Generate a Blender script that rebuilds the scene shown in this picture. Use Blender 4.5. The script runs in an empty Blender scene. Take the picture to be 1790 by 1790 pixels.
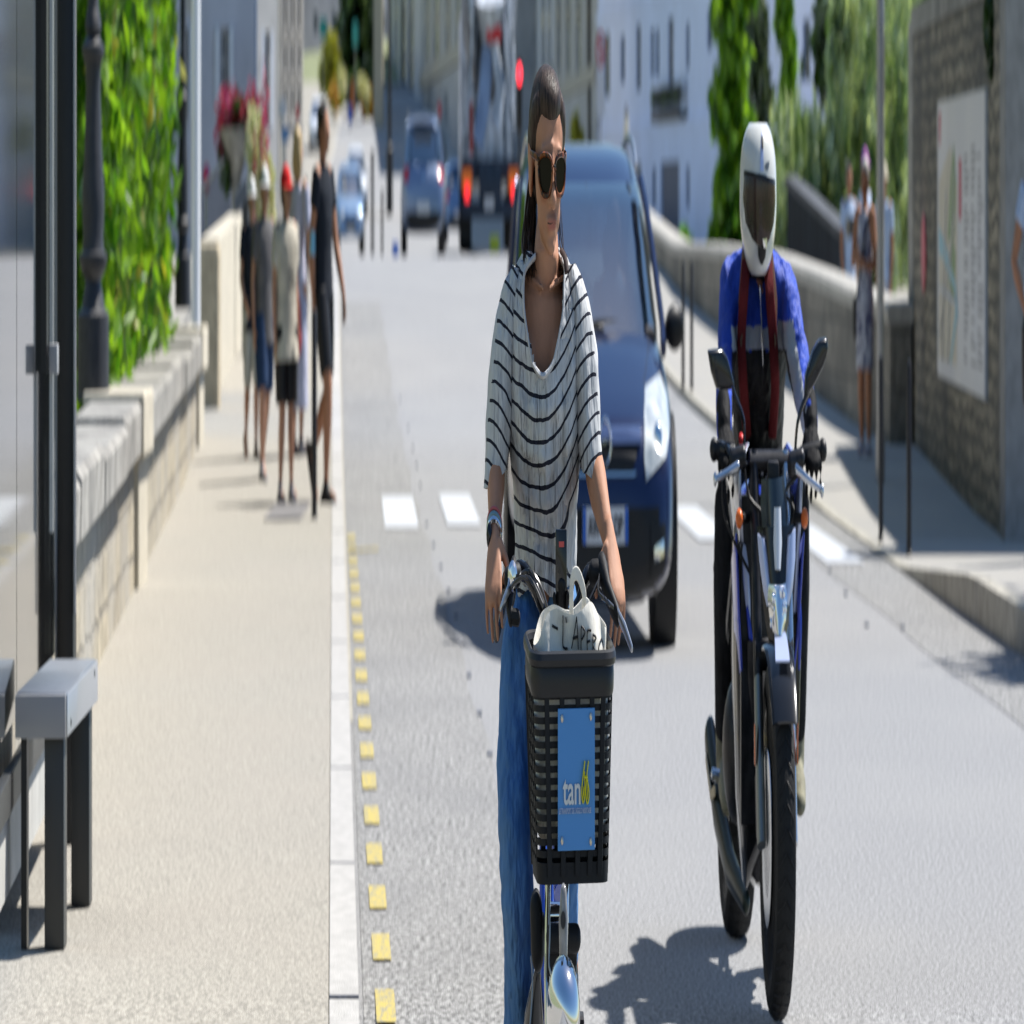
# The photograph is compressed sideways: everything in it is 3.56 times narrower than usual.
# The place is therefore described in ordinary metres and built with its x axis (the street's width)
# in units of 1/3.56 m, the same for every object, the sun and the camera.
import bpy, bmesh, math, random
import numpy as np
from mathutils import Vector, Matrix, Euler
from mathutils.bvhtree import BVHTree
K = 1/3.56
random.seed(7); rng = np.random.default_rng(7)
C = bpy.context.scene.collection
S = bpy.context.scene
# ---------------------------------------------------------------- camera, sky, sun, exposure
cd = bpy.data.cameras.new('camera'); cam = bpy.data.objects.new('camera', cd); C.objects.link(cam); S.camera = cam
cam.location = (0, 0, 1.36); cam.rotation_euler = (math.radians(90), 0, 0)
cd.sensor_width = 36; cd.lens = 36*13400/1790; cd.shift_y = -(895-352)/1790
cd.clip_start = .5; cd.clip_end = 3000
cd.dof.use_dof = True; cd.dof.focus_distance = 10.0; cd.dof.aperture_fstop = 11.5; cd.dof.aperture_ratio = 3.2
W = bpy.data.worlds.new('World'); S.world = W; W.use_nodes = True
SUN = Vector((.68, .34, 1.0))                       # towards the sun, ordinary metres
SUNK = Vector((SUN.x*K*1.0, SUN.y, SUN.z)).normalized()
nt = W.node_tree; sky = nt.nodes.new('ShaderNodeTexSky'); sky.sky_type = 'NISHITA'; sky.sun_disc = False
sky.sun_elevation = math.asin(SUNK.z); sky.sun_rotation = math.atan2(SUNK.x, SUNK.y)
sky.air_density = 1.2; sky.dust_density = .6; sky.ozone_density = 2.5
bgn = nt.nodes['Background']; bgn.inputs['Strength'].default_value = .085
hs = nt.nodes.new('ShaderNodeHueSaturation'); hs.inputs['Saturation'].default_value = 1.18; nt.links.new(sky.outputs[0], hs.inputs['Color']); nt.links.new(hs.outputs[0], bgn.inputs[0])
sl = bpy.data.lights.new('sun', 'SUN'); sl.energy = 5.0; sl.angle = math.radians(.5); sl.color = (1, .965, .91)
sun = bpy.data.objects.new('sun', sl); C.objects.link(sun)
sun.rotation_euler = SUNK.to_track_quat('Z', 'Y').to_euler()
S.view_settings.view_transform = 'Standard'; S.view_settings.look = 'None'; S.view_settings.gamma = 1
S.view_settings.exposure = .68; S.view_settings.use_curve_mapping = False
S.cycles.use_denoising = True; S.cycles.max_bounces = 8; S.cycles.transparent_max_bounces = 16
S.cycles.sample_clamp_indirect = 6
# ---------------------------------------------------------------- heights and measured points
ZP = [(-50,-.36),(5,-.36),(8,-.31),(10,-.22),(11,-.12),(12,-.035),(12.8,0),(36,0),(41,.07),(45,.15),(55,.42),(65,.72),(72,.83),(87,.74),(110,.45),(150,.25),(175,.8),(200,2.0),(230,3.4),(260,4.6),(300,6),(420,14),(900,60)]
XL = [(-20,1.9),(12.67,-.90),(45,-3.58),(70,-5.66),(87,-6.9),(120,-10),(150,-12.6),(200,-17),(260,-20.2),(300,-22)]
XR = [(-20,8),(22.8,5.42),(28.2,5.08),(35.2,4.72),(47,3.56),(55,2.9),(70,1.5),(90,.7),(120,-.8),(150,-2.6),(200,-6),(260,-9),(300,-10)]
def lerp(tab, t):
    if t <= tab[0][0]: return tab[0][1]
    for (a, va), (b, vb) in zip(tab, tab[1:]):
        if t <= b: return va + (vb-va)*(t-a)/(b-a)
    return tab[-1][1]
def zg(Y): return lerp(ZP, Y)
def P(px, py, Y): return Vector(((px-895)*Y/3764, Y, 1.36-(py-352)*Y/13400))
def Gd(px, py, up=0):
    Y = 12.0
    while Y < 400:
        if 1.36-(py-352)*Y/13400 <= zg(Y)+up: break
        Y += .02
    return Vector(((px-895)*Y/3764, Y, zg(Y)+up))
# ---------------------------------------------------------------- geometry
class G:
    def __init__(s): s.v = []; s.f = []; s.m = []
    def add(s, v, f, mi=0):
        n = len(s.v); s.v += [tuple(x) for x in v]; s.f += [tuple(i+n for i in q) for q in f]; s.m += [mi]*len(f)
    def xf(s, M): s.v = [tuple(M @ Vector(x)) for x in s.v]; return s
    def merge(s, o, mi=None):
        n = len(s.v); s.v += o.v; s.f += [tuple(i+n for i in q) for q in o.f]; s.m += (o.m if mi is None else [mi]*len(o.f))
def rings(g, R, mi=0, caps=True, closed=True):
    n = len(R[0]); v = [p for r in R for p in r]; f = []
    for i in range(len(R)-1):
        for j in range(n if closed else n-1):
            k = (j+1) % n; f.append((i*n+j, i*n+k, (i+1)*n+k, (i+1)*n+j))
    if caps and closed:
        f.append(tuple(range(n-1, -1, -1))); f.append(tuple((len(R)-1)*n+j for j in range(n)))
    g.add(v, f, mi)
def tube(g, pts, r, seg=12, mi=0, caps=True, ref=(1,0,0), sub=0, e=2.0):
    pts = [Vector(p) for p in pts]; rr = r if isinstance(r, (list,)) else [r]*len(pts)
    rr = [(q if isinstance(q, tuple) else (q, q)) for q in rr]
    if sub:
        P2 = []; R2 = []; n = len(pts)
        for i in range(n-1):
            p0 = pts[max(i-1,0)]; p1 = pts[i]; p2 = pts[i+1]; p3 = pts[min(i+2,n-1)]
            for k in range(sub):
                t = k/sub
                P2.append(.5*((2*p1)+(p2-p0)*t+(2*p0-5*p1+4*p2-p3)*t*t+(3*p1-p0-3*p2+p3)*t**3))
                s = t*t*(3-2*t); R2.append(tuple(a+(b-a)*s for a, b in zip(rr[i], rr[i+1])))
        P2.append(pts[-1]); R2.append(rr[-1]); pts, rr = P2, R2
    R = []; ref = Vector(ref); n = len(pts)
    for i, p in enumerate(pts):
        d = (pts[min(i+1,n-1)]-pts[max(i-1,0)]).normalized()
        a = ref - d*ref.dot(d)
        if a.length < .05: a = Vector((0,1,0)) - d*d.y
        a.normalize(); b = d.cross(a); ring = []
        for j in range(seg):
            t = 2*math.pi*j/seg; c, s = math.cos(t), math.sin(t)
            if e != 2: c = math.copysign(abs(c)**(2/e), c); s = math.copysign(abs(s)**(2/e), s)
            ring.append(p + a*(c*rr[i][0]) + b*(s*rr[i][1]))
        R.append(ring)
    rings(g, R, mi, caps)
def cap(g, pts, r, seg=12, **k):                    # a tube with rounded ends
    pts = [Vector(p) for p in pts]; rr = r if isinstance(r, list) else [r]*len(pts)
    rr = [(q if isinstance(q, tuple) else (q, q)) for q in rr]
    d0 = (pts[0]-pts[1]).normalized(); d1 = (pts[-1]-pts[-2]).normalized()
    A = [(pts[0]+d0*max(rr[0])*s, (rr[0][0]*c, rr[0][1]*c)) for s, c in ((.98,.2),(.8,.6),(.45,.9))]
    B = [(pts[-1]+d1*max(rr[-1])*s, (rr[-1][0]*c, rr[-1][1]*c)) for s, c in ((.45,.9),(.8,.6),(.98,.2))]
    tube(g, [a for a, _ in A]+pts+[b for b, _ in B], [b for _, b in A]+rr+[b for _, b in B], seg, **k)
def ell(g, c, r, M=None, u=16, w=10, mi=0):
    v = []; f = []; c = Vector(c)
    for i in range(1, w):
        t = math.pi*i/w
        for j in range(u):
            a = 2*math.pi*j/u; q = Vector((r[0]*math.sin(t)*math.cos(a), r[1]*math.sin(t)*math.sin(a), r[2]*math.cos(t)))
            v.append(c + (M @ q if M else q))
    v.append(c+(M @ Vector((0,0,r[2])) if M else Vector((0,0,r[2])))); v.append(c+(M @ Vector((0,0,-r[2])) if M else Vector((0,0,-r[2]))))
    for i in range(w-2):
        for j in range(u): k = (j+1) % u; f.append((i*u+j, (i+1)*u+j, (i+1)*u+k, i*u+k))
    T = (w-1)*u
    for j in range(u): k = (j+1) % u; f.append((T, j, k)); f.append((T+1, (w-2)*u+k, (w-2)*u+j))
    g.add(v, f, mi)
def box(g, a, b, mi=0, M=None):
    x0, y0, z0 = a; x1, y1, z1 = b
    v = [Vector(q) for q in ((x0,y0,z0),(x1,y0,z0),(x1,y1,z0),(x0,y1,z0),(x0,y0,z1),(x1,y0,z1),(x1,y1,z1),(x0,y1,z1))]
    if M: v = [M @ q for q in v]
    g.add(v, [(3,2,1,0),(4,5,6,7),(0,1,5,4),(1,2,6,5),(2,3,7,6),(3,0,4,7)], mi)
def prism(g, base, top, mi=0):                      # two matching loops
    n = len(base); g.add(list(base)+list(top), [tuple(range(n-1,-1,-1)), tuple(range(n, 2*n))]+[(i,(i+1)%n,n+(i+1)%n,n+i) for i in range(n)], mi)
def lathe(g, c, prof, seg=20, mi=0, M=None):
    c = Vector(c); R = []
    for r, z in prof:
        R.append([c + (M @ Vector((r*math.cos(2*math.pi*j/seg), r*math.sin(2*math.pi*j/seg), z)) if M else Vector((r*math.cos(2*math.pi*j/seg), r*math.sin(2*math.pi*j/seg), z))) for j in range(seg)])
    rings(g, R, mi)
def strip(g, A, B, mi=0):
    n = len(A); g.add(list(A)+list(B), [(i, i+1, n+i+1, n+i) for i in range(n-1)], mi)
def slab(g, A, B, t, off=Vector((0,0,0)), mi=0):    # a ruled sheet with thickness vector t
    t = Vector(t); n = len(A); A = [Vector(p) for p in A]; B = [Vector(p) for p in B]
    R = [[A[i], B[i], B[i]+t, A[i]+t] for i in range(n)]; rings(g, R, mi)
POST = {}
def obj(name, g, m, parent=None, smooth=True, bevel=0, fuse=0, smt=2, solid=0, local=False, post=None, auto=None, subd=0, disp=None):
    me = bpy.data.meshes.new(name); me.from_pydata(g.v, [], g.f); me.update()
    for q in (m if isinstance(m, (list, tuple)) else [m]): me.materials.append(q)
    if len(me.materials) > 1: me.polygons.foreach_set('material_index', g.m)
    bm = bmesh.new(); bm.from_mesh(me); bmesh.ops.recalc_face_normals(bm, faces=bm.faces); bm.to_mesh(me); bm.free()
    o = bpy.data.objects.new(name, me); C.objects.link(o)
    if parent is not None:
        o.parent = parent
        if not local:
            bpy.context.view_layer.update()
            me.transform(world_of(parent).inverted())
    me.polygons.foreach_set('use_smooth', [smooth]*len(me.polygons))
    if solid: d = o.modifiers.new('s', 'SOLIDIFY'); d.thickness = solid; d.offset = 0
    if bevel: d = o.modifiers.new('b', 'BEVEL'); d.width = bevel; d.segments = 2; d.limit_method = 'ANGLE'; d.harden_normals = False
    if subd: d = o.modifiers.new('u', 'SUBSURF'); d.levels = subd; d.render_levels = subd
    if fuse:
        d = o.modifiers.new('r', 'REMESH'); d.mode = 'VOXEL'; d.voxel_size = fuse; d.use_smooth_shade = True
        if smt: d = o.modifiers.new('m', 'SMOOTH'); d.factor = .5; d.iterations = smt
    for (st, sz) in (disp or []):
        tx_ = bpy.data.textures.new('folds', 'CLOUDS'); tx_.noise_scale = sz; tx_.noise_depth = 1; d = o.modifiers.new('d', 'DISPLACE'); d.texture = tx_; d.strength = st; d.mid_level = .5; d.texture_coords = 'LOCAL'
    o['smooth_angle'] = 0.0 if not smooth else (auto if auto is not None else 40.0)
    if post: POST[o.name] = post
    return o
def world_of(o):
    M = Matrix.LocRotScale(o.location, o.rotation_euler, o.scale)
    return world_of(o.parent) @ M if o.parent else M
def thing(name, loc, label, cat, group=None, rz=0):
    o = bpy.data.objects.new(name, None); C.objects.link(o); o.location = loc; o.rotation_euler = (0,0,rz)
    o['label'] = label; o['category'] = cat
    if group: o['group'] = group
    return o
def tag(o, label, cat, group=None):
    o['label'] = label; o['category'] = cat
    if group: o['group'] = group
    return o
def kind(o, k): o['kind'] = k; return o
def copy_tree(o, parent=None):
    c = o.copy(); C.objects.link(c); c.parent = parent
    if o.name in POST: POST[c.name] = POST[o.name]
    for ch in [q for q in S.objects if q.parent == o]: copy_tree(ch, c)
    return c
def text_geo(txt, size, depth=.002, bold=0.0, align='CENTER', sx=1):
    cu = bpy.data.curves.new('t', 'FONT'); cu.body = txt; cu.size = size; cu.extrude = depth/2; cu.offset = bold; cu.align_x = align; cu.resolution_u = 3
    o = bpy.data.objects.new('t', cu); C.objects.link(o); bpy.context.view_layer.update()
    me = o.evaluated_get(bpy.context.evaluated_depsgraph_get()).to_mesh()
    g = G(); g.add([(v.co.x*sx, v.co.y, v.co.z) for v in me.vertices], [tuple(p.vertices) for p in me.polygons])
    bpy.data.objects.remove(o); bpy.data.curves.remove(cu)
    return g
def bvh_of(g): return BVHTree.FromPolygons([Vector(v) for v in g.v], g.f)
def patch(bv, A, B, n=10, m=10, off=.006, thick=.012, d=Vector((0,1,0)), start=3.0):
    """A, B: polylines of (a, b) in the plane across d; a sheet that lies on the surface."""
    g = G(); d = Vector(d)
    def pt(L, t):
        s = t*(len(L)-1); i = min(int(s), len(L)-2); u = s-i
        return (L[i][0]*(1-u)+L[i+1][0]*u, L[i][1]*(1-u)+L[i+1][1]*u)
    V = []; last = None
    for i in range(n+1):
        a = pt(A, i/n); b = pt(B, i/n)
        for j in range(m+1):
            x = a[0]+(b[0]-a[0])*j/m; z = a[1]+(b[1]-a[1])*j/m
            o = Vector((x, 0, z)) if abs(d.y) > .5 else Vector((0, x, z))
            h = bv.ray_cast(o-d*start, d)
            q = h[0] if h[0] is not None else (Vector(last) if last else o)
            last = tuple(q) if h[0] is not None else last
            if h[0] is None and last: q = o + d*(Vector(last).dot(d))
            V.append(q - d*off)
    n1 = len(V); F = []
    for i in range(n):
        for j in range(m):
            a = i*(m+1)+j; F.append((a, a+1, a+m+2, a+m+1)); F.append((n1+a, n1+a+m+1, n1+a+m+2, n1+a+1))
    bd = [i*(m+1) for i in range(n+1)]+[n*(m+1)+j for j in range(1, m+1)]+[i*(m+1)+m for i in range(n-1, -1, -1)]+[j for j in range(m-1, 0, -1)]
    for a, b in zip(bd, bd[1:]+bd[:1]): F.append((a, b, n1+b, n1+a))
    g.add(V+[q+d*thick for q in V], F); return g
# ---------------------------------------------------------------- materials (object-space metres from the attribute 'rp')
def mat(name, col, rough=.6, metal=0, var=0., vs=8., col2=None, bump=0., bs=60., st=(1,1,1), coat=0., spec=None, det=4, thr=None, translu=0, emit=0, bd=.01, col3=None, vs3=1.5, v3=.4, sheen=0, sss=0):
    m = bpy.data.materials.new(name); m.use_nodes = True; N = m.node_tree.nodes; L = m.node_tree.links
    b = N['Principled BSDF']; b.inputs['Base Color'].default_value = (*col, 1); b.inputs['Roughness'].default_value = rough; b.inputs['Metallic'].default_value = metal
    if coat: b.inputs['Coat Weight'].default_value = coat*.6; b.inputs['Coat Roughness'].default_value = .04
    b.inputs['Specular IOR Level'].default_value = spec if spec is not None else .3
    if sheen: b.inputs['Sheen Weight'].default_value = sheen
    if sss: b.inputs['Subsurface Weight'].default_value = sss; b.inputs['Subsurface Radius'].default_value = (.012,.004,.002); b.inputs['Subsurface Scale'].default_value = 1
    if emit: b.inputs['Emission Color'].default_value = (*col, 1); b.inputs['Emission Strength'].default_value = emit
    at = N.new('ShaderNodeAttribute'); at.attribute_name = 'rp'; mp = N.new('ShaderNodeMapping'); mp.inputs['Scale'].default_value = st
    L.new(at.outputs['Vector'], mp.inputs['Vector']); vec = mp.outputs[0]
    out = None
    if var or col2:
        n = N.new('ShaderNodeTexNoise'); n.inputs['Scale'].default_value = vs; n.inputs['Detail'].default_value = det; n.inputs['Roughness'].default_value = .6
        L.new(vec, n.inputs['Vector'])
        r = N.new('ShaderNodeValToRGB'); t = thr or (.35, .65)
        r.color_ramp.elements[0].position = t[0]; r.color_ramp.elements[1].position = t[1]
        c2 = col2 or tuple(c*(1-var) for c in col); c1 = col if col2 else tuple(min(1, c*(1+var)) for c in col)
        r.color_ramp.elements[0].color = (*c2, 1); r.color_ramp.elements[1].color = (*c1, 1)
        L.new(n.outputs['Fac'], r.inputs['Fac']); out = r.outputs[0]
        if col3:
            n3 = N.new('ShaderNodeTexNoise'); n3.inputs['Scale'].default_value = vs3; n3.inputs['Detail'].default_value = 5; L.new(vec, n3.inputs['Vector'])
            r3 = N.new('ShaderNodeValToRGB'); r3.color_ramp.elements[0].position = .42; r3.color_ramp.elements[1].position = .68; r3.color_ramp.elements[0].color = (0,0,0,1); r3.color_ramp.elements[1].color = (v3,v3,v3,1)
            L.new(n3.outputs['Fac'], r3.inputs['Fac']); mx = N.new('ShaderNodeMix'); mx.data_type = 'RGBA'; L.new(r3.outputs[0], mx.inputs['Factor']); L.new(out, mx.inputs['A']); mx.inputs['B'].default_value = (*col3, 1); out = mx.outputs['Result']
        L.new(out, b.inputs['Base Color'])
    if bump:
        n = N.new('ShaderNodeTexNoise'); n.inputs['Scale'].default_value = bs; n.inputs['Detail'].default_value = 3; L.new(vec, n.inputs['Vector'])
        bp = N.new('ShaderNodeBump'); bp.inputs['Strength'].default_value = bump; bp.inputs['Distance'].default_value = bd; L.new(n.outputs['Fac'], bp.inputs['Height']); L.new(bp.outputs[0], b.inputs['Normal'])
    if translu:
        t = N.new('ShaderNodeBsdfTranslucent'); mx = N.new('ShaderNodeMixShader'); mx.inputs[0].default_value = translu
        if out: 
            g = N.new('ShaderNodeMix'); g.data_type = 'RGBA'; g.blend_type = 'MULTIPLY'; g.inputs['Factor'].default_value = 1; L.new(out, g.inputs['A']); g.inputs['B'].default_value = (1.6,1.6,.7,1); L.new(g.outputs['Result'], t.inputs[0])
        else: t.inputs[0].default_value = (*col, 1)
        L.new(b.outputs[0], mx.inputs[1]); L.new(t.outputs[0], mx.inputs[2]); L.new(mx.outputs[0], N['Material Output'].inputs[0])
    m['b'] = 1; return m
def nodes(m): return m.node_tree.nodes, m.node_tree.links, m.node_tree.nodes['Principled BSDF']
def attr_mix(m, attr, col, lo=.3, hi=.7, rough=None):
    """second colour where the mesh attribute is high"""
    N, L, b = nodes(m); a = N.new('ShaderNodeAttribute'); a.attribute_name = attr
    r = N.new('ShaderNodeMapRange'); r.inputs['From Min'].default_value = lo; r.inputs['From Max'].default_value = hi; L.new(a.outputs['Fac'], r.inputs['Value'])
    mx = N.new('ShaderNodeMix'); mx.data_type = 'RGBA'; L.new(r.outputs[0], mx.inputs['Factor'])
    src = b.inputs['Base Color']
    if src.is_linked: L.new(src.links[0].from_socket, mx.inputs['A'])
    else: mx.inputs['A'].default_value = src.default_value
    mx.inputs['B'].default_value = (*col, 1); L.new(mx.outputs['Result'], b.inputs['Base Color'])
    return m
def glass(name, tint=(.6,.7,.75), rough=.02, clear=.7):
    m = bpy.data.materials.new(name); m.use_nodes = True; N = m.node_tree.nodes; L = m.node_tree.links; N.remove(N['Principled BSDF'])
    t = N.new('ShaderNodeBsdfTransparent'); t.inputs[0].default_value = (*tint, 1); g = N.new('ShaderNodeBsdfGlossy'); g.inputs['Roughness'].default_value = rough
    f = N.new('ShaderNodeFresnel'); f.inputs['IOR'].default_value = 1.5; mx = N.new('ShaderNodeMixShader')
    mr = N.new('ShaderNodeMapRange'); mr.inputs['To Min'].default_value = 1-clear; mr.inputs['To Max'].default_value = 1; L.new(f.outputs[0], mr.inputs['Value'])
    L.new(mr.outputs[0], mx.inputs[0]); L.new(t.outputs[0], mx.inputs[1]); L.new(g.outputs[0], mx.inputs[2]); L.new(mx.outputs[0], N['Material Output'].inputs[0])
    return m
def masonry(name, c1, c2, mortar, bw=.32, bh=.13, axis='yz', ms=.018, dist=.04, bump=.5, stain=None):
    m = bpy.data.materials.new(name); m.use_nodes = True; N, L, b = nodes(m)
    b.inputs['Roughness'].default_value = .9
    at = N.new('ShaderNodeAttribute'); at.attribute_name = 'rp'; sp = N.new('ShaderNodeSeparateXYZ'); L.new(at.outputs['Vector'], sp.inputs[0])
    cb = N.new('ShaderNodeCombineXYZ')
    if axis == 'yz': 
        ad = N.new('ShaderNodeMath'); L.new(sp.outputs['Y'], ad.inputs[0]); L.new(sp.outputs['X'], ad.inputs[1]); L.new(ad.outputs[0], cb.inputs[0])
    else: L.new(sp.outputs['X'], cb.inputs[0])
    L.new(sp.outputs['Z'], cb.inputs[1])
    nz = N.new('ShaderNodeTexNoise'); nz.inputs['Scale'].default_value = 4; nz.inputs['Detail'].default_value = 3; L.new(at.outputs['Vector'], nz.inputs['Vector'])
    ma = N.new('ShaderNodeVectorMath'); ma.operation = 'MULTIPLY_ADD'; L.new(nz.outputs['Color'], ma.inputs[0]); ma.inputs[1].default_value = (dist*2, dist*2, 0); L.new(cb.outputs[0], ma.inputs[2])
    br = N.new('ShaderNodeTexBrick'); L.new(ma.outputs[0], br.inputs['Vector']); br.inputs['Scale'].default_value = 1
    br.inputs['Brick Width'].default_value = bw; br.inputs['Row Height'].default_value = bh; br.inputs['Mortar Size'].default_value = ms; br.inputs['Mortar Smooth'].default_value = .4; br.inputs['Bias'].default_value = 0
    br.inputs['Color1'].default_value = (*c1, 1); br.inputs['Color2'].default_value = (*c2, 1); br.inputs['Mortar'].default_value = (*mortar, 1)
    n2 = N.new('ShaderNodeTexNoise'); n2.inputs['Scale'].default_value = 9; n2.inputs['Detail'].default_value = 6; n2.inputs['Roughness'].default_value = .7; L.new(at.outputs['Vector'], n2.inputs['Vector'])
    mr = N.new('ShaderNodeMapRange'); mr.inputs['From Min'].default_value = .3; mr.inputs['From Max'].default_value = .7; mr.inputs['To Min'].default_value = .55; mr.inputs['To Max'].default_value = 1.3; L.new(n2.outputs['Fac'], mr.inputs['Value'])
    mm = N.new('ShaderNodeVectorMath'); mm.operation = 'SCALE'; L.new(br.outputs['Color'], mm.inputs[0]); L.new(mr.outputs[0], mm.inputs['Scale'])
    o = mm.outputs[0]
    if stain:
        n3 = N.new('ShaderNodeTexNoise'); n3.inputs['Scale'].default_value = .8; n3.inputs['Detail'].default_value = 5; L.new(at.outputs['Vector'], n3.inputs['Vector'])
        r3 = N.new('ShaderNodeMapRange'); r3.inputs['From Min'].default_value = .48; r3.inputs['From Max'].default_value = .68; r3.inputs['To Max'].default_value = .8; L.new(n3.outputs['Fac'], r3.inputs['Value'])
        mx = N.new('ShaderNodeMix'); mx.data_type = 'RGBA'; L.new(r3.outputs[0], mx.inputs['Factor']); L.new(o, mx.inputs['A']); mx.inputs['B'].default_value = (*stain, 1); o = mx.outputs['Result']
    L.new(o, b.inputs['Base Color'])
    bp = N.new('ShaderNodeBump'); bp.inputs['Strength'].default_value = bump; bp.inputs['Distance'].default_value = .03
    ah = N.new('ShaderNodeMath'); ah.operation = 'MULTIPLY_ADD'; L.new(br.outputs['Fac'], ah.inputs[0]); ah.inputs[1].default_value = -1; L.new(n2.outputs['Fac'], ah.inputs[2])
    L.new(ah.outputs[0], bp.inputs['Height']); L.new(bp.outputs[0], b.inputs['Normal']); return m
def hand(g, wrist, d, palm, s=1.0, curl=.5, side=1, spread=.12, thumb=True, tdir=None):
    """wrist point, direction of the fingers, palm normal; a palm and five separate fingers"""
    wrist = Vector(wrist); d = Vector(d).normalized(); n = Vector(palm).normalized(); n = (n-d*n.dot(d)).normalized(); x = d.cross(n)*side
    cap(g, [wrist, wrist+d*.04*s, wrist+d*.082*s], [(.021*s,.018*s),(.034*s,.014*s),(.037*s,.012*s)], 12, ref=x)
    for i, (o, L, r) in enumerate(((-.030,.062,.0078),(-.0105,.072,.0084),(.0105,.068,.0082),(.030,.054,.0072))):
        b = wrist+d*.078*s+x*o*s; dd = (d+x*o*spread/.03).normalized(); p = [b]; a = 0
        for k, (q, c_) in enumerate(((.44,.5),(.32,1.0),(.26,.8))):
            a += curl*c_*(1+.06*(i-1)); v = dd*math.cos(a)+n*math.sin(a); p.append(p[-1]+v*L*q*s*1.05)
        cap(g, [wrist+d*.05*s+x*o*.8*s]+p, [r*s*1.15, r*s*1.12, r*s, r*s*.92, r*s*.78], 8, ref=n)
    if thumb:
        b = wrist+d*.028*s-x*.028*s; t = tdir or (d*.6-x*.55+n*.55); t = Vector(t).normalized(); cap(g, [b, b+t*.038*s, b+(t*.9+d*.3).normalized()*.066*s], [.0115*s,.0098*s,.008*s], 8)
# ---------------------------------------------------------------- materials of the place
M_asph = mat('asphalt', (.268,.268,.270), .85, var=.48, vs=48, bump=.5, bs=130, bd=.008, col3=(.34,.335,.325), vs3=.5, v3=.25)
M_pave = mat('pavement', (.305,.287,.25), .88, var=.40, vs=46, bump=.4, bs=120, bd=.006, col3=(.33,.30,.26), vs3=.7, v3=.3)
M_pave2 = mat('pavement_right', (.31,.30,.28), .88, var=.13, vs=50, bump=.25, bs=120, bd=.006, col3=(.36,.34,.30), vs3=.8, v3=.5)
M_kerb = mat('kerb', (.39,.38,.365), .8, var=.1, vs=12, bump=.2, bs=90)
M_kerb2 = mat('kerb_stone', (.36,.34,.29), .85, var=.2, vs=10, bump=.3, bs=60)
M_line = mat('white_paint', (.50,.52,.55), .7, col2=(.36,.37,.39), vs=22, thr=(.30,.46), bump=.2, bs=100)
M_yel = mat('yellow_paint', (.48,.38,.10), .7, col2=(.27,.26,.20), var=.1, vs=34, thr=(.40,.52), bump=.2, bs=100)
M_stud = mat('old_mark', (.16,.17,.2), .8, var=.2, vs=60)
M_tact = mat('tactile', (.26,.25,.25), .8, var=.2, vs=60)
M_soil = mat('ground', (.20,.22,.12), .95, var=.4, vs=3)
M_black = mat('black_paint', (.012,.012,.013), .35, bump=.05, bs=20)
M_iron = mat('dark_cast_iron', (.035,.035,.038), .5, var=.2, vs=30, bump=.2, bs=70)
M_rub = masonry('rubble_wall', (.25,.22,.17), (.40,.35,.265), (.12,.11,.09), .27, .105, stain=(.09,.085,.075), bump=1.0, ms=.022, dist=.10)
M_par = masonry('parapet_stone', (.19,.18,.155), (.26,.24,.20), (.12,.115,.10), .75, .30, ms=.012, dist=.015, bump=.6, stain=(.09,.085,.075))
M_pale = masonry('pale_rubble', (.46,.40,.29), (.35,.31,.24), (.27,.24,.19), .42, .19, ms=.02, dist=.05, bump=.8, stain=(.36,.34,.30))
M_cap = mat('cap_stone', (.33,.315,.285), .9, var=.25, vs=9, bump=.5, bs=30, bd=.02, col3=(.15,.145,.135), vs3=2.5, v3=.7)
M_lime = mat('limestone', (.52,.47,.37), .85, var=.12, vs=12, bump=.2, bs=40, col3=(.45,.41,.33), vs3=2, v3=.5)
M_rend = mat('grey_render', (.26,.255,.25), .9, var=.15, vs=8, bump=.2, bs=50)
def sheet(name, m, fa, fb, Y0, Y1, dz, step=1.0, nx=2):
    g = G(); Ys = [Y0]; 
    while Ys[-1] < Y1: Ys.append(min(Y1, Ys[-1]+step*(1 if Ys[-1] < 60 else 3)))
    rows = [[Vector((fa(Y)+(fb(Y)-fa(Y))*i/nx, Y, zg(Y)+(dz(Y) if callable(dz) else dz))) for i in range(nx+1)] for Y in Ys]
    rings(g, rows, closed=False); return kind(obj(name, g, m, smooth=True), 'structure')
xl = lambda Y: lerp(XL, Y); xr = lambda Y: lerp(XR, Y)
sheet('ground', M_soil, lambda Y: -260, lambda Y: 260, -30, 900, -.30, 3, 4)
sheet('road', M_asph, lambda Y: xl(Y)-.05, lambda Y: xr(Y)+.05, -20, 300, 0, .5, 6)
sheet('kerb_left', M_kerb, lambda Y: xl(Y)-.175, lambda Y: xl(Y), -20, 300, .022)
sheet('gutter_left', M_kerb2, lambda Y: xl(Y)-.005, lambda Y: xl(Y)+.03, 20, 300, .004)
sheet('pavement_left', M_pave, lambda Y: xl(Y)-7, lambda Y: xl(Y)-.18, -20, 300, .018, .5, 6)
RH = [(-20,.145),(24.9,.145),(28.2,.014),(33,.014),(36,.05),(90,.06),(300,.06)]
rh = lambda Y: lerp(RH, Y)
sheet('pavement_right', M_pave2, lambda Y: xr(Y)+.15, lambda Y: xr(Y)+14, -20, 300, rh, .3, 6)
g = G(); Ys = [-20+.3*i for i in range(400)]
strip(g, [(xr(Y), Y, zg(Y)+rh(Y)+.003) for Y in Ys], [(xr(Y)+.16, Y, zg(Y)+rh(Y)+.003) for Y in Ys]); strip(g, [(xr(Y), Y, zg(Y)-.05) for Y in Ys], [(xr(Y), Y, zg(Y)+rh(Y)+.003) for Y in Ys])
kind(obj('kerb_right', g, M_kerb2, smooth=False), 'structure')
M_coarse = mat('coarse_asphalt', (.255,.252,.245), .9, var=.62, vs=30, thr=(.38,.60), bump=.6, bs=110, bd=.01, det=6, col3=(.20,.20,.20), vs3=.9, v3=.4)
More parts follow.
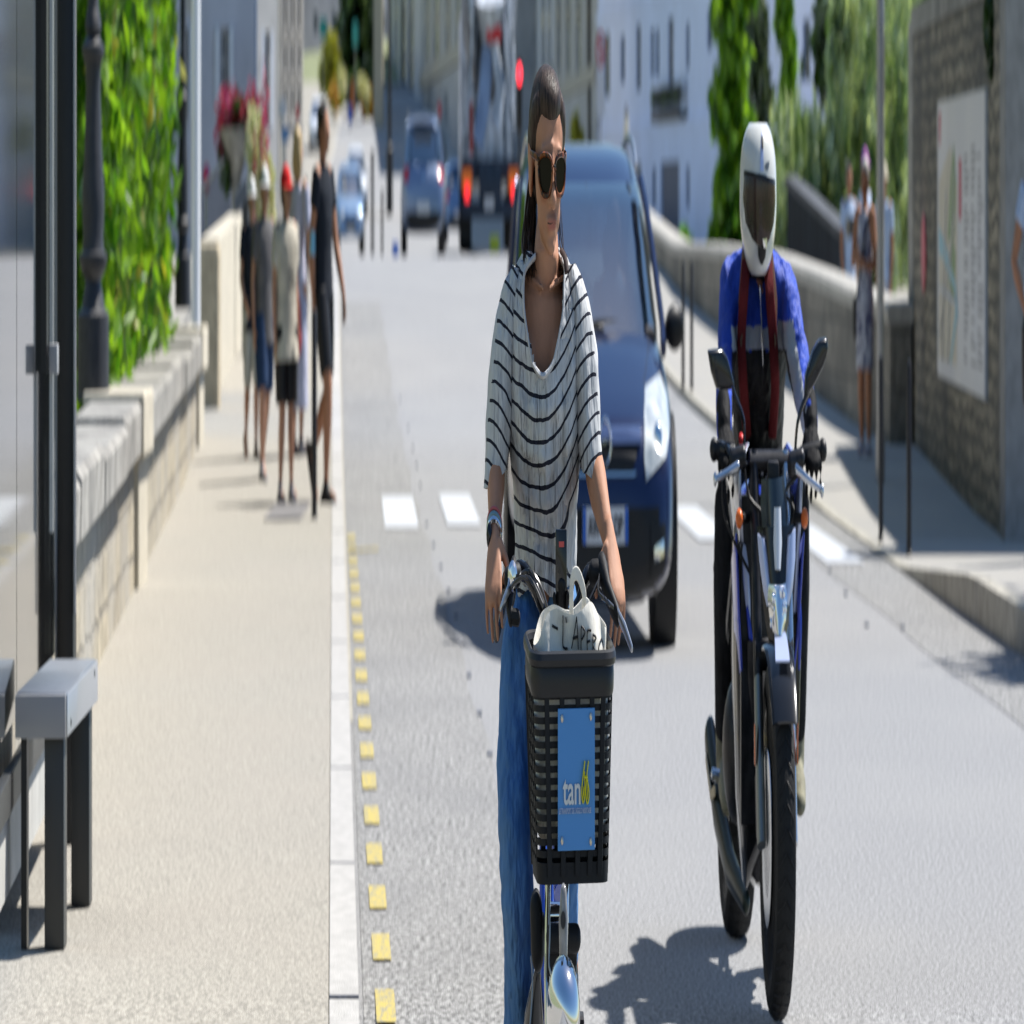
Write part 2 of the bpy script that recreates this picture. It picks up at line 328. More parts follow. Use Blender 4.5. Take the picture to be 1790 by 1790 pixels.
seam = lambda Y: -.195-.085*(Y-18.8)+.03*math.sin(Y*1.7)
sheet('road_edge_left', M_coarse, lambda Y: xl(Y)+.03, seam, -20, 60, .003, .5, 6)
sheet('road_edge_right', M_coarse, lambda Y: 4.28-.065*(Y-26)+.03*math.sin(Y*1.3), lambda Y: xr(Y), -20, 34, .003, .5, 6)
g = G()
for i in range(7): Y = 14.6+i*2.0; box(g, (xr(Y)-.002, Y-.006, zg(Y)), (xr(Y)+.162, Y+.006, zg(Y)+rh(Y)+.005))
kind(obj('kerb_joint', g, M_stud), 'structure')
g = G()
for i in range(30): Y = 12.9+i*2.6; box(g, (xl(Y)-.176, Y-.004, zg(Y)+.01), (xl(Y)+.001, Y+.006, zg(Y)+.0245))
kind(obj('kerb_left_joints', g, M_stud), 'structure')
# crossing: eight bands two of which the bicycle and the car hide
def band(px, py, w=.50, l=3.3):
    c = Gd(px, py); g = G(); d = Vector((-.075, 1, 0)); a = c-d*l/2; b = c+d*l/2
    n = 8; A = [a+(b-a)*i/n+Vector((-w/2,0,0)) for i in range(n+1)]; B = [p+Vector((w,0,0)) for p in A]
    for L in (A, B):
        for p in L: p.z = zg(p.y)+.009
    strip(g, A, B); return g
for px, py in ((698,897),(802,893),(906,898),(1010,903),(1115,909),(1220,916),(1325,934),(1432,953)):
    kind(obj('crossing_band', band(px, py), M_line), 'structure')
g = G()
for i in range(-3, 19):
    Y = 12.92+i*.995; X = -.755-.086*(Y-12.92)-.005
    Ys = [Y-.24, Y, Y+.24]; w = .058
    strip(g, [(X-.086*(q-Y)-w, q, zg(q)+.008) for q in Ys], [(X-.086*(q-Y)+w, q, zg(q)+.008) for q in Ys])
a = Gd(612, 966); b = Gd(662, 962); strip(g, [a+Vector((0,-.07,.008)), b+Vector((0,-.07,.008))], [a+Vector((0,.07,.008)), b+Vector((0,.07,.008))])
kind(obj('yellow_dash', g, M_yel), 'structure')
g = G()
for px, py in ((856,1322),(838,1250),(820,1184),(807,1128),(797,1080),(784,1035),(771,993),(758,955),(746,918),(1410,962),(1450,1000),(1478,1040),(1515,1095),(1578,1100),(1650,1160),(735,850),(728,815),(722,785),(714,750),(700,700)):
    c = Gd(px, py); box(g, (c.x-.024, c.y-.04, c.z+.001), (c.x+.024, c.y+.04, c.z+.010))
kind(obj('road_studs', g, M_stud), 'structure')
c = Gd(502, 897, .018); g = G()
for i in range(9):
    for j in range(9):
        box(g, (c.x-.27+i*.062, c.y-.8+j*.19, c.z+.004), (c.x-.27+i*.062+.045, c.y-.8+j*.19+.14, c.z+.012))
kind(obj('tactile_strip', g, M_tact), 'structure')
# ---------------------------------------------------------------- left: shelter, bench, wall, lamps
M_glass = glass('shelter_glass', (.80,.88,.92), .03, .62)
M_steel = mat('brushed_steel', (.35,.36,.38), .38, metal=.9, var=.05, vs=20)
M_dk = mat('charcoal_metal', (.05,.05,.048), .45, metal=.2)
M_gbar = mat('grey_bar', (.30,.30,.31), .5)
t = thing('bus_shelter', (-3.33,15.9,.018), 'glass bus shelter with black post and pale rails beside the low wall', 'bus shelter')
g = G(); box(g, (-3.375,15.98,0.02), (-3.255,16.10,2.45)); obj('post', g, M_black, t, bevel=.008)
g = G(); box(g, (-3.395,15.99,.02), (-3.377,16.09,2.45)); obj('post_trim', g, M_gbar, t)
g = G(); box(g, (-3.238,15.975,.5), (-3.250,15.99,2.45)); obj('seal', g, M_gbar, t)
SH = Matrix(((1,-.085,0,.085*15.95),(0,1,0,0),(0,0,1,0),(0,0,0,1)))
for y0, y1 in ((11.2,13.98),(14.0,15.93)):
    g = G(); box(g, (-3.40,y0,.42), (-3.385,y1,2.4), 0, SH); obj('glass_panel', g, M_glass, t)
q = P(76, 650, 15.2); g = G(); box(g, (q.x-.028, 15.17, q.z), (q.x+.028, 15.24, 2.45)); obj('frame_profile', g, M_black, t)
q = P(93, 628, 15.2); g = G(); box(g, (q.x-.028, 15.19, q.z-.03), (q.x+.03, 15.25, q.z+.03)); obj('clamp', g, M_gbar, t, bevel=.004)
g = G(); q = P(90, 300, 15.3); box(g, (q.x-.01, 15.28, .70), (q.x+.012, 15.33, 2.45)); obj('stay', g, M_steel, t)
g = G(); box(g, (-3.43,11.2,.27), (-3.37,15.9,.34), 0, SH); obj('bottom_rail', g, M_dk, t, bevel=.005)
g = G(); box(g, (-3.45,11.2,.12), (-3.40,15.9,.262), 0, SH); obj('kick_board', g, mat('pale_board', (.42,.41,.38), .7, var=.1), t)
q = P(43, 1680, 13.75); g = G(); box(g, (q.x-.018, 13.73, .02), (q.x+.018, 13.79, .40)); obj('rear_leg', g, M_black, t)
g = G(); box(g, (-4.6,10.5,2.45), (-3.0,16.2,2.52)); obj('roof', g, M_dk, t)
t = thing('perch_bench', (-3.0,13.8,.018), 'short grey metal perch seat on dark legs by the shelter glass', 'bench')
g = G(); R = [P(28,1210,13.72), P(115,1210,13.72)]
x0, x1, zt = R[0].x, R[1].x, R[0].z
g = G(); box(g, (x0,13.72,zt-.078), (x1,14.72,zt)); obj('seat', g, M_steel, t, bevel=.006)
g = G(); box(g, (x0-.001,13.70,zt-.082), (x1+.001,13.717,zt-.004)); obj('end_plate', g, M_gbar, t, bevel=.002)
g = G(); box(g, (x1+.002,13.72,zt-.080), (x1+.012,14.72,zt-.003)); obj('side_plate', g, mat('side_metal', (.5,.51,.54), .35, metal=.6), t, bevel=.002)
for yy, zz in ((13.82,zt-.06),(14.6,zt-.02)): g = G(); ell(g, (x1+.013,yy,zz), (.004,.008,.008)); obj('screw', g, M_black, t)
q = P(94, 1680, 13.72); g = G(); box(g, (q.x-.062,13.73,.02), (q.x+.062,13.83,zt-.078)); obj('leg', g, M_dk, t, bevel=.005)
g = G(); box(g, (q.x-.062,14.56,.02), (q.x+.062,14.66,zt-.078)); obj('leg', g, M_dk, t, bevel=.005)
# low wall
def wx(Y): return -4.05-.09*(Y-19.85)
t = thing('low_stone_wall', (-4.6,26,.0), 'low pale rubble wall with grey capstones and square piers left of pavement', 'wall')
g = G(); Ys = [14+i*.5 for i in range(56)]
rings(g, [[(wx(Y),Y,zg(Y)-.05),(wx(Y),Y,.49),(wx(Y)-.45,Y,.49),(wx(Y)-.45,Y,zg(Y)-.05)] for Y in Ys]); obj('wall', g, M_pale, t, smooth=False)
g = G(); y = 14.0; k = 0
while y < 40.6:
    L = 2.6+.5*math.sin(k*2.1); a, b = y+.012, min(y+L, 41)-.012; dz = .012*math.sin(k*3.7); dx = .012*math.cos(k*2.3)
    rings(g, [[(wx(Y)+.10+dx,Y,.49),(wx(Y)+.11+dx,Y,.635+dz),(wx(Y)+.06+dx,Y,.66+dz),(wx(Y)-.52,Y,.66+dz),(wx(Y)-.52,Y,.49)] for Y in (a, (a+b)/2, b)]); y += L; k += 1
obj('capstone', g, M_cap, t, smooth=False)
for Y in (26.5, 40.0):
    g = G(); x = wx(Y); box(g, (x-.6,Y-.02,-.02), (x+.06,Y+.62,.475)); box(g, (x-.62,Y-.06,.475), (x+.13,Y+.66,.70))
    obj('pier', g, M_lime, t, smooth=False, bevel=.015)
def cast_lamp(px, py, Y, prof, label):
    c = P(px, py, Y); t = thing('lamp_post', c, label, 'lamp post', 'cast iron lamp posts on the low wall')
    g = G(); lathe(g, (0,0,0), [(r*Y/3764, (py-y)*Y/13400) for y, r in prof], 24); obj('column', g, M_iron, t, local=True)
    zt = (py-prof[-1][0])*Y/13400; g = G(); lathe(g, (0,0,zt), [(.05,0),(.05,1.5),(.09,1.55),(.06,1.7),(.2,2.1),(.22,2.15),(.04,2.45)], 16); obj('lantern', g, M_iron, t, local=True)
    return t
cast_lamp(163, 700, 26.75, [(700,28),(692,28),(688,27),(549,27),(545,25),(540,20),(505,15),(490,13),(478,18),(462,23),(452,24),(444,24),(440,19),(415,17),(372,19),(330,19),(260,15),(200,14),(156,12),(140,13),(125,13),(112,14),(100,17),(92,19),(80,19),(76,15),(62,11),(50,14),(35,13),(22,11),(5,9),(-30,9)], 'nearer black cast iron lamp post in front of the green hedge')
cast_lamp(320, 540, 40.3, [(540,14),(535,14),(448,13),(444,10),(425,8),(405,8),(398,12),(388,12),(380,9),(300,9),(270,8),(240,7),(185,8),(178,9),(170,9),(160,5),(140,6),(125,5),(100,6),(85,4),(40,5),(0,5),(-30,4)], 'farther black cast iron lamp post between hedge and white pole')
M_wp = mat('white_post', (.8,.8,.8), .5)
g = G(); c = Gd(343, 760); c.y = 42.2; c.x = (342.5-895)*42.2/3764; tube(g, [(c.x,c.y,.1), (c.x,c.y,6)], .085, 12); tag(obj('white_pole', g, M_wp), 'tall plain white pole behind the farther cast iron lamp post', 'pole')
# second parapet on the left
def rail(name, pts, th, h0, h1, m, capm, label, cat, over=.05, capt=.12):
    t = thing(name, pts[len(pts)//2], label, cat)
    g = G(); rings(g, [[(x,y,zg(y)-.1),(x,y,h),(x-th,y,h),(x-th,y,zg(y)-.1)] for (x,y,_), h in zip(pts, [h0+(h1-h0)*i/(len(pts)-1) for i in range(len(pts))])]); obj('wall', g, m, t, smooth=False)
    if capm:
        g = G(); s = 1 if th > 0 else -1
        rings(g, [[(x+over*s,y,h),(x+over*s,y,h+capt),(x-th-over*s,y,h+capt),(x-th-over*s,y,h)] for (x,y,_), h in zip(pts, [h0+(h1-h0)*i/(len(pts)-1) for i in range(len(pts))])]); obj('coping', g, capm, t, smooth=False)
    return t
a = Gd(383, 690); b = Gd(428, 590)
pts = [a+(b-a)*i/6 for i in range(7)]
rail('bridge_parapet', pts, .4, 1.13, 1.27, M_lime, None, 'pale smooth parapet behind the walking children', 'wall')
g = G(); a = P(366,690,44.6); box(g, (a.x-.30,44.4,.05), (a.x+.22,44.8,1.12)); a2 = obj('stone_block', g, mat('ochre_stone', (.42,.35,.24), .9, var=.15, vs=9, bump=.3, bs=30), smooth=False, bevel=.06)
tag(a2, 'ochre upright stone block at the start of the pale parapet', 'stone block')
g = G(); b = P(425,600,51)
prism(g, [P(409,345,51),P(431,308,51),P(432,348,51),P(411,378,51)], [p+Vector((0,.25,.02)) for p in (P(409,345,51),P(431,308,51),P(432,348,51),P(411,378,51))])
tt = thing('info_lectern', b, 'dark slanted information panel on a post behind the children', 'information panel')
obj('panel', g, mat('panel_face', (.10,.11,.13), .3), tt, smooth=False)
g = G(); box(g, (P(423,0,51).x, 51.02, zg(51)), (P(434,0,51).x, 51.12, 1.36+.02)); obj('post', g, M_dk, tt)
# flowers, railing and signs behind the left parapet
def leaves(name, vols, n, size, m, parent=None, elong=1.8, shell=.35, droop=0., seed=1, jit=.35):
    """vols: (centre, radii, weight). leaf-sized folded faces through the volumes"""
    r = np.random.default_rng(seed); w = np.array([v[2] if len(v) > 2 else v[1][0]*v[1][1]*v[1][2] for v in vols], float); w /= w.sum()
    cnt = r.multinomial(n, w); V = []; 
    for (v, c) in zip(vols, cnt):
        d = r.normal(size=(c,3)); d /= np.linalg.norm(d, axis=1)[:,None]; rad = (1-shell*r.random(c)**1.0)
        rad = np.where(r.random(c) < .35, r.random(c)**.5, rad)
        lump = 1+jit*np.sin(d[:,0]*5+v[0][0]*3+seed)*np.sin(d[:,2]*6+v[0][2])*np.cos(d[:,1]*4)
        V.append(np.array(v[0])[None]+d*rad[:,None]*lump[:,None]*np.array(v[1])[None])
    c = np.concatenate(V); n = len(c)
    a = r.normal(size=(n,3)); a[:,2] -= droop; a /= np.linalg.norm(a, axis=1)[:,None]
    b = np.cross(a, r.normal(size=(n,3))); b /= np.linalg.norm(b, axis=1)[:,None]+1e-9; nn = np.cross(a, b)
    s = size*(.6+.8*r.random(n))[:,None]
    p0 = c-a*s*.5*elong; p1 = c+b*s*.42+nn*s*.12; p2 = c+a*s*.5*elong; p3 = c-b*s*.42+nn*s*.12
    v = np.stack([p0,p1,p2,p3], 1).reshape(-1,3); i = np.arange(n)*4
    me = bpy.data.meshes.new(name); f = np.stack([i,i+1,i+2,i,i+2,i+3], 1).reshape(-1)
    me.vertices.add(len(v)); me.vertices.foreach_set('co', v.astype(np.float32).ravel()); me.loops.add(len(f)); me.loops.foreach_set('vertex_index', f.astype(np.int32))
    me.polygons.add(2*n); me.polygons.foreach_set('loop_start', (np.arange(2*n)*3).astype(np.int32)); me.update(); me.validate(); me.materials.append(m)
    o = bpy.data.objects.new(name, me); C.objects.link(o); o['smooth_angle'] = 0.0
    if parent is not None: o.parent = parent; me.transform(world_of(parent).inverted())
    return o
M_leaf = mat('bright_leaf', (.21,.36,.03), .45, col2=(.05,.15,.012), var=.3, vs=2.4, thr=(.42,.62), translu=.5)
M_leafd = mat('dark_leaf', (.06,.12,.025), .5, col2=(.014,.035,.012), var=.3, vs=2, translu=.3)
M_leafw = mat('willow_leaf', (.40,.47,.36), .42, col2=(.13,.21,.10), var=.3, vs=1.6, thr=(.40,.6), translu=.38)
M_yl = mat('yellow_leaf', (.42,.38,.06), .5, col2=(.18,.22,.04), vs=3, translu=.4)
M_pink = mat('pink_petal', (.45,.05,.20), .5, col2=(.30,.02,.03), vs=6, thr=(.4,.6), translu=.3)
M_cream = mat('cream_petal', (.62,.58,.46), .6, col2=(.35,.42,.22), vs=7, thr=(.35,.55), translu=.3)
M_bark = mat('bark', (.06,.045,.032), .9, var=.3, vs=12, bump=.5)
def trunk(name, base, tops, r, parent):
    g = G(); base = Vector(base)
    for i, tp in enumerate(tops):
        tp = Vector(tp); mid = (base+tp)/2+Vector((.1*math.sin(i*2), .1*math.cos(i*3), 0)); tube(g, [base+Vector((0,0,-.1)), base.lerp(mid,.5), mid, tp], [r, r*.75, r*.5, r*.15], 8)
    return obj(name, g, M_bark, parent)
t = thing('climbing_hedge', (-6.5,33,.1), 'tall bright green leafy hedge rising behind the low stone wall', 'hedge')
vols = []
for i in range(26):
    Y = 29.5+i*.42; x0 = (150-895)*Y/3764; 
    for z in np.arange(.2, 3.3, .42):
        e = (300-895)*Y/3764 if Y > 36 else wx(Y)-1.0
        e = wx(Y)-.78-.10*math.sin(z*3+i)-.05*i*0; vols.append(((e, Y, z), (.38,.34,.36), 1))
leaves('crown', vols, 15000, .115, M_leaf, t, 1.9, seed=3, jit=.6)
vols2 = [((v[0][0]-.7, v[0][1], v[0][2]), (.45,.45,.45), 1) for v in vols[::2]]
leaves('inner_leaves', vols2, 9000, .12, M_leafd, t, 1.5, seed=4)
leaves('yellow_leaves', vols[::2], 1100, .10, M_yl, t, 1.8, seed=14, jit=.7)
trunk('trunk', (-6.9,34,.0), [(-6.6,33,2.2),(-7.0,35,2.6),(-6.6,31,2.4)], .09, t)
# flower urn and cream bush
c = P(413, 330, 60); t = thing('flower_urn', (c.x,60,zg(60)), 'pink flowers spilling over a tall stone urn on the far left', 'flower urn')
g = G(); zb = zg(60); zt = P(0,225,60).z; lathe(g, (c.x,60,0), [(.18,zb),(.18,zb+.3),(.12,zb+.4),(.13,zt-.4),(.2,zt-.3),(.42,zt-.12),(.5,zt)], 16); obj('urn', g, M_cap, t)
leaves('flowers', [(P(400,190,60), (.35,.4,.20), 2), (P(440,200,60), (.35,.4,.22), 2), (P(385,240,60),(.18,.3,.2),1), (P(458,250,60),(.12,.3,.2),1)], 900, .07, M_pink, t, 1.2, seed=5)
leaves('leaves', [(P(395,270,60), (.22,.3,.32), 2), (P(450,300,60), (.14,.3,.4), 1), (P(420,200,60),(.5,.3,.14),1.5)], 1100, .07, M_leafd, t, 1.6, seed=6)
c = P(460, 330, 56); t = thing('flowering_bush', (c.x,57,zg(57)), 'cream and pink flowering bush behind the children in caps', 'bush')
leaves('blossoms', [(P(447,260,57), (.25,.4,.28), 2), (P(455,320,57), (.28,.5,.32), 3), (P(468,350,57), (.2,.4,.3), 2), (P(440,230,57),(.12,.3,.2),1)], 2600, .08, M_cream, t, 1.3, seed=7)
leaves('pink_blossoms', [(P(462,230,56.6), (.12,.2,.5), 1), (P(445,330,56.5),(.04,.1,.4),.4)], 160, .07, M_pink, t, 1.2, seed=8)
t = thing('iron_railing', Vector((-7.6,52,.3)), 'dark iron railing behind the white pole on the left', 'railing')
g = G(); A = P(345,455,50); B = P(402,380,62)
for i in range(16):
    q = A.lerp(B, i/15); z0 = zg(q.y); box(g, (q.x-.012,q.y-.012,z0), (q.x+.012,q.y+.012,z0+1.15))
obj('bars', g, M_black, t); g = G()
for h in (.08, 1.12): tube(g, [(A.x,A.y,zg(A.y)+h), (B.x,B.y,zg(B.y)+h)], .025, 6)
obj('rails', g, M_black, t)
def roundsign(px, py, Y, rpx, cols, label, name='road_sign', pole=True, bar=None, under=None):
    c = P(px, py, Y); t = thing(name, (c.x,Y,zg(Y)), label, 'road sign'); R = rpx*Y/3764
    for i, (f, col) in enumerate(cols):
        g = G(); lathe(g, (c.x,Y-.01*i,c.z), [(R*f,-.005),(R*f,.005)], 24, M=Matrix.Rotation(math.radians(90),3,'X')); obj(('disc','face','mark')[min(i,2)], g, mat('sign', col, .4), t)
    if bar: g = G(); box(g, (-R*.62,-.035,-.05), (R*.62,-.025,.05)); g.xf(Matrix.Translation(c) @ Matrix.Rotation(math.radians(bar),4,'Y')); obj('bar', g, mat('signbar', (.5,.03,.03), .4), t)
    if under: g = G(); box(g, (c.x-R*.75, Y-.01, c.z-R-under), (c.x+R*.75, Y+.01, c.z-R-.06)); obj('plate', g, mat('plate_w', (.55,.57,.6), .4), t)
    if pole: g = G(); tube(g, [(c.x,Y+.04,zg(Y)), (c.x,Y+.04,c.z+R)], .035, 8); obj('pole', g, M_steel, t)
    return t
roundsign(361, 312, 62, 7, [(1,(.45,.03,.03)),(.78,(.02,.05,.4))], 'small round blue and red parking sign by the railing', bar=45)
# ---------------------------------------------------------------- right: tall wall, parapet, poles
def tx(Y): return 7.0+.045*(Y-30.7)
t = thing('rubble_stone_wall', (7.2,35,0), 'tall grey rubble stone wall carrying the map board, right', 'wall')
g = G(); Ys = [30.7+i*1.0 for i in range(10)]
rings(g, [[(tx(Y),Y,-.1),(tx(Y),Y,2.22),(tx(Y)+5,Y,2.22),(tx(Y)+5,Y,-.1)] for Y in Ys]); obj('wall', g, M_rub, t, smooth=False)
g = G(); rings(g, [[(tx(Y)-.05,Y,2.22),(tx(Y)-.05,Y,2.36),(tx(Y)+5,Y,2.9),(tx(Y)+5,Y,2.22)] for Y in Ys]); obj('coping', g, M_cap, t, smooth=False)
g = G(); box(g, (6.95,30.35,-.1), (12,30.69,3.6)); obj('rendered_end', g, M_rend, t, smooth=False, bevel=.01)
g = G(); box(g, (tx(40)-.03,39.72,-.1), (tx(40)+.5,40.2,2.3)); obj('quoin', g, M_cap, t, smooth=False, bevel=.02)
leaves('weed', [(Vector((tx(31.6)-.05,31.5,2.05)), (.08,.1,.22), 1)], 120, .06, M_leafd, t, 1.8, seed=11)
# map board on the wall face
def wl(Y, z, off): return Vector((tx(Y)-off, Y, z))
t = thing('map_board', wl(34,1.3,.03), 'large white town map board fixed to the rubble wall', 'notice board')
Ya, Yb = 31.9, 36.5
def wallpanel(name, y0, y1, z0, z1, o0, o1, m, skew=0):
    g = G(); prism(g, [wl(y0,z0,o0), wl(y1,z0,o0), wl(y1,z1,o0), wl(y0,z1,o0)], [wl(y0,z0,o1), wl(y1,z0,o1), wl(y1,z1,o1), wl(y0,z1,o1)]); return obj(name, g, m, t, smooth=False)
zb, zt = .535, 1.86
zt = 1.83
wallpanel('board', Ya, Yb, zb, zt, .005, .05, mat('board_white', (.50,.52,.54), .4, col2=(.42,.45,.5), vs=.8))
# map drawing: park greens, river, streets
mg = mat('map_green', (.16,.27,.10), .5); mb = mat('map_blue', (.22,.45,.55), .5); mr_ = mat('map_red', (.45,.04,.09), .5); mt = mat('map_tan', (.50,.47,.38), .5); mk = mat('map_ink', (.16,.17,.2), .5)
def blob(name, pts, o, m):
    A = [wl(y, z, .05) for y, z in pts]; g = G(); prism(g, A, [p+Vector((-o,0,0)) for p in A]); obj(name, g, m, t, smooth=False)
blob('map_land', [(36.35,.62),(34.45,.62),(34.4,1.42),(35.1,1.62),(36.35,1.45)], .002, mt)
blob('map_park', [(35.3,.98),(34.7,.92),(34.55,1.12),(34.9,1.2),(35.1,1.12)], .005, mg)
blob('map_park', [(35.4,1.18),(34.7,1.2),(34.55,1.45),(34.75,1.62),(35.0,1.5),(35.2,1.35)], .005, mg)
blob('map_river', [(36.3,1.24),(35.6,1.16),(35.0,1.06),(34.5,.98),(34.5,.86),(34.65,.96),(35.1,1.0),(35.7,1.08),(36.3,1.12)], .008, mb)
blob('map_river', [(34.5,.95),(34.35,.85),(35.0,.62),(35.15,.62),(34.62,.84)], .008, mb)
g = G()
for a, b in (((36.2,.72),(34.6,1.3)),((35.9,.62),(35.5,1.4)),((36.2,.95),(34.5,.9)),((35.3,.62),(34.7,1.5))):
    p = wl(a[0],a[1],.060); q = wl(b[0],b[1],.060); tube(g, [p, q], .012, 4)
obj('map_street', g, mat('map_white', (.6,.6,.6), .5), t)
blob('red_tab', [(34.25,1.28),(34.0,1.28),(34.0,1.55),(34.25,1.55)], .006, mr_)
g = G(); tg = text_geo('PLAN DE LA VILLE', .19, .006, .012, 'LEFT', 1.3)
tg.xf(Matrix.Translation(wl(36.3,1.64,.055)) @ Matrix(((0,0,-1,0),(-1,0,0,0),(0,1,0,0),(0,0,0,1)))); obj('title', tg, mr_, t, smooth=False)
g = G(); r = random.Random(4)
for cx in (33.75, 33.1, 32.5):
    for k in range(26):
        z = 1.58-k*.037; L = r.uniform(.2,.5)
        if r.random() < .15: continue
        prism(g, [wl(cx,z,.05),wl(cx-L,z,.05),wl(cx-L,z+.018,.05),wl(cx,z+.018,.05)], [wl(cx,z,.054),wl(cx-L,z,.054),wl(cx-L,z+.018,.054),wl(cx,z+.018,.054)])
obj('street_index', g, mk, t, smooth=False)
g = G(); c = wl(38.3, 0, .02)
A = [wl(38.3+ .25*math.sin(a)*(1), 1.26-.16-(.10)*math.cos(a)*2+.0, .01) for a in [2*math.pi*i/12 for i in range(12)]]
prism(g, A, [p+Vector((-.02,0,0)) for p in A]); tag(obj('red_wall_sticker', g, mat('red_badge', (.55,.06,.09), .5), smooth=False), 'small red marker fixed to the wall left of the map board', 'wall marker')
# parapet right
PR = [(39.7,6.95),(42,6.68),(45.5,6.42),(49,6.02),(52,5.62),(56,5.15),(60,4.75),(68,4.45),(78,4.2),(90,4.2)]
pts = [Vector((lerp(PR,Y), Y, 0)) for Y in np.arange(39.6, 90, 1.2)]
def hp(Y): return lerp([(39,.72),(45,.84),(50,.93),(56,.95),(62,.93),(75,1.2),(90,1.1)], Y)
t = thing('stone_parapet', (6.4,45.5,.1), 'long grey stone parapet with pale coping curving over the bridge, right', 'wall')
g = G(); rings(g, [[(p.x,p.y,zg(p.y)-.1),(p.x,p.y,hp(p.y)),(p.x+.4,p.y,hp(p.y)),(p.x+.4,p.y,zg(p.y)-.1)] for p in pts]); obj('wall', g, M_par, t, smooth=False)
g = G(); rings(g, [[(p.x-.04,p.y,hp(p.y)),(p.x-.04,p.y,hp(p.y)+.07),(p.x,p.y,hp(p.y)+.1),(p.x+.44,p.y,hp(p.y)+.1),(p.x+.44,p.y,hp(p.y))] for p in pts]); obj('coping', g, mat('coping', (.40,.38,.34), .85, var=.15, vs=6), t, smooth=False)
def bollard(px, yb, yt, rpx, label, m=None, up=.014, group='slim dark bollards on the pavements', Y=None):
    c = Gd(px, yb, up) if Y is None else Vector(((px-895)*Y/3764, Y, zg(Y)+up)); zt = P(px, yt, c.y).z; r = rpx*c.y/3764
    t = thing('bollard', c, label, 'bollard', group); h = zt-c.z
    g = G(); lathe(g, (0,0,0), [(r,0),(r,h-.02),(r*.7,h-.004),(r*.2,h)], 16); obj('shaft', g, m or M_bol, t, local=True)
    g = G(); lathe(g, (0,0,0), [(r*1.5,0),(r*1.5,.008),(r*1.05,.02)], 16); obj('collar', g, m or M_bol, t, local=True)
    return t
M_bol = mat('bollard_paint', (.022,.02,.02), .4, var=.1, vs=30)
bollard(549.5, 908, 540, 4.6, 'near black bollard at the left kerb beside the cyclist in black')
bollard(1540, 948, 622, 4.0, 'dark bollard on the right pavement just below the tall grey pole')
bollard(1589, 972, 630, 4.3, 'dark bollard nearest the raised kerb on the right')
bollard(1194, 680, 455, 2.8, 'left one of two thin bollards beside the dark blue car', up=.05)
bollard(1209, 684, 456, 2.8, 'right one of two thin bollards beside the dark blue car', up=.05)
bollard(535, 545, 310, 3.2, 'slim bollard behind the cyclist in black, nearest the left parapet', up=.018, Y=58)
bollard(523, 520, 318, 3.0, 'slim bollard on the left behind the boy in the red cap', up=.018, Y=66)
bollard(651, 0, 262, 2.6, 'thin post beyond the crest between two white cars and the silver car', Y=96)
bollard(668, 0, 330, 2.0, 'thin short post beyond the crest left of the silver car', Y=92)
c = Gd(1539, 850, .03); g = G(); tube(g, [(c.x,c.y,c.z), (c.x,c.y,6)], .062, 14); tube(g, [(c.x,c.y,c.z), (c.x,c.y,c.z+.25)], .075, 14)
tag(obj('grey_pole', g, mat('galvanised', (.42,.41,.40), .45, metal=.3, var=.1)), 'tall galvanised grey pole standing on the right pavement', 'pole')
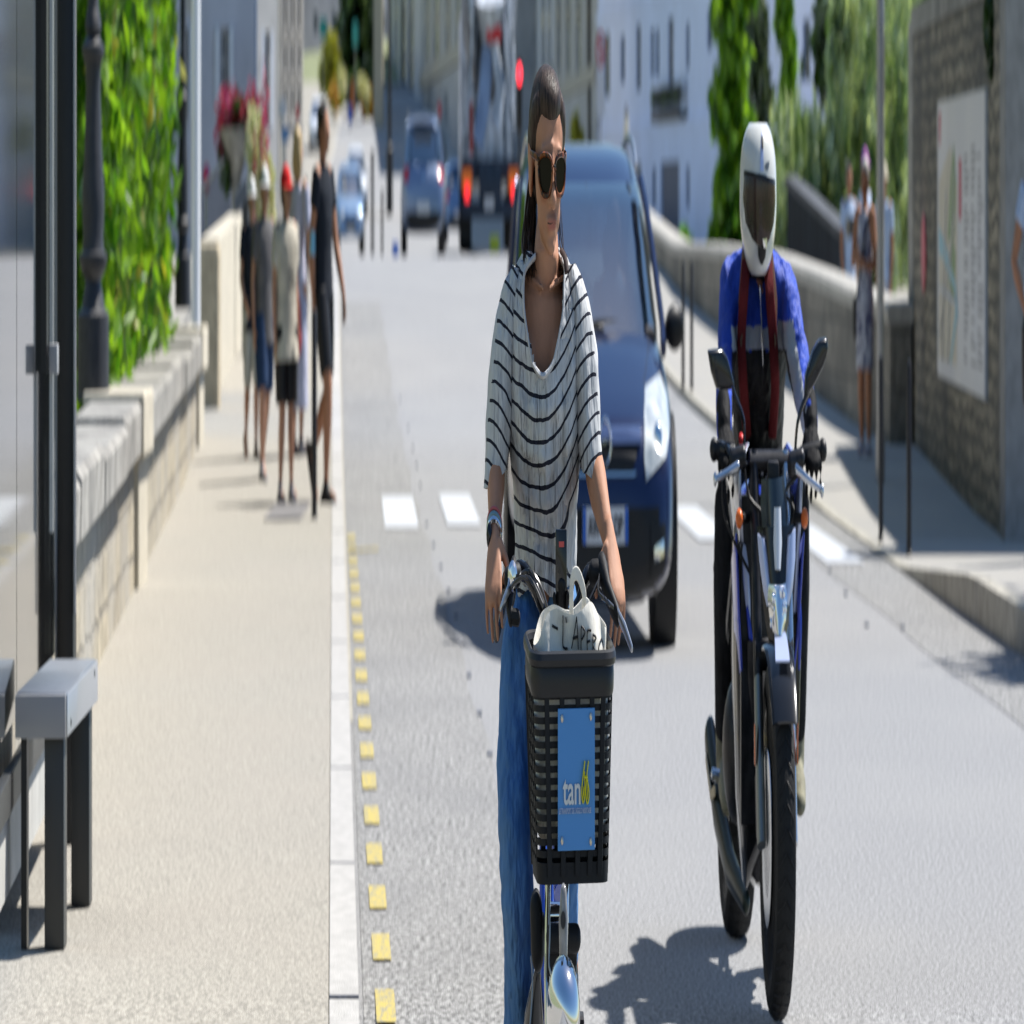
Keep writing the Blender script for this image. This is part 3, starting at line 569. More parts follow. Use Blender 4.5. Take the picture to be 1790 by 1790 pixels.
# ---------------------------------------------------------------- buildings
M_pane = mat('window_pane', (.02,.035,.055), .08, spec=.8)
M_wf = mat('window_frame', (.50,.52,.55), .5)
M_blueframe = mat('blue_grey_frame', (.12,.17,.26), .5)
M_shut = mat('shutter_white', (.62,.65,.70), .6, var=.05, vs=5)
M_shut2 = mat('shutter_grey', (.20,.22,.24), .6)
M_slate = mat('slate_roof', (.07,.075,.085), .6, var=.3, vs=3)
M_trim = mat('stone_trim', (.42,.40,.36), .85, var=.1, vs=4)
def facade(t, a, b, z0, z1, wins, m, depth=8, reveal=.18, wallname='wall'):
    """a, b: (x,y) ends, left to right as seen from the street; wins: (u0,u1,z0,z1,kind)"""
    a = Vector((*a,0)); b = Vector((*b,0)); L = (b-a).length; d = (b-a)/L; nrm = Vector((d.y,-d.x,0))
    if nrm.dot(a) > 0: nrm = -nrm
    Q = lambda u, z, o=0: a+d*u+nrm*o+Vector((0,0,z))
    us = sorted({0, L}|{w[0] for w in wins}|{w[1] for w in wins}); zs = sorted({z0, z1}|{w[2] for w in wins}|{w[3] for w in wins})
    g = G()
    for u0, u1 in zip(us, us[1:]):
        for q0, q1 in zip(zs, zs[1:]):
            uc, zc = (u0+u1)/2, (q0+q1)/2
            if any(w[0] < uc < w[1] and w[2] < zc < w[3] for w in wins): continue
            g.add([Q(u0,q0),Q(u1,q0),Q(u1,q1),Q(u0,q1)], [(0,1,2,3)])
    for w in wins:
        c = [(w[0],w[2]),(w[1],w[2]),(w[1],w[3]),(w[0],w[3])]
        for (p, q) in zip(c, c[1:]+c[:1]): g.add([Q(*p),Q(*q),Q(*q,-reveal),Q(*p,-reveal)], [(0,1,2,3)])
    g.add([Q(0,z0),Q(0,z1),Q(0,z1,-depth),Q(0,z0,-depth)], [(0,1,2,3)]); g.add([Q(L,z0),Q(L,z1),Q(L,z1,-depth),Q(L,z0,-depth)], [(0,1,2,3)])
    g.add([Q(0,z1),Q(L,z1),Q(L,z1,-depth),Q(0,z1,-depth)], [(0,1,2,3)]); g.add([Q(0,z0,-depth),Q(L,z0,-depth),Q(L,z1,-depth),Q(0,z1,-depth)], [(0,1,2,3)])
    obj(wallname, g, m, t, smooth=False)
    for w in wins:
        u0,u1,q0,q1,kd = w; s = .07
        def slabq(name, x0, x1, y0, y1, o0, o1, mm, par):
            g = G(); prism(g, [Q(x0,y0,o0),Q(x1,y0,o0),Q(x1,y1,o0),Q(x0,y1,o0)], [Q(x0,y0,o1),Q(x1,y0,o1),Q(x1,y1,o1),Q(x0,y1,o1)]); return obj(name, g, mm, par, smooth=False)
        if kd.startswith('door'):
            o = slabq('door', u0, u1, q0, q1, -reveal, -reveal+.05, mat('door_blue', (.05,.08,.14), .5) if kd == 'door' else M_shut2, t)
            slabq('handle', u1-.2, u1-.14, q0+1, q0+1.15, -reveal+.05, -reveal+.09, M_steel, o)
            continue
        g = G()
        for (x0,x1,y0,y1) in ((u0,u1,q0,q0+s),(u0,u1,q1-s,q1),(u0,u0+s,q0+s,q1-s),(u1-s,u1,q0+s,q1-s),((u0+u1)/2-s/2,(u0+u1)/2+s/2,q0+s,q1-s),(u0+s,(u0+u1)/2-s/2,q0+(q1-q0)*.6,q0+(q1-q0)*.6+s*.7),((u0+u1)/2+s/2,u1-s,q0+(q1-q0)*.6,q0+(q1-q0)*.6+s*.7)):
            prism(g, [Q(x0,y0,-reveal+.02),Q(x1,y0,-reveal+.02),Q(x1,y1,-reveal+.02),Q(x0,y1,-reveal+.02)], [Q(x0,y0,-reveal+.08),Q(x1,y0,-reveal+.08),Q(x1,y1,-reveal+.08),Q(x0,y1,-reveal+.08)])
        wo = obj('window', g, M_blueframe if 'b' in kd else M_wf, t, smooth=False)
        slabq('pane', u0, u1, q0, q1, -reveal-.02, -reveal, M_pane, wo)
        if 'f' in kd:
            g = G()
            for (x0,x1,y0,y1) in ((u0-.16,u1+.16,q0-.2,q0-.003),(u0-.14,u0-.003,q0,q1),(u1+.003,u1+.14,q0,q1),(u0-.16,u1+.16,q1+.003,q1+.2)):
                prism(g, [Q(x0,y0,.003),Q(x1,y0,.003),Q(x1,y1,.003),Q(x0,y1,.003)], [Q(x0,y0,.06),Q(x1,y0,.06),Q(x1,y1,.06),Q(x0,y1,.06)])
            obj('surround', g, M_trim, wo, smooth=False)
        if 's' in kd:
            sw = (u1-u0)*.5
            for x0, x1 in ((u0-sw-.05, u0-.05), (u1+.05, u1+sw+.05)): slabq('shutter', x0, x1, q0-.02, q1+.02, .004, .05, M_shut2 if 'g' in kd else M_shut, wo)
    def band(name, zz, h, o, mm): 
        g = G(); prism(g, [Q(0,zz,.004),Q(L,zz,.004),Q(L,zz+h,.004),Q(0,zz+h,.004)], [Q(0,zz,o),Q(L,zz,o),Q(L,zz+h,o),Q(0,zz+h,o)]); return obj(name, g, mm, t, smooth=False)
    return Q, band, L
def roof(t, a, b, z, depth, h, m=None):
    a = Vector((*a,z)); b = Vector((*b,z)); d = (b-a).normalized(); n = Vector((d.y,-d.x,0))
    if n.dot(Vector((a.x,a.y,0))) > 0: n = -n
    g = G(); A = [a-d*.2+n*.4, b+d*.2+n*.4, b+d*.2-n*(depth+.4), a-d*.2-n*(depth+.4)]; m1 = a-n*depth/2+Vector((0,0,h)); m2 = b-n*depth/2+Vector((0,0,h))
    g.add(A+[m1,m2], [(0,1,5,4),(2,3,4,5),(1,2,5),(3,0,4),(0,3,2,1)]); return obj('roof', g, m or M_slate, t, smooth=False)
def uz(a, b, px, py):                               # where a sight line meets the plane over a-b
    ax, ay = a; dx, dy = b[0]-a[0], b[1]-a[1]; L = math.hypot(dx, dy); k = (px-895)/3764
    s = (k*ay-ax)/(dx-k*dy); Y = ay+s*dy; return s*L, 1.36-(py-352)*Y/13400
def win(a, b, x0, x1, ytop, ybot, kd='f'):
    u0, _ = uz(a, b, x0, 0); u1, _ = uz(a, b, x1, 0); xm = (x0+x1)/2; _, zt = uz(a, b, xm, ytop); _, zb = uz(a, b, xm, ybot); return (u0, u1, zb, zt, kd)
M_white = mat('pale_blue_render', (.58,.68,.92), .9, var=.06, vs=.5, bump=.1, bs=20)
a, b = (5.98,150), (15.6,101.5)
t = thing('white_house', (10,125,.2), 'wide pale rendered house with tall windows and flowered balcony behind the car', 'house')
wins = [win(a,b,*q) for q in ((1056,1066,58,170,'b'),(1085,1092,62,146,'b'),(1112,1120,42,160,'b'),(1137,1143,50,136,'b'),(1146,1152,50,136,'b'),(1168,1177,30,150,'b'),(1199,1205,40,122,'b'),(1236,1244,14,88,'b'),(1275,1286,10,130,'b'),(1330,1342,10,120,'b'),(1403,1416,32,142,'b'),
    (1111,1121,285,332,'b'),(1140,1146,292,364,'b'),(1199,1205,290,366,'b'),(1280,1292,280,370,'b'),(1340,1352,280,370,'b'))]
wins.append(win(a,b,1155,1187,282,425,'door'))
Q, bnd, L = facade(t, a, b, -.6, 9.2, wins, M_white); 
u, z = uz(a, b, 1120, 238); bnd('string_course', z, .22, .14, M_white); u, z = uz(a, b, 1120, 18); bnd('upper_course', z, .2, .14, M_white); roof(t, a, b, 9.2, 8, 3)
u0, z0 = uz(a,b,1153,204); u1, _ = uz(a,b,1203,204); g = G()
for i in range(26):
    u = u0+(u1-u0)*i/25; prism(g, [Q(u-.02,z0,.5),Q(u+.02,z0,.5),Q(u+.02,z0+.42,.5),Q(u-.02,z0+.42,.5)], [Q(u-.02,z0,.54),Q(u+.02,z0,.54),Q(u+.02,z0+.42,.54),Q(u-.02,z0+.42,.54)])
prism(g, [Q(u0,z0-.12,.0),Q(u1,z0-.12,.0),Q(u1,z0,.0),Q(u0,z0,.0)], [Q(u0,z0-.12,.56),Q(u1,z0-.12,.56),Q(u1,z0,.56),Q(u0,z0,.56)])
prism(g, [Q(u0,z0+.42,.48),Q(u1,z0+.42,.48),Q(u1,z0+.48,.48),Q(u0,z0+.48,.48)], [Q(u0,z0+.42,.56),Q(u1,z0+.42,.56),Q(u1,z0+.48,.56),Q(u0,z0+.48,.56)])
obj('balcony', g, M_black, t, smooth=False)
o = leaves('balcony_plants', [(Q(u0+(u1-u0)*k, z0+.3, .42), (.35,.25,.16), 1) for k in (.1,.3,.5,.7,.9)], 350, .10, M_leafd, t, 1.4, seed=21)
# row on the right-hand side of the far street
M_g1 = mat('grey_stone_front', (.50,.49,.47), .9, var=.12, vs=1.2); M_g2 = mat('tan_stone_front', (.42,.425,.44), .9, var=.15, vs=1.2); M_g3 = mat('blue_grey_front', (.50,.53,.60), .9, var=.1, vs=.8); M_g4 = mat('cream_front', (.50,.51,.54), .9, var=.1, vs=.8)
def rowhouse(a, b, label, m, cols, rows, zt=13, kd='f', z0=-.5, trim=True, shop=None):
    t = thing('town_house', (a[0], a[1], zg(a[1])), label, 'house', 'houses along the far street'); wins = []
    for i, (x0, x1) in enumerate(cols):
        for (y0, y1) in rows: wins.append(win(a, b, x0, x1, y0, y1, kd))
    if shop: wins += [win(a, b, *q) for q in shop]
    Q, bnd, L = facade(t, a, b, z0, zt, wins, m, depth=9)
    roof(t, a, b, zt, 9, 3); return t, Q, bnd
def X(px, Y): return (px-895)*Y/3764
h1a, h1b = (X(968,188),188), (X(1046,152),152)
t, Q, bnd = rowhouse(h1a, h1b, 'tan stone house with tall windows beside the pale house', M_g2, [(974,980),(990,997),(1008,1016),(1026,1034)], [(-60,20),(30,130)], kd='fg', shop=[(996,1004,215,280,'doorg'),(1028,1036,220,285,'doorg')])
u, z = uz(h1a, h1b, 1010, 160); bnd('cornice', z, .35, .25, M_trim); g = G(); q = uz(h1a,h1b,1033,0)[0]; obj('downpipe', (lambda g: (tube(g, [Q(q,0,.12),Q(q,12,.12)], .12, 8), g)[1])(G()), M_dk, t)
h2a, h2b = (X(912,222),222), (X(967,189),189)
t, Q, bnd = rowhouse(h2a, h2b, 'blue grey house front behind the red traffic light', M_g3, [(918,923),(932,938),(947,953),(958,963)], [(-40,20),(48,130)], kd='fg', z0=1.5, shop=[(925,933,190,245,'doorg'),(948,956,195,250,'doorg')]); u, z = uz(h2a,h2b,940,150); bnd('cornice', z, .3, .2, M_trim)
h3a, h3b = (X(790,268),268), (X(911,223),223)
t, Q, bnd = rowhouse(h3a, h3b, 'cream house front above the concrete mixer', M_g4, [(796,802),(812,820),(836,845),(862,870),(888,896)], [(-30,40),(60,130)], kd='sfg', z0=2.5)
h4a, h4b = (X(738,262),262), (X(812,205),205)
t, Q, bnd = rowhouse(h4a, h4b, 'narrow stone front with cornice between silver car and mixer', M_g2, [(745,751),(760,768),(780,788),(798,805)], [(-50,20),(40,100)], kd='fg', z0=1.5, shop=[(748,754,150,205,'doorg'),(776,783,160,215,'doorg')]); u, z = uz(h4a,h4b,775,130); bnd('cornice', z, .5, .4, M_trim)
h5a, h5b = (X(682,330),330), (X(737,263),263)
t, Q, bnd = rowhouse(h5a, h5b, 'pale farthest house front left of the silver car roof', M_g4, [(690,695),(704,710),(718,724)], [(-40,10),(30,90),(110,165)], kd='fg', z0=3.5, zt=16)
# left-hand row
M_l1 = mat('lilac_grey_front', (.46,.47,.53), .9, var=.1, vs=.8, bump=.2, bs=6)
l1a, l1b = (X(285,90),90), (X(446,91),91)
t, Q, bnd = rowhouse(l1a, l1b, 'lilac grey house with open white shutters behind the white pole', M_l1, [(322,329),(385,399)], [(48,205)], kd='s', z0=0, shop=[(330,336,-70,-10,'f')]); 
l2a, l2b = (X(440,101),101), (X(486,102),102)
t, Q, bnd = rowhouse(l2a, l2b, 'grey house with one closed tall white shutter window, left', M_g1, [(462,471)], [(55,222)], kd='s', z0=0); g = G()
for px in (432, 437, 449): q = P(px, 0, 97); tube(g, [(q.x,96.5,.3),(q.x,96.5,9)], .07, 8)
obj('downpipes', g, M_blueframe, t)
l3a, l3b = (X(488,140),140), (X(530,142),142)
t, Q, bnd = rowhouse(l3a, l3b, 'sunlit far narrow house above the blond woman', mat('pale_front', (.46,.43,.38), .9, var=.12, vs=1), [(495,500),(508,513),(520,525)], [(-20,50),(75,125),(150,200)], kd='fg', z0=0); 
l4a, l4b = (X(530,330),330), (X(690,345),345)
t = thing('slate_house', (X(600,330),330,6), 'wide grey far house closing the end of the street', 'house'); Q, bnd, L = facade(t, l4a, l4b, 3, 15, [win(l4a,l4b,x,x+7,20,60,'b') for x in (548,580,612,650,668)], mat('far_grey_front', (.20,.21,.24), .9, var=.2, vs=.4)); roof(t, l4a, l4b, 15, 9, 4)
g = G(); q = P(662,200,235); box(g, (q.x-.55,235,2.5), (q.x+.45,236,10)); box(g, (q.x-.65,234.9,9.4),(q.x+.55,236.1,9.6)); tag(obj('cream_gatepost', g, M_lime, smooth=False), 'cream stone pillar at the top of the street', 'pillar')
# ---------------------------------------------------------------- greenery
def tree(name, label, base, vols, n, size, m, cat='tree', el=1.7, tops=None, seed=1, group=None, tr=.2, jit=.5):
    t = thing(name, base, label, cat, group); leaves('crown', vols, n, size, m, t, el, seed=seed, jit=jit)
    trunk('trunk', base, tops or [v[0] for v in vols[:4]], tr, t); return t
V = lambda px, py, Y, rx, ry, rz, w=1: (P(px,py,Y), (rx*Y/3764, ry, rz*Y/13400), w)
b0 = Vector((X(1280,80),80,.3))
tree('young_tree', 'bright green slender tree between the pale house and the helmet', b0, [V(1268,30,80,26,.9,60,2),V(1285,110,80,24,.9,70,2),V(1262,190,80,22,.9,60,1.4),V(1290,240,80,26,.9,70,2),V(1270,330,80,24,.9,60,1.6),V(1290,390,80,28,.9,60,2),V(1258,430,80,20,.8,50,1),V(1300,-40,80,30,1,60,2)], 5200, .17, M_leaf, seed=31, tr=.12)
tree('thin_tree', 'thin bright green tree in front of the pale house, right of the helmet', Vector((X(1372,84),84,.3)), [V(1370,20,84,14,.5,60,1),V(1380,110,84,12,.5,70,1),V(1372,180,84,11,.5,50,.8),V(1375,-50,84,15,.5,60,1)], 1500, .16, M_leaf, seed=32, tr=.06)
tree('grey_green_tree', 'dull grey green tree behind the bright slender tree', Vector((X(1325,92),92,.3)), [V(1322,60,92,22,.9,90,1),V(1330,160,92,20,.9,70,1),V(1315,240,92,26,.9,70,1)], 1300, .18, mat('dull_leaf', (.09,.13,.08), .5, col2=(.05,.08,.06), vs=1.5, translu=.3), seed=33, tr=.08)
# willow: hanging shoots
t = thing('weeping_willow', (X(1500,66),66,-1), 'wide pale green willow hanging over the right parapet', 'tree')
r = np.random.default_rng(5); cs = []
for (px0, px1, yt, yb, n) in ((1455,1600,-80,520,420),(1330,1470,300,480,150),(1400,1470,200,420,80),(1350,1400,180,400,40)):
    for _ in range(n):
        px = r.uniform(px0, px1); Y = r.uniform(60, 70); top = r.uniform(yt, yb-80); ln = r.uniform(80, 240)
        for k in range(int(ln/11)): cs.append(((P(px+4*math.sin(k*.5+px), top+k*11, Y)), 0))
cs = [c for c in cs if c[0].z > -.5]
leaves('crown', [(c[0], (.16,.2,.14), 1) for c in cs], 26000, .095, M_leafw, t, 3.2, droop=1.6, seed=6, jit=0)
trunk('trunk', (X(1520,66),66,-.5), [P(1500,100,66),P(1560,60,67),P(1450,150,65)], .3, t)
tree('back_tree', 'dark green tree mass behind the willow', Vector((X(1540,98),98,0)), [V(1480,60,90,60,2,160,3),V(1560,40,90,50,2,160,3),V(1600,200,90,60,2,200,3),V(1520,300,90,60,2,120,3),V(1430,420,92,60,2,60,2),V(1350,440,92,50,2,60,1.5)], 7000, .26, M_leafd, seed=34, tr=.3)
tree('parapet_shrub', 'small bright plant behind the two thin bollards', Vector((X(1195,78),78,.7)), [V(1196,425,78,12,.4,32,1),V(1206,440,78,8,.4,20,.6)], 320, .10, M_leaf, 'shrub', seed=35, tr=.03)
tree('low_shrub', 'small yellow green shrub above the car roof', Vector((X(1008,150),150,.3)), [V(1006,232,150,8,.5,30,1),V(1012,245,150,7,.5,18,1)], 300, .2, M_yl, 'shrub', seed=36, tr=.04)
tree('far_dark_tree', 'tall dark green tree at the top of the street', Vector((X(622,300),300,6)), [V(612,40,300,20,3,90,3),V(608,110,300,16,3,50,2),V(640,60,300,18,3,110,3),V(636,150,300,16,3,50,2),V(620,-20,300,26,3,40,2)], 3600, .5, M_leafd, seed=37, tr=.5)
tree('far_green_tree', 'lighter green tree right of the dark far tree', Vector((X(652,285),285,5.5)), [V(650,70,285,14,2,90,2),V(660,130,285,10,2,70,1)], 900, .5, mat('mid_leaf', (.10,.14,.05), .5, col2=(.04,.07,.03), vs=.6, translu=.3), seed=38, tr=.3)
tree('yellow_bush', 'yellow green bush under the left teal sign at the street top', Vector((X(580,255),255,4.5)), [V(578,90,255,14,1.5,34,2),V(572,130,255,14,1.5,34,2),V(590,160,255,10,1.5,40,1.5)], 1300, .30, M_yl, 'bush', seed=39, tr=.1)
tree('orange_flower_bed', 'mixed orange and yellow flowers at the top of the street', Vector((X(600,245),245,4.2)), [V(584,170,245,8,1,28,1),V(640,180,245,9,1,34,1),V(655,200,245,8,1,25,1)], 600, .28, mat('orange_petal', (.60,.28,.03), .5, col2=(.50,.42,.05), vs=1.2, thr=(.42,.58)), 'flower bed', seed=40, tr=.05)
tree('white_flower_bed', 'white and yellow flowers beside the blue sign at the street top', Vector((X(618,243),243,4.2)), [V(598,140,243,8,1,24,1),V(632,150,243,7,1,20,1),V(641,165,243,6,1,16,1)], 420, .26, M_cream, 'flower bed', seed=41, tr=.05)
tree('street_bush_row', 'dark green bushes under the far tree', Vector((X(615,262),262,4.8)), [V(600,190,262,22,1.5,28,2),V(645,190,262,18,1.5,28,2),V(625,150,262,16,1.5,28,1)], 1500, .34, M_leafd, 'bush', seed=42, tr=.08)
def panel_sign(px, py, Y, w, h, col, label, name='road_sign', post=True):
    q = P(px,py,Y); t = thing(name, (q.x,Y,zg(Y)), label, 'road sign'); hw = w*Y/3764/2; hh = h*Y/13400/2
    g = G(); box(g, (q.x-hw,Y,q.z-hh), (q.x+hw,Y+.04,q.z+hh)); obj('panel', g, mat('sign_colour', col, .5), t, bevel=.01)
    if post: g = G(); tube(g, [(q.x,Y+.08,zg(Y)), (q.x,Y+.08,q.z+hh)], .05, 8); obj('post', g, M_steel, t)
    return t
panel_sign(565,48,240,13,32,(.03,.30,.28),'left teal sign near the top of the street'); panel_sign(621,60,240,10,42,(.08,.42,.36),'right teal sign in front of the dark far tree')
panel_sign(612,200,232,8,30,(.05,.12,.5),'small blue panel at the top of the street'); panel_sign(616,170,238,6,60,(.5,.16,.05),'orange panel at the top of the street')
panel_sign(691,437,84,11,26,(.03,.15,.55),'small blue bollard sign beside the silver car', name='blue_sign', post=False)
panel_sign(494,190,120,12,30,(.42,.45,.5),'pale panel on the left house corner'); panel_sign(498,235,118,13,26,(.08,.18,.35),'dark blue panel below the pale one, left')
roundsign(520,197,130,3.5,[(1,(.5,.03,.04))],'small red round sign above the blond woman')
roundsign(1050,86,118,9,[(1,(.42,.05,.06)),(.74,(.55,.57,.62))],'round red ringed prohibition sign left of the pale house', bar=55, under=.75)
roundsign(768,193,160,4,[(1,(.5,.03,.05))],'small red round sign right of the silver car')
g = G(); q = P(908,130,100); t = thing('traffic_light', (q.x,100,zg(100)), 'traffic light showing red above the mixer, left of the woman', 'traffic light')
box(g, (q.x-.13,100,q.z-.75), (q.x+.13,100.25,q.z+.2)); obj('housing', g, M_black, t, bevel=.03)
g = G(); ell(g, (q.x,99.97,q.z), (.12,.05,.13)); obj('red_lamp', g, mat('red_light', (1,.03,.05), .3, emit=2.2), t)
g = G(); tube(g, [(q.x,100.1,zg(100)),(q.x,100.1,q.z-.7)], .06, 8); obj('pole', g, M_black, t)
q = P(1095,225,112); t = thing('street_lantern', (q.x,112,.4), 'small lantern with cream globe above the car roof rail', 'lantern'); g = G(); ell(g, (q.x,112,q.z), (.13,.13,.22)); obj('globe', g, mat('globe', (.6,.58,.48), .4), t)
g = G(); lathe(g, (q.x,112,0), [(.05,.2),(.04,q.z-.2)], 8); lathe(g, (q.x,112,q.z+.2), [(.12,0),(.02,.15)], 8); obj('post', g, M_black, t)
q = P(681,215,180); g = G(); lathe(g, (q.x,180,0), [(.28,.9),(.28,2.6),(.16,2.7),(.12,7)], 12); tag(obj('dark_column', g, M_iron), 'dark thick post at the left end of the right-hand houses', 'post')
# solid dark panels put in for an open structure behind the right parapet
t = thing('dark_stand_in', (X(1420,75),75,-1), 'solid dark panels with sloping grey cap standing in for an open structure behind the right parapet', 'stand_in')
a0, a1 = P(1376,325,59.5), P(1468,418,57); g = G(); A = [Vector((a0.x,a0.y,-1)), Vector((a1.x,a1.y,-1)), a1, a0]; prism(g, A, [p+Vector((.2,.5,0)) for p in A]); obj('wall', g, mat('dark_board', (.018,.024,.032), .8, var=.3, vs=4, st=(3,3,.3)), t, smooth=False)
g = G(); A = [a0+Vector((-.1,-.25,.0)), a1+Vector((.1,-.25,-.04)), a1+Vector((.1,-.25,.04)), a0+Vector((-.1,-.25,.08))]; prism(g, A, [p+Vector((.5,1.0,0)) for p in A]); obj('roof', g, M_slate, t, smooth=False)
g = G(); q0, q1 = P(1448,395,56), P(1502,395,52); box(g, (q0.x,52.5,q0.z-.07),(q1.x,53.1,q0.z+.07)); tag(obj('dark_trough', g, M_dk, smooth=False, bevel=.02), 'dark flower trough between the two people behind the parapet', 'trough')
# street tree whose branches shade the right edge of the road
tree('side_tree', 'leafy street tree beyond the right edge of the picture', Vector((9.3,23.8,.1)), [((7.9,23.2,3.2),(.8,.8,.3),1),((8.9,23.4,3.9),(1.3,1.3,.7),2),((8.4,22.8,3.0),(.6,.25,.12),.5),((9.6,24,4.8),(1.5,1.4,.8),2)], 2600, .16, M_leafd, seed=50, tr=.14)
# ---------------------------------------------------------------- vehicles
M_tyre = mat('tyre_rubber', (.012,.012,.012), .8, bump=.2, bs=80); M_rim = mat('alloy_rim', (.35,.36,.38), .3, metal=.9)
M_blk = mat('black_plastic', (.010,.010,.011), .5, bump=.06, bs=60); M_chr = mat('chrome', (.7,.71,.73), .08, metal=1)
M_cg = glass('car_glass', (.30,.37,.42), .03, .66); M_red = mat('tail_red', (.50,.01,.02), .25, coat=.5); M_int = mat('car_interior', (.03,.03,.035), .8)
M_plate = mat('plate_white', (.55,.56,.58), .5); M_pblue = mat('plate_blue', (.02,.10,.40), .5); M_ink = mat('ink_black', (.01,.01,.012), .6)
def sring(w, z0, z1, y, n=40, e=4.0, ch=0.):
    r = []; zc = (z0+z1)/2; h = (z1-z0)/2
    for j in range(n):
        t = 2*math.pi*j/n; c, s = math.cos(t), math.sin(t); x = w*math.copysign(abs(c)**(2/e), c); z = zc+h*math.copysign(abs(s)**(2/e), s)
        if s > 0: z += ch*(1-(x/w)**2)
        r.append(Vector((x, y, z)))
    return r
def hring(w, y0, y1, z, n=48, e=5.0, fr=.12, rr=.05):
    r = []; yc = (y0+y1)/2; h = (y1-y0)/2
    for j in range(n):
        t = 2*math.pi*j/n; c, s = math.cos(t), math.sin(t); x = w*math.copysign(abs(c)**(2/e), c); y = yc+h*math.copysign(abs(s)**(2/e), s)
        y += (fr*(x/w)**2 if s < 0 else -rr*(x/w)**2)
        r.append(Vector((x, y, z)))
    return r
def wheel(par, x, y, r, w, side):
    g = G(); M = Matrix.Rotation(math.radians(90),3,'Y')
    lathe(g, (x,y,r), [(r*.66,-w/2),(r*.93,-w/2),(r*.99,-w*.38),(r,-w*.2),(r,w*.2),(r*.99,w*.38),(r*.93,w/2),(r*.66,w/2),(r*.6,w*.2),(r*.6,-w*.2),(r*.66,-w/2)], 32, M=M); o = obj('wheel', g, M_tyre, par, local=True)
    g = G(); lathe(g, (x,y,r), [(r*.64,-w*.42),(r*.60,-w*.3),(r*.2,-w*.34),(r*.1,-w*.3),(r*.1,w*.3),(r*.2,w*.34),(r*.60,w*.3),(r*.64,w*.42)], 24, M=M)
    obj('rim', g, M_rim, o, local=True)
def car(name, loc, label, rz, paint, body, cabin, roofz, W, wb, wy, rear=None, tail=None, group=None, wr=.32, glassm=None, scale=1):
    """local y grows from the end that faces us; body stations, cabin rings, roof rings"""
    t = thing(name, loc, label, 'car' if 'van' not in name else 'van', group, rz)
    g = G(); R = []
    for st in body: R.append(sring(st[3], st[1], st[2], st[0], e=st[4] if len(st) > 4 else 4.5, ch=.03))
    rings(g, R); bg = g; bv = bvh_of(g); obj('body', g, paint, t, local=True, auto=60)
    g2 = G(); R = [hring(w, y0, y1, z, fr=f, rr=q) for (z, y0, y1, w, f, q) in cabin]; rings(g2, R); cg = g2; obj('windows', g2, glassm or M_cg, t, local=True, auto=60)
    g3 = G(); R = [hring(w, y0, y1, z, fr=f, rr=q) for (z, y0, y1, w, f, q) in roofz]; rings(g3, R); obj('roof', g3, paint, t, local=True, auto=60)
    for s in (-1, 1):
        for k, (fy) in enumerate((0, .36, .66, 1)):
            pts = []; g4 = G()
            for (z, y0, y1, w, f, q) in cabin:
                yy = y0+f*.75+(y1-y0-f)*fy if k else y0+f*.62
                if k == 3: yy = y1-q*.5-.02
                pts.append((s*(w*(.955 if k in (0,3) else .998)), yy, z))
            tube(g4, pts, [(.035,.035)]*len(pts), 6); obj('pillar', g4, paint, t, local=True)
    for s in (-1, 1):
        for yy in wb: wheel(t, s*(W-.12), yy, wr, .21, s)
    # dark wheel arches
    for s in (-1, 1):
        for yy in wb: g5 = G(); lathe(g5, (s*(W-.115), yy, wr+.01), [(wr+.06,-.125),(wr+.06,.125)], 24, M=Matrix.Rotation(math.radians(90),3,'Y')); obj('wheel_arch', g5, M_blk, t, local=True)
    return t, bg, bv, cg
# dark blue people carrier in front
M_blue = mat('dark_blue_paint', (.007,.016,.062), .28, metal=.35, coat=1.0)
body = [(0.0,.25,.44,.50,3),(.03,.20,.58,.64,3.2),(.09,.17,.655,.745,3.6),(.2,.16,.70,.80,4),(.4,.16,.765,.84,4.4),(.7,.17,.85,.875,4.6),(1.0,.18,.925,.885,4.8),(1.35,.19,.965,.89,5),(2.5,.2,.975,.895,5),(3.6,.2,.98,.89,5),(4.15,.22,.99,.86,4.5),(4.4,.3,.95,.78,4)]
cab = [(.90,.90,4.33,.85,.14,.08),(.97,1.02,4.30,.86,.17,.09),(1.1,1.27,4.26,.83,.19,.09),(1.22,1.50,4.2,.80,.2,.1),(1.34,1.78,4.12,.765,.2,.1),(1.42,2.02,4.05,.735,.2,.1)]
rf = [(1.405,2.03,4.06,.742,.2,.1),(1.45,2.18,4.0,.72,.18,.1),(1.50,2.38,3.9,.67,.15,.1),(1.535,2.65,3.7,.58,.1,.1),(1.555,2.95,3.4,.42,.05,.05)]
loc = Vector((.985, 22.75, 0))
t, bg, bv, cg = car('parked_car' if False else 'people_carrier', loc, 'dark blue people carrier driving behind the cyclist with windscreen reflecting sky', math.radians(3.8), M_blue, body, cab, rf, .895, (.86, 3.5), 0)
t.scale = (.93,1,1)
def pp(name, A, B, m, par=t, n=12, k=12, off=.004, th=.02, bvv=bv, **kw): return obj(name, patch(bvv, A, B, n, k, off, th), m, par, local=True, **kw)
pp('bumper_trim', [(-.62,.45),(-.62,.18)], [(.62,.45),(.62,.18)], M_blk, k=24, off=.006)
pp('grille', [(-.40,.655),(-.36,.60),(-.30,.545)], [(.40,.655),(.36,.60),(.30,.545)], M_blk, k=20, off=.008)
pp('grille_bar', [(-.42,.690),(-.415,.640)], [(.42,.690),(.415,.640)], mat('grille_bar', (.10,.14,.26), .22, metal=.6, coat=1), k=20, n=4, off=.022, th=.02)
pp('grille_lip', [(-.37,.555),(-.33,.545)], [(.37,.555),(.33,.545)], M_chr, k=20, n=3, off=.016, th=.012)
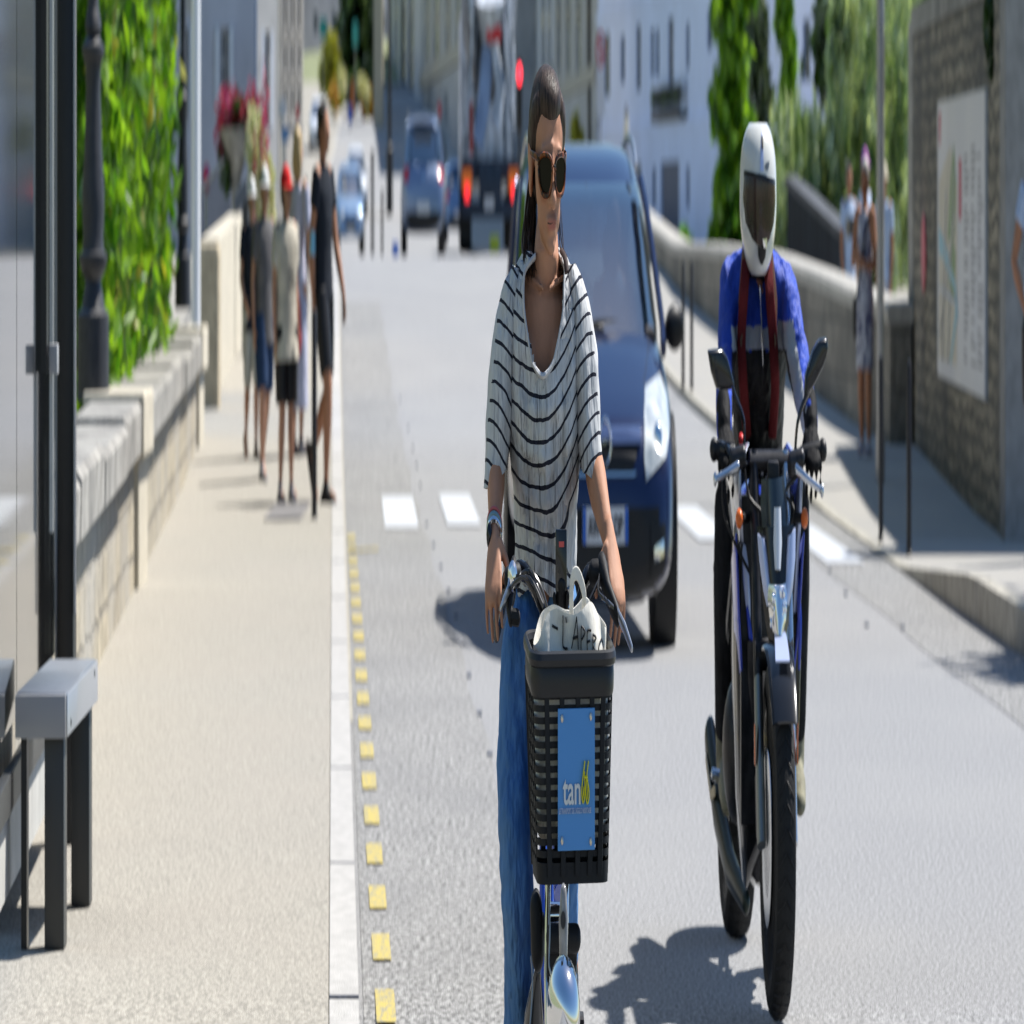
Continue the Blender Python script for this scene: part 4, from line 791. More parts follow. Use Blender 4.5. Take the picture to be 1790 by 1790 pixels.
M_lens = mat('headlight_lens', (.68,.70,.68), .12, col2=(.30,.33,.34), vs=7, coat=1.0, spec=.8)
for s in (-1, 1):
    A = [(s*.52,.80),(s*.475,.72),(s*.45,.60),(s*.47,.53)]; B = [(s*.735,.835),(s*.80,.78),(s*.80,.68),(s*.72,.60)]
    o = pp('headlight', A if s > 0 else B, B if s > 0 else A, M_lens, n=14, k=14, off=.010, th=.03)
    g = G(); ell(g, (s*.62,.145,.645), (.055,.03,.055)); obj('bulb_bowl', g, M_chr, o, local=True)
    pp('fog_surround', [(s*.52 if s>0 else s*.70,.40),(s*.52 if s>0 else s*.70,.24)], [(s*.70 if s>0 else s*.52,.40),(s*.70 if s>0 else s*.52,.24)], M_blk, n=6, k=6, off=.01)
    pp('fog_light', [(s*.56 if s>0 else s*.68,.33),(s*.56 if s>0 else s*.68,.285)], [(s*.68 if s>0 else s*.56,.355),(s*.68 if s>0 else s*.56,.305)], M_chr, n=4, k=6, off=.022)
    g = G(); ell(g, (s*.98,1.22,.965), (.115,.07,.075)); obj('mirror', g, M_blk, t, local=True)
    g = G(); tube(g, [(s*.82,1.28,.93),(s*.93,1.24,.945)], .025, 8); obj('mirror_arm', g, M_blk, t, local=True)
    g = G(); tube(g, [(s*.66,2.3,1.47),(s*.66,2.6,1.55),(s*.65,3.2,1.57),(s*.65,3.9,1.49)], .017, 8, sub=3); obj('roof_rail', g, mat('rail_alu', (.5,.51,.53), .3, metal=.9), t, local=True)
for s in (-1, 1): pp('bonnet_gap', [(s*.50-.004,.80),(s*.66-.004,.94)], [(s*.50+.004,.80),(s*.66+.004,.94)], M_blk, n=10, k=2, off=.002, th=.003)
# round emblem: ring with a sideways bolt
g = G(); R = .068
c0 = bv.ray_cast(Vector((0,-3,.645)), Vector((0,1,0)))[0]; c0.y -= .035
tube(g, [c0+Vector((R*math.cos(a),0,R*math.sin(a)*1.0)) for a in [2*math.pi*i/28 for i in range(29)]], .010, 8)
prism(g, [c0+Vector(p) for p in ((-.085,-.006,-.004),(-.02,-.006,.006),(-.012,-.006,-.004),(.085,-.006,.012),(.02,-.006,-.002),(.012,-.006,.008))], [c0+Vector(p) for p in ((-.085,.006,-.012),(-.02,.006,-.004),(-.012,.006,-.014),(.085,.006,.002),(.02,.006,-.012),(.012,.006,-.002))])
obj('emblem', g, M_chr, t, local=True)
g = G(); box(g, (-.26,-.030,.345), (.26,-.018,.452)); pl = obj('number_plate', g, M_plate, t, local=True, smooth=False)
g = text_geo('AW-388-DP', .098, .004, .0008, 'CENTER', .78); g.xf(Matrix.Translation((0,-.032,.363)) @ Matrix.Rotation(math.radians(90),4,'X')); obj('plate_lettering', g, M_ink, pl, local=True, smooth=False)
g = G(); box(g, (.222,-.034,.346), (.259,-.0305,.451)); box(g, (-.259,-.034,.346), (-.222,-.0305,.451)); obj('plate_band', g, M_pblue, pl, local=True, smooth=False)
g = G(); tube(g, [(-.30,.93,.962),(.05,1.05,.985),(.45,1.13,.98)], .012, 6); tube(g, [(-.62,1.0,.955),(-.2,.98,.965),(.1,1.0,.965)], .010, 6); obj('wiper', g, M_blk, t, local=True)
g = G(); ell(g, (0,2.02,1.36), (.10,.02,.035)); tube(g, [(0,2.0,1.41),(0,2.03,1.37)], .014, 6); obj('rear_view_mirror', g, M_blk, t, local=True)
g = G()
for s in (-1, 1): ell(g, (s*.36,2.3,.85), (.24,.12,.32)); ell(g, (s*.36,2.38,1.2), (.12,.06,.11))
obj('seats', g, M_int, t, local=True)
g = G(); box(g, (-.74,1.15,.80), (.74,1.7,.97)); obj('dashboard', g, M_int, t, local=True, bevel=.04)
g = G(); V9 = lambda x, y, z: world_of(t) @ Vector((x,y,z))
tube(g, [V9(.36,2.2,.75),V9(.36,2.22,.95),V9(.36,2.2,1.10),V9(.36,2.18,1.15)], [(.17,.12),(.19,.12),(.17,.10),(.06,.05)], 16)
ell(g, V9(.36,2.12,1.27), (.078,.095,.115)); cap(g, [V9(.36,2.16,1.12),V9(.36,2.14,1.2)], .05, 10)
for s in (-1,1): cap(g, [V9(.36+s*.2,2.18,1.06),V9(.36+s*.25,1.95,.92),V9(.36+s*.14,1.68,1.0)], [.05,.042,.03], 10); hand(g, V9(.36+s*.14,1.68,1.0), (-s*.2,-1,.1), (0,0,-1), 1, .9, side=s)
dr = thing('person', V9(.36,2.3,.8), 'driver sitting behind the windscreen of the dark blue people carrier', 'person'); obj('body', g, mat('driver_skin', (.42,.20,.13), .6), dr, fuse=.010)
g = G(); tube(g, [V9(.36,2.2,.72),V9(.36,2.22,.95),V9(.36,2.2,1.08),V9(.36,2.19,1.14)], [(.19,.14),(.21,.14),(.19,.12),(.08,.07)], 16)
obj('shirt', g, mat('driver_shirt', (.30,.33,.38), .8), dr); g = G(); ell(g, V9(.36,2.15,1.32), (.082,.09,.09)); obj('hair', g, M_int, dr)
# generic small cars further up the street
bodyS = [(0,.35,.75,.62,3.5),(.06,.28,.92,.74,4),(.2,.25,1.02,.82,4.5),(.6,.24,1.08,.87,5),(2.2,.24,1.06,.88,5),(3.4,.25,.98,.86,5),(4.1,.28,.85,.80,4.5),(4.4,.33,.68,.66,3.5)]
cabS = [(1.0,.14,3.1,.78,.06,.15),(1.2,.26,2.8,.74,.06,.15),(1.36,.36,2.5,.69,.06,.15),(1.47,.44,2.3,.64,.06,.15)]
rfS = [(1.46,.30,2.33,.66,.06,.15),(1.52,.38,2.2,.62,.06,.12),(1.57,.55,2.0,.52,.05,.05),(1.59,.8,1.8,.36,.03,.03)]
M_sil = mat('silver_paint', (.20,.26,.38), .3, metal=.5, coat=.8)
def rearcar(loc, rz, label, paint):
    t, bg, bv, cg = car('silver_car', loc, label, rz, paint, bodyS, cabS, rfS, .88, (.8,3.4), 0, wr=.34)
    pq = lambda nm, A, B, m, **k: obj(nm, patch(bv, A, B, 10, 10, k.get('off',.01), .02), m, t, local=True)
    for s in (-1, 1): pq('tail_light', [(s*.80,1.0),(s*.80,.84)] if s < 0 else [(s*.56,1.0),(s*.60,.84)], [(s*.56,1.0),(s*.60,.84)] if s < 0 else [(s*.80,1.0),(s*.80,.84)], M_red)
    pq('lower_bumper', [(-.72,.50),(-.70,.28)], [(.72,.50),(.70,.28)], M_blk); pq('number_plate', [(-.25,.60),(-.25,.49)], [(.25,.60),(.25,.49)], M_plate, off=.03)
    pq('emblem', [(-.05,.93),(-.05,.86)], [(.05,.93),(.05,.86)], M_chr, off=.02)
    g = G(); box(g, (-.55,.16,1.545), (.55,.42,1.575)); obj('spoiler', g, paint, t, local=True, bevel=.01)
    g = G()
    for s in (-1,1): tube(g, [(s*.6,.5,1.58),(s*.6,.8,1.63),(s*.6,1.9,1.63),(s*.6,2.2,1.56)], .02, 6)
    obj('roof_rails', g, M_rim, t, local=True); return t
rearcar(Vector((X(740,86),86,zg(86))), math.radians(3), 'silver blue car seen from behind with red tail lights beyond the crest', M_sil)
def frontcar(name, loc, rz, label, paint, sc=1.0):
    bd = [(4.4-y, a, b, w, e) for (y, a, b, w, e) in reversed(bodyS)]
    cb = [(z, 4.4-y1, 4.4-y0, w, q+.05, f) for (z, y0, y1, w, f, q) in cabS]; rr = [(z, 4.4-y1, 4.4-y0, w, q, f) for (z, y0, y1, w, f, q) in rfS]
    t, bg, bv, cg = car(name, loc, label, rz, paint, bd, cb, rr, .88, (.9,3.5), 0, wr=.32, group=None)
    pq = lambda nm, A, B, m, **k: obj(nm, patch(bv, A, B, 8, 8, k.get('off',.01), .02), m, t, local=True)
    for s in (-1, 1): pq('headlight', [(-.62,.74),(-.6,.62)] if s < 0 else [(.4,.76),(.42,.62)], [(-.4,.76),(-.42,.62)] if s < 0 else [(.62,.74),(.6,.62)], M_lens)
    pq('grille', [(-.35,.60),(-.30,.46)], [(.35,.60),(.30,.46)], M_blk); pq('number_plate', [(-.25,.46),(-.25,.36)], [(.25,.46),(.25,.36)], M_plate, off=.02)
    for s in (-1, 1): g = G(); ell(g, (s*.97,1.75,1.02), (.11,.06,.07)); obj('mirror', g, paint, t, local=True)
    return t
M_wcar = mat('white_car_paint', (.62,.65,.70), .3, coat=.8); M_bcar = mat('light_blue_paint', (.22,.33,.50), .3, metal=.3, coat=.8)
frontcar('blue_car', Vector((X(613,135),135,zg(135)+.12)), math.radians(6), 'light blue car coming over the crest, nearest of the far cars', M_bcar)
frontcar('white_car', Vector((X(624,178),178,zg(178)+.1)), math.radians(6), 'pale white car following the light blue car', M_wcar)
frontcar('white_car', Vector((X(556,215),215,zg(215))), math.radians(5), 'white car parked farther up the street by the left houses', M_wcar)
rearcar(Vector((X(800,150),150,zg(150)+.3)), math.radians(4), 'blue grey car half hidden between silver car and mixer', mat('steel_blue_paint', (.10,.20,.40), .3, metal=.4, coat=.8)).name = 'distant_car'
# concrete mixer from behind
Y0 = 88; c = Vector((X(857,Y0), Y0, zg(Y0)+.02)); t = thing('concrete_mixer', c, 'grey concrete mixer truck with tilted drum seen from behind', 'truck', rz=math.radians(2))
M_mx = mat('drum_grey', (.05,.055,.065), .5, var=.6, vs=2.5, col3=(.26,.30,.36), vs3=1.6, v3=.7); M_mw = mat('mixer_white', (.42,.45,.50), .45, var=.45, vs=4); M_or = mat('orange_lamp', (.85,.10,.02), .3, emit=.8); M_nav = mat('navy_truck', (.02,.035,.06), .5, var=.3, vs=4)
L = lambda *p: Vector(p)
g = G(); D = Matrix.Rotation(math.radians(-76), 3, 'X')
lathe(g, (0,.75,2.35), [(.45,-.35),(.55,-.3),(.62,0),(.9,.9),(1.12,1.8),(1.16,2.6),(1.0,3.6),(.7,4.3),(.3,4.4)], 28, M=Matrix.Rotation(math.radians(-72),3,'X')); obj('drum', g, M_mx, t, local=True)
g = G()
for k in range(3):
    s = .3+k*.8; rr = [.66,.95,1.13][k]
    q = [L(0,.75,2.35)+(Matrix.Rotation(math.radians(-72),3,'X') @ Vector((rr*1.01*math.cos(a), rr*1.01*math.sin(a), s+.25*a/6.28))) for a in [6.28*i/24 for i in range(25)]]; tube(g, q, .035, 6)
obj('drum_band', g, M_mw, t, local=True)
g = G(); tube(g, [(0,.15,2.95),(0,.25,2.55),(0,.3,2.4)], [(.62,.45),(.38,.3),(.3,.2)], 16); obj('hopper', g, M_mw, t, local=True)
g = G(); tube(g, [(-.1,.1,2.35),(-.28,-.15,1.7),(-.5,-.3,1.25)], [(.24,.10),(.24,.08),(.20,.06)], 12); obj('chute', g, mat('chute_blue', (.22,.28,.40), .45, var=.2, vs=3), t, local=True)
g = G(); tube(g, [(.15,.05,2.5),(.42,-.1,1.9),(.2,-.2,1.45)], [(.12,.08),(.2,.06),(.22,.05)], 12); obj('chute_extension', g, M_mw, t, local=True)
g = G()
for s in (-1, 1):
    tube(g, [(s*.62,.2,1.0),(s*.58,.25,2.0),(s*.5,.3,2.9)], .05, 8); tube(g, [(s*1.0,.1,1.0),(s*.85,.15,2.2),(s*.55,.2,3.05)], .035, 8)
for z in (1.3,1.6,1.9,2.2,2.5): tube(g, [(-1.0+.15*(z-1.3),.1,z),(-.6,.2,z)], .022, 6)
obj('drum_frame', g, M_nav, t, local=True)
g = G(); tube(g, [(.72,.0,3.35),(.72,.0,2.3),(.92,.05,1.55)], .055, 8); tube(g, [(-.72,.0,2.9),(-.78,.0,2.2),(-.95,.05,1.4)], .05, 8); ell(g, (.70,-.02,3.25), (.13,.06,.3)); ell(g, (-.78,-.02,2.85), (.12,.06,.22)); obj('white_stays', g, M_mw, t, local=True)
g = G(); box(g, (-1.15,.1,.85), (1.15,7.5,1.1)); box(g, (-1.2,-.02,.42), (1.2,.12,.62)); box(g, (-.45,-.02,.62),(.45,.1,1.05)); obj('chassis', g, M_nav, t, local=True, bevel=.02)
g = G(); box(g, (-1.2,5.6,.7), (1.2,7.6,2.9)); obj('cab', g, M_mw, t, local=True, bevel=.12)
for s in (-1, 1):
    for yy in (1.2,2.5,6.4): wheel(t, s*.98, yy, .5, .45, s)
    g = G(); box(g, (s*1.0-.24,.3,.15), (s*1.0+.24,.33,.9)); obj('mudguard', g, M_blk, t, local=True)
    g = G(); box(g, (s*.95-.2,-.05,.72), (s*.95+.2,.0,.98)); obj('light_cluster', g, mat('amber', (.6,.14,.02), .3, emit=.2), t, local=True, bevel=.01); g = G(); box(g, (s*.95-.1,-.07,.62), (s*.95+.1,-.05,.82)); obj('tail_lamp', g, mat('tail_lit', (1,.03,.04), .3, emit=.9), t, local=True, bevel=.01)
g = G(); box(g, (-.85,-.06,1.15), (-.7,-.03,1.75)); obj('red_marker', g, mat('dull_red', (.35,.05,.04), .5), t, local=True)
g = G(); box(g, (-.02,-.06,.02), (.36,-.03,.22)); obj('yellow_plate', g, mat('lime_plate', (.45,.55,.05), .5), t, local=True)
g = G(); box(g, (-.25,-.06,.52), (.15,-.03,.66)); obj('number_plate', g, M_plate, t, local=True)
g = G(); box(g, (-.15,-.1,2.45), (.45,-.05,2.62)); obj('red_stripe', g, M_red, t, local=True)
# ---------------------------------------------------------------- people
def skin(name, c): return mat(name, c, .6, var=.10, vs=9, spec=.25, bump=.05, bs=150, sss=.0)
M_skin = skin('skin_light', (.46,.25,.165)); M_skin2 = skin('skin_tan', (.36,.17,.095)); M_skin3 = skin('skin_pale', (.50,.29,.20))
def cloth(name, c, var=.12, b=.5, bs=16): return mat(name, c, .85, var=var, vs=14, bump=b, bs=bs, bd=.02, spec=.12)
M_hairb = mat('hair_dark', (.025,.015,.010), .38, var=.5, vs=60, st=(6,6,.4), bump=.6, bs=90)
def head(g, c, s=1.0, yaw=0., pitch=0., detail=True):
    """c: centre of the skull; s: size factor (1 = 0.235 m from chin to crown)"""
    M = Matrix.Translation(c) @ Euler((pitch,0,yaw)).to_matrix().to_4x4() @ Matrix.Scale(s,4); h = G(); E = lambda c_, r, **k: ell(h, c_, r, u=20, w=14, **k)
    E((0,.018,.034), (.073,.090,.075)); E((0,-.022,-.012), (.060,.064,.080)); E((0,-.030,-.062), (.051,.050,.044)); E((0,-.068,-.100), (.020,.017,.014)); E((0,-.05,-.085), (.032,.032,.024))
    for q in (-1,1): E((q*.036,-.062,-.022), (.022,.020,.024)); E((q*.073,.012,-.008), (.009,.018,.031)); E((q*.079,.020,.004), (.006,.014,.018))
    cap(h, [(0,-.076,.014),(0,-.094,-.020),(0,-.110,-.039)], [.0095,.011,.0135], 10)
    for q in (-1,1): E((q*.0115,-.091,-.043), (.0085,.011,.008))
    cap(h, [(-.042,-.066,.018),(0,-.078,.026),(.042,-.066,.018)], .007, 8)
    E((0,-.084,-.067), (.023,.009,.0062)); E((0,-.082,-.077), (.019,.0095,.0068)); E((0,-.080,-.070),(.027,.006,.012))
    if detail:
        for q in (-1,1): E((q*.031,-.066,.002), (.014,.012,.010))
    h.xf(M); g.merge(h); return M
def figure(name, loc, H, label, rz, skinm, legs, arms, lean=0., headyaw=0, child=False, head_pitch=0., group=None, kidhead=1.0, sh=.105, voxel=.010, build=1.0):
    """local: facing -y, x to the viewer's right. legs: two (knee, ankle, toe angle) ; arms: two (elbow, wrist) as offsets in units of H"""
    t = thing(name, loc, label, 'person', group, rz); g = G(); B = build
    V3 = lambda x, y, z: Vector((x*H, y*H + lean*(z-.5)*H, z*H))
    hip = V3(0,0,.52); ch = V3(0,-.002,.74); nk = V3(0,.005,.845); hc = V3(0,-.012,.925)
    tube(g, [V3(0,0,.47), V3(0,.004,.52), V3(0,0,.60), V3(0,-.004,.70), V3(0,0,.78), V3(0,.002,.825)], [(.072*H*B,.052*H*B),(.088*H*B,.062*H*B),(.072*H*B,.050*H*B),(.086*H*B,.058*H*B),(.094*H*B,.050*H*B),(.045*H,.034*H)], 20, sub=2)
    cap(g, [V3(0,.004,.80), nk, V3(0,-.004,.90)], [.034*H,.029*H,.030*H], 12)
    head(g, hc, H*.132/.235*kidhead, headyaw, head_pitch, True)
    J = {'hc': hc, 'arms': [], 'legs': [], 'V': V3}
    for s, (kn, an, toe) in zip((-1,1), legs):
        h = V3(s*.048,0,.50); k = V3(s*.05+kn[0], kn[1], kn[2]); a = V3(s*.048+an[0], an[1], an[2]); J['legs'].append((h,k,a))
        tube(g, [h+Vector((0,0,.02*H)), h.lerp(k,.5), k, k.lerp(a,.35), a.lerp(k,.12), a-Vector((0,0,.01*H))], [.056*H*B,.050*H*B,.036*H*B,.037*H*B,.021*H*B,.023*H], 14, sub=2)
        td = Vector((toe[0], toe[1], toe[2])).normalized(); cap(g, [a-td*.012*H-Vector((0,0,.022*H)), a+td*.05*H-Vector((0,0,.026*H)), a+td*.095*H-Vector((0,0,.030*H))], [.018*H,.018*H,.013*H], 10)
    for s, (el, wr, fd) in zip((-1,1), arms):
        p = V3(s*sh,0,.805); e = V3(s*sh+el[0], el[1], el[2]); w = V3(s*sh+wr[0], wr[1], wr[2]); J['arms'].append((p,e,w))
        cap(g, [p-Vector((s*.02*H,0,-.003*H)), p, p.lerp(e,.5), e, e.lerp(w,.35), w], [.032*H*B,.033*H*B,.029*H*B,.024*H,.025*H,.016*H], 12)
        hand(g, w, fd, (-s,0.2,0), H/1.72, .35, side=s)
    obj('body', g, skinm, t, fuse=voxel, smt=2, local=True); t['h'] = H; return t, J
def shoes(t, J, m, sole=None, dirs=None, H=1.7):
    for i, (h, k, a) in enumerate(J['legs']):
        g = G(); td = Vector(dirs[i] if dirs else (0,-1,0)).normalized(); dn = Vector((0,0,-1)); 
        up = td.cross(Vector((1,0,0))); dn = up if up.z < 0 else -up
        c = a+dn*.03*H; cap(g, [c-td*.02*H, c+td*.03*H-dn*.003*H, c+td*.085*H+dn*.004*H], [(.026*H,.024*H),(.027*H,.022*H),(.024*H,.014*H)], 12)
        cap(g, [a+dn*.004*H+Vector((0,0,.008*H)), c], [.024*H,.027*H], 12)
        cap(g, [c-td*.028*H+dn*.012*H, c+td*.095*H+dn*.012*H], [(.029*H,.010*H),(.026*H,.008*H)], 12)
        obj('shoe', g, m, t, fuse=.008, smt=2, local=True)
def shirt(t, J, m, H, hem=.50, sl=.55, fit=1.14, name='shirt', flare=.0, B=1.0, voxel=.010, neckh=.835):
    V3 = J['V']; g = G(); z = [hem, (hem+.6)/2, .62, .70, .77, .808, neckh]
    w = [(.094+flare)*fit*B, .088*fit*B, .080*fit*B, .089*fit*B, .100*fit*B, .088*fit, .042*fit]; d = [(.072+flare*.7)*fit*B, .066*fit*B, .060*fit*B, .064*fit*B, .058*fit*B, .046*fit, .036*fit]
    tube(g, [V3(0,.0,q) for q in z], [(a*H, b*H) for a, b in zip(w, d)], 26, sub=2)
    for (p, e, w_) in J['arms']:
        if sl <= 1: q = p.lerp(e, sl); cap_pts = [p+Vector((-.25*(p.x),0,.0)), p, p.lerp(q,.5), q]; tube(g, cap_pts, [.036*H*B,.041*H*B,.039*H*B,.040*H*B], 14)
        else: tube(g, [p+Vector((-.25*(p.x),0,0)), p, p.lerp(e,.5), e, e.lerp(w_,.5), w_], [.036*H,.041*H,.036*H,.031*H,.028*H,.022*H], 14)
    return obj(name, g, m, t, fuse=voxel, smt=3, local=True)
def trousers(t, J, m, H, length=.85, fit=1.25, name='shorts', top=.59, B=1.0, voxel=.010):
    """length: 1 = to the knee, 2 = to the ankle"""
    V3 = J['V']; g = G(); tube(g, [V3(0,0,.485), V3(0,.004,.53), V3(0,0,top)], [(.095*H*B*fit/1.15,.068*H*B*fit/1.15),(.100*H*B*fit/1.2,.074*H*B*fit/1.2),(.080*H*B,.058*H*B)], 22)
    for (h, k, a) in J['legs']:
        if length <= 1: e = h.lerp(k, length); tube(g, [h+Vector((0,0,.02*H)), h.lerp(e,.5), e], [.062*H*B*fit/1.1, .056*H*B*fit, .049*H*B*fit], 16)
        else: e = k.lerp(a, length-1); tube(g, [h+Vector((0,0,.02*H)), h.lerp(k,.5), k, k.lerp(e,.5), e], [.053*H*fit,.046*H*fit,.036*H*fit,.034*H*fit,.026*H*fit], 16)
    return obj(name, g, m, t, fuse=voxel, smt=2, local=True)
def hair(t, J, m, H, kid=1.0, long=0, yaw=0, name='hair', bun=None):
    g = G(); s = H*.132/.235*kid; c = J['hc']; M = Matrix.Translation(c) @ Euler((0,0,yaw)).to_matrix().to_4x4() @ Matrix.Scale(s,4); h = G()
    ell(h, (0,.030,.048), (.079,.090,.080), u=20, w=14); ell(h, (0,.055,-.01), (.070,.062,.085), u=16, w=10)
    for q in (-1,1): ell(h, (q*.062,.030,.015), (.017,.040,.05))
    if long: 
        for q in (-1,-.3,.3,1): cap(h, [(q*.05,.06,.0),(q*.065,.06,-.08),(q*.055,.05,-.08-long)], [.035,.034,.018], 10)
    h.xf(M); g.merge(h); return obj(name, g, m, t, fuse=.007, smt=1, local=True)
def cap_hat(t, J, m, H, kid=1.0, yaw=0, brim=.06, name='cap', brimm=None, full=False):
    s = H*.132/.235*kid; M = Matrix.Translation(J['hc']) @ Euler((0,0,yaw)).to_matrix().to_4x4() @ Matrix.Scale(s,4)
    h = G(); R = []
    for i in range(9):
        a = i/8*math.pi/2; z = .030+.100*math.sin(a); r = math.cos(a)*.98+.02; R.append([Vector((.083*r*math.cos(q), .018+.100*r*math.sin(q), z)) for q in [2*math.pi*j/24 for j in range(24)]])
    rings(h, R); h.xf(M); o = obj(name, h, m, t, local=True)
    h = G(); n = 14
    A = [Vector((.080*math.cos(a), .018+.096*math.sin(a), .034)) for a in [math.pi+math.pi*i/n for i in range(n+1)]]
    if full: A = [Vector((.080*math.cos(a), .018+.096*math.sin(a), .034)) for a in [2*math.pi*i/24 for i in range(25)]]
    Bq = [p+(Vector((p.x,(p.y-.018),0)).normalized()*brim*(1 if full else max(.05,math.sin(math.pi*min(1,max(0,i/n)))**.6)))+Vector((0,0,-.012)) for i, p in enumerate(A)]
    slab(h, A, Bq, (0,0,-.004)); h.xf(M); obj('peak' if not full else 'brim', h, brimm or m, o, local=True); return o
stand = [((0,-.005,.28),(0,.01,.045),(0,-1,0)), ((0,-.005,.28),(0,.01,.045),(0,-1,0))]
down = [((-.02,.01,.635),(-.01,-.03,.49),(0,-.15,-1)), ((.02,.01,.635),(.01,-.03,.49),(0,-.15,-1))]
def at(px, py, up=.02): return Gd(px, py, up)
R90 = math.radians(90)
# cyclist in black walking to the right on the left pavement
H = 1.80; loc = at(566, 877)
walk = [((0,-.07,.285),(-.0,-.045,.045),(0,-1,-.05)), ((0,-.005,.275),(0,.155,.12),(0,-.45,-.9))]
t, J = figure('person', loc, H, 'walking cyclist in black bib shorts, black jersey and light blue elbow band', math.radians(62), M_skin2, [walk[0],walk[1]], [((-.015,.045,.65),(-.01,.03,.50),(0,-.1,-1)),((.015,-.05,.64),(.01,-.13,.52),(0,-.2,-1))], headyaw=math.radians(-10), lean=.02)
M_jer = cloth('black_jersey', (.018,.022,.030)); M_lyc = mat('lycra', (.010,.010,.012), .5, bump=.1, bs=20)
shirt(t, J, M_jer, H, .50, .5, 1.08, B=1.02); trousers(t, J, M_lyc, H, .84, 1.12, B=1.0, name='bib_shorts'); shoes(t, J, M_lyc, dirs=[(0,-1,-.05),(0,-.45,-.9)], H=H)
hair(t, J, M_hairb, H)
h = G(); p, e, w = J['arms'][0]; tube(h, [p.lerp(e,.85), e.lerp(w,.25)], [.025*H,.026*H], 14); obj('elbow_band', h, mat('band_blue', (.22,.48,.62), .6), t, local=True)
# boy in red cap
H = 1.50; loc = at(500, 876)
legsb = [((-.0,-.02,.28),(-.025,-.02,.045),(0,-1,0)), ((.0,-.015,.28),(.02,.02,.045),(.2,-1,0))]
t, J = figure('person', loc, H, 'boy in red cap, beige T-shirt and black shorts beside the tactile strip', math.radians(28), M_skin, legsb, [((-.03,.0,.64),(-.025,-.02,.49),(0,-.1,-1)),((.02,.03,.64),(.02,.0,.49),(0,-.1,-1))], kidhead=1.04, headyaw=math.radians(30), build=.95)
shirt(t, J, cloth('beige_tee', (.52,.49,.42)), H, .42, .66, 1.38, flare=.01); trousers(t, J, M_lyc, H, .96, 1.38); shoes(t, J, cloth('grey_shoe', (.12,.12,.14)), H=H); hair(t, J, M_hairb, H, 1.04, yaw=math.radians(30)); cap_hat(t, J, cloth('red_cap', (.62,.025,.025), .05), H, 1.07, yaw=math.radians(30))
# woman in a long pale dress behind the boy
H = 1.68; loc = at(521, 795)
t, J = figure('person', loc, H, 'blond woman in long lilac white dress with coral bag behind the red cap boy', math.radians(150), M_skin3, stand, [((-.04,.0,.64),(-.03,-.06,.52),(0,-.4,-1)),((.03,.0,.64),(.03,-.02,.50),(0,-.1,-1))])
g = G(); V3 = J['V']; tube(g, [V3(0,0,q) for q in (.14,.3,.5,.62,.72,.79,.825)], [(.115*H,.10*H),(.11*H,.09*H),(.100*H,.08*H),(.078*H,.06*H),(.092*H,.064*H),(.096*H,.052*H),(.045*H,.036*H)], 26, sub=2)
for (p, e, w) in J['arms']: tube(g, [p*1.0-Vector((p.x*.25,0,0)), p, p.lerp(e,.7)], [.035*H,.04*H,.04*H], 14)
obj('dress', g, cloth('lilac_dress', (.46,.47,.58)), t, fuse=.011, local=True); shoes(t, J, cloth('dark_shoe', (.06,.06,.07)), H=H); hair(t, J, mat('hair_blond', (.42,.30,.14), .45, var=.3, vs=40, st=(5,5,.5)), H, 1.06, long=.06)
q = P(520, 560, loc.y+.3); h = G(); cap(h, [q+Vector((0,-.45,.05)), q+Vector((0,-.45,-.10))], [(.11,.05),(.12,.06)], 14); tube(h, [q+Vector((-.02,-.42,.1)), q+Vector((-.05,-.3,.45))], .012, 6); tag(obj('coral_bag', h, cloth('coral', (.55,.10,.09)), fuse=.01), 'coral red shoulder bag on the woman in the lilac dress', 'bag')
# two boys in caps
H = 1.42; loc = at(440, 800)
walk2 = [((0,-.05,.285),(.0,-.03,.045),(0,-1,0)), ((0,.02,.28),(0,.12,.075),(0,-.7,-.6))]
t, J = figure('person', loc, H, 'leftmost boy in white cap, black T-shirt and pale grey shorts', math.radians(20), M_skin, [walk2[1],walk2[0]], [((-.03,.0,.64),(-.0,-.07,.56),(.4,-.4,-.5)),((.03,.0,.64),(-.03,-.07,.57),(-.4,-.4,-.5))], kidhead=1.06, build=.92)
shirt(t, J, cloth('black_tee', (.02,.024,.035)), H, .45, .6, 1.22); trousers(t, J, cloth('pale_shorts', (.45,.46,.43)), H, 1.12, 1.35); shoes(t, J, cloth('olive_shoe', (.13,.12,.10)), dirs=[(0,-.7,-.6),(0,-1,0)], H=H); cap_hat(t, J, cloth('white_cap', (.62,.62,.60), .05), H, 1.1); hair(t, J, M_hairb, H, 1.0)
H = 1.50; loc = at(462, 838)
t, J = figure('person', loc, H, 'boy in white and grey cap, grey T-shirt and navy shorts, second from left', math.radians(35), M_skin, [walk2[0],walk2[1]], [((-.03,.02,.64),(-.03,-.01,.49),(0,-.1,-1)),((.03,.0,.64),(.03,-.04,.50),(0,-.1,-1))], kidhead=1.05, build=.95)
shirt(t, J, cloth('grey_tee', (.13,.125,.125)), H, .43, .64, 1.3); trousers(t, J, cloth('navy_shorts', (.025,.05,.11)), H, .99, 1.35); shoes(t, J, cloth('sneaker', (.22,.22,.24)), dirs=[(0,-1,0),(0,-.7,-.6)], H=H); cap_hat(t, J, cloth('white_cap2', (.58,.59,.57), .05), H, 1.1, yaw=math.radians(-20)); hair(t, J, M_hairb, H, 1.0)
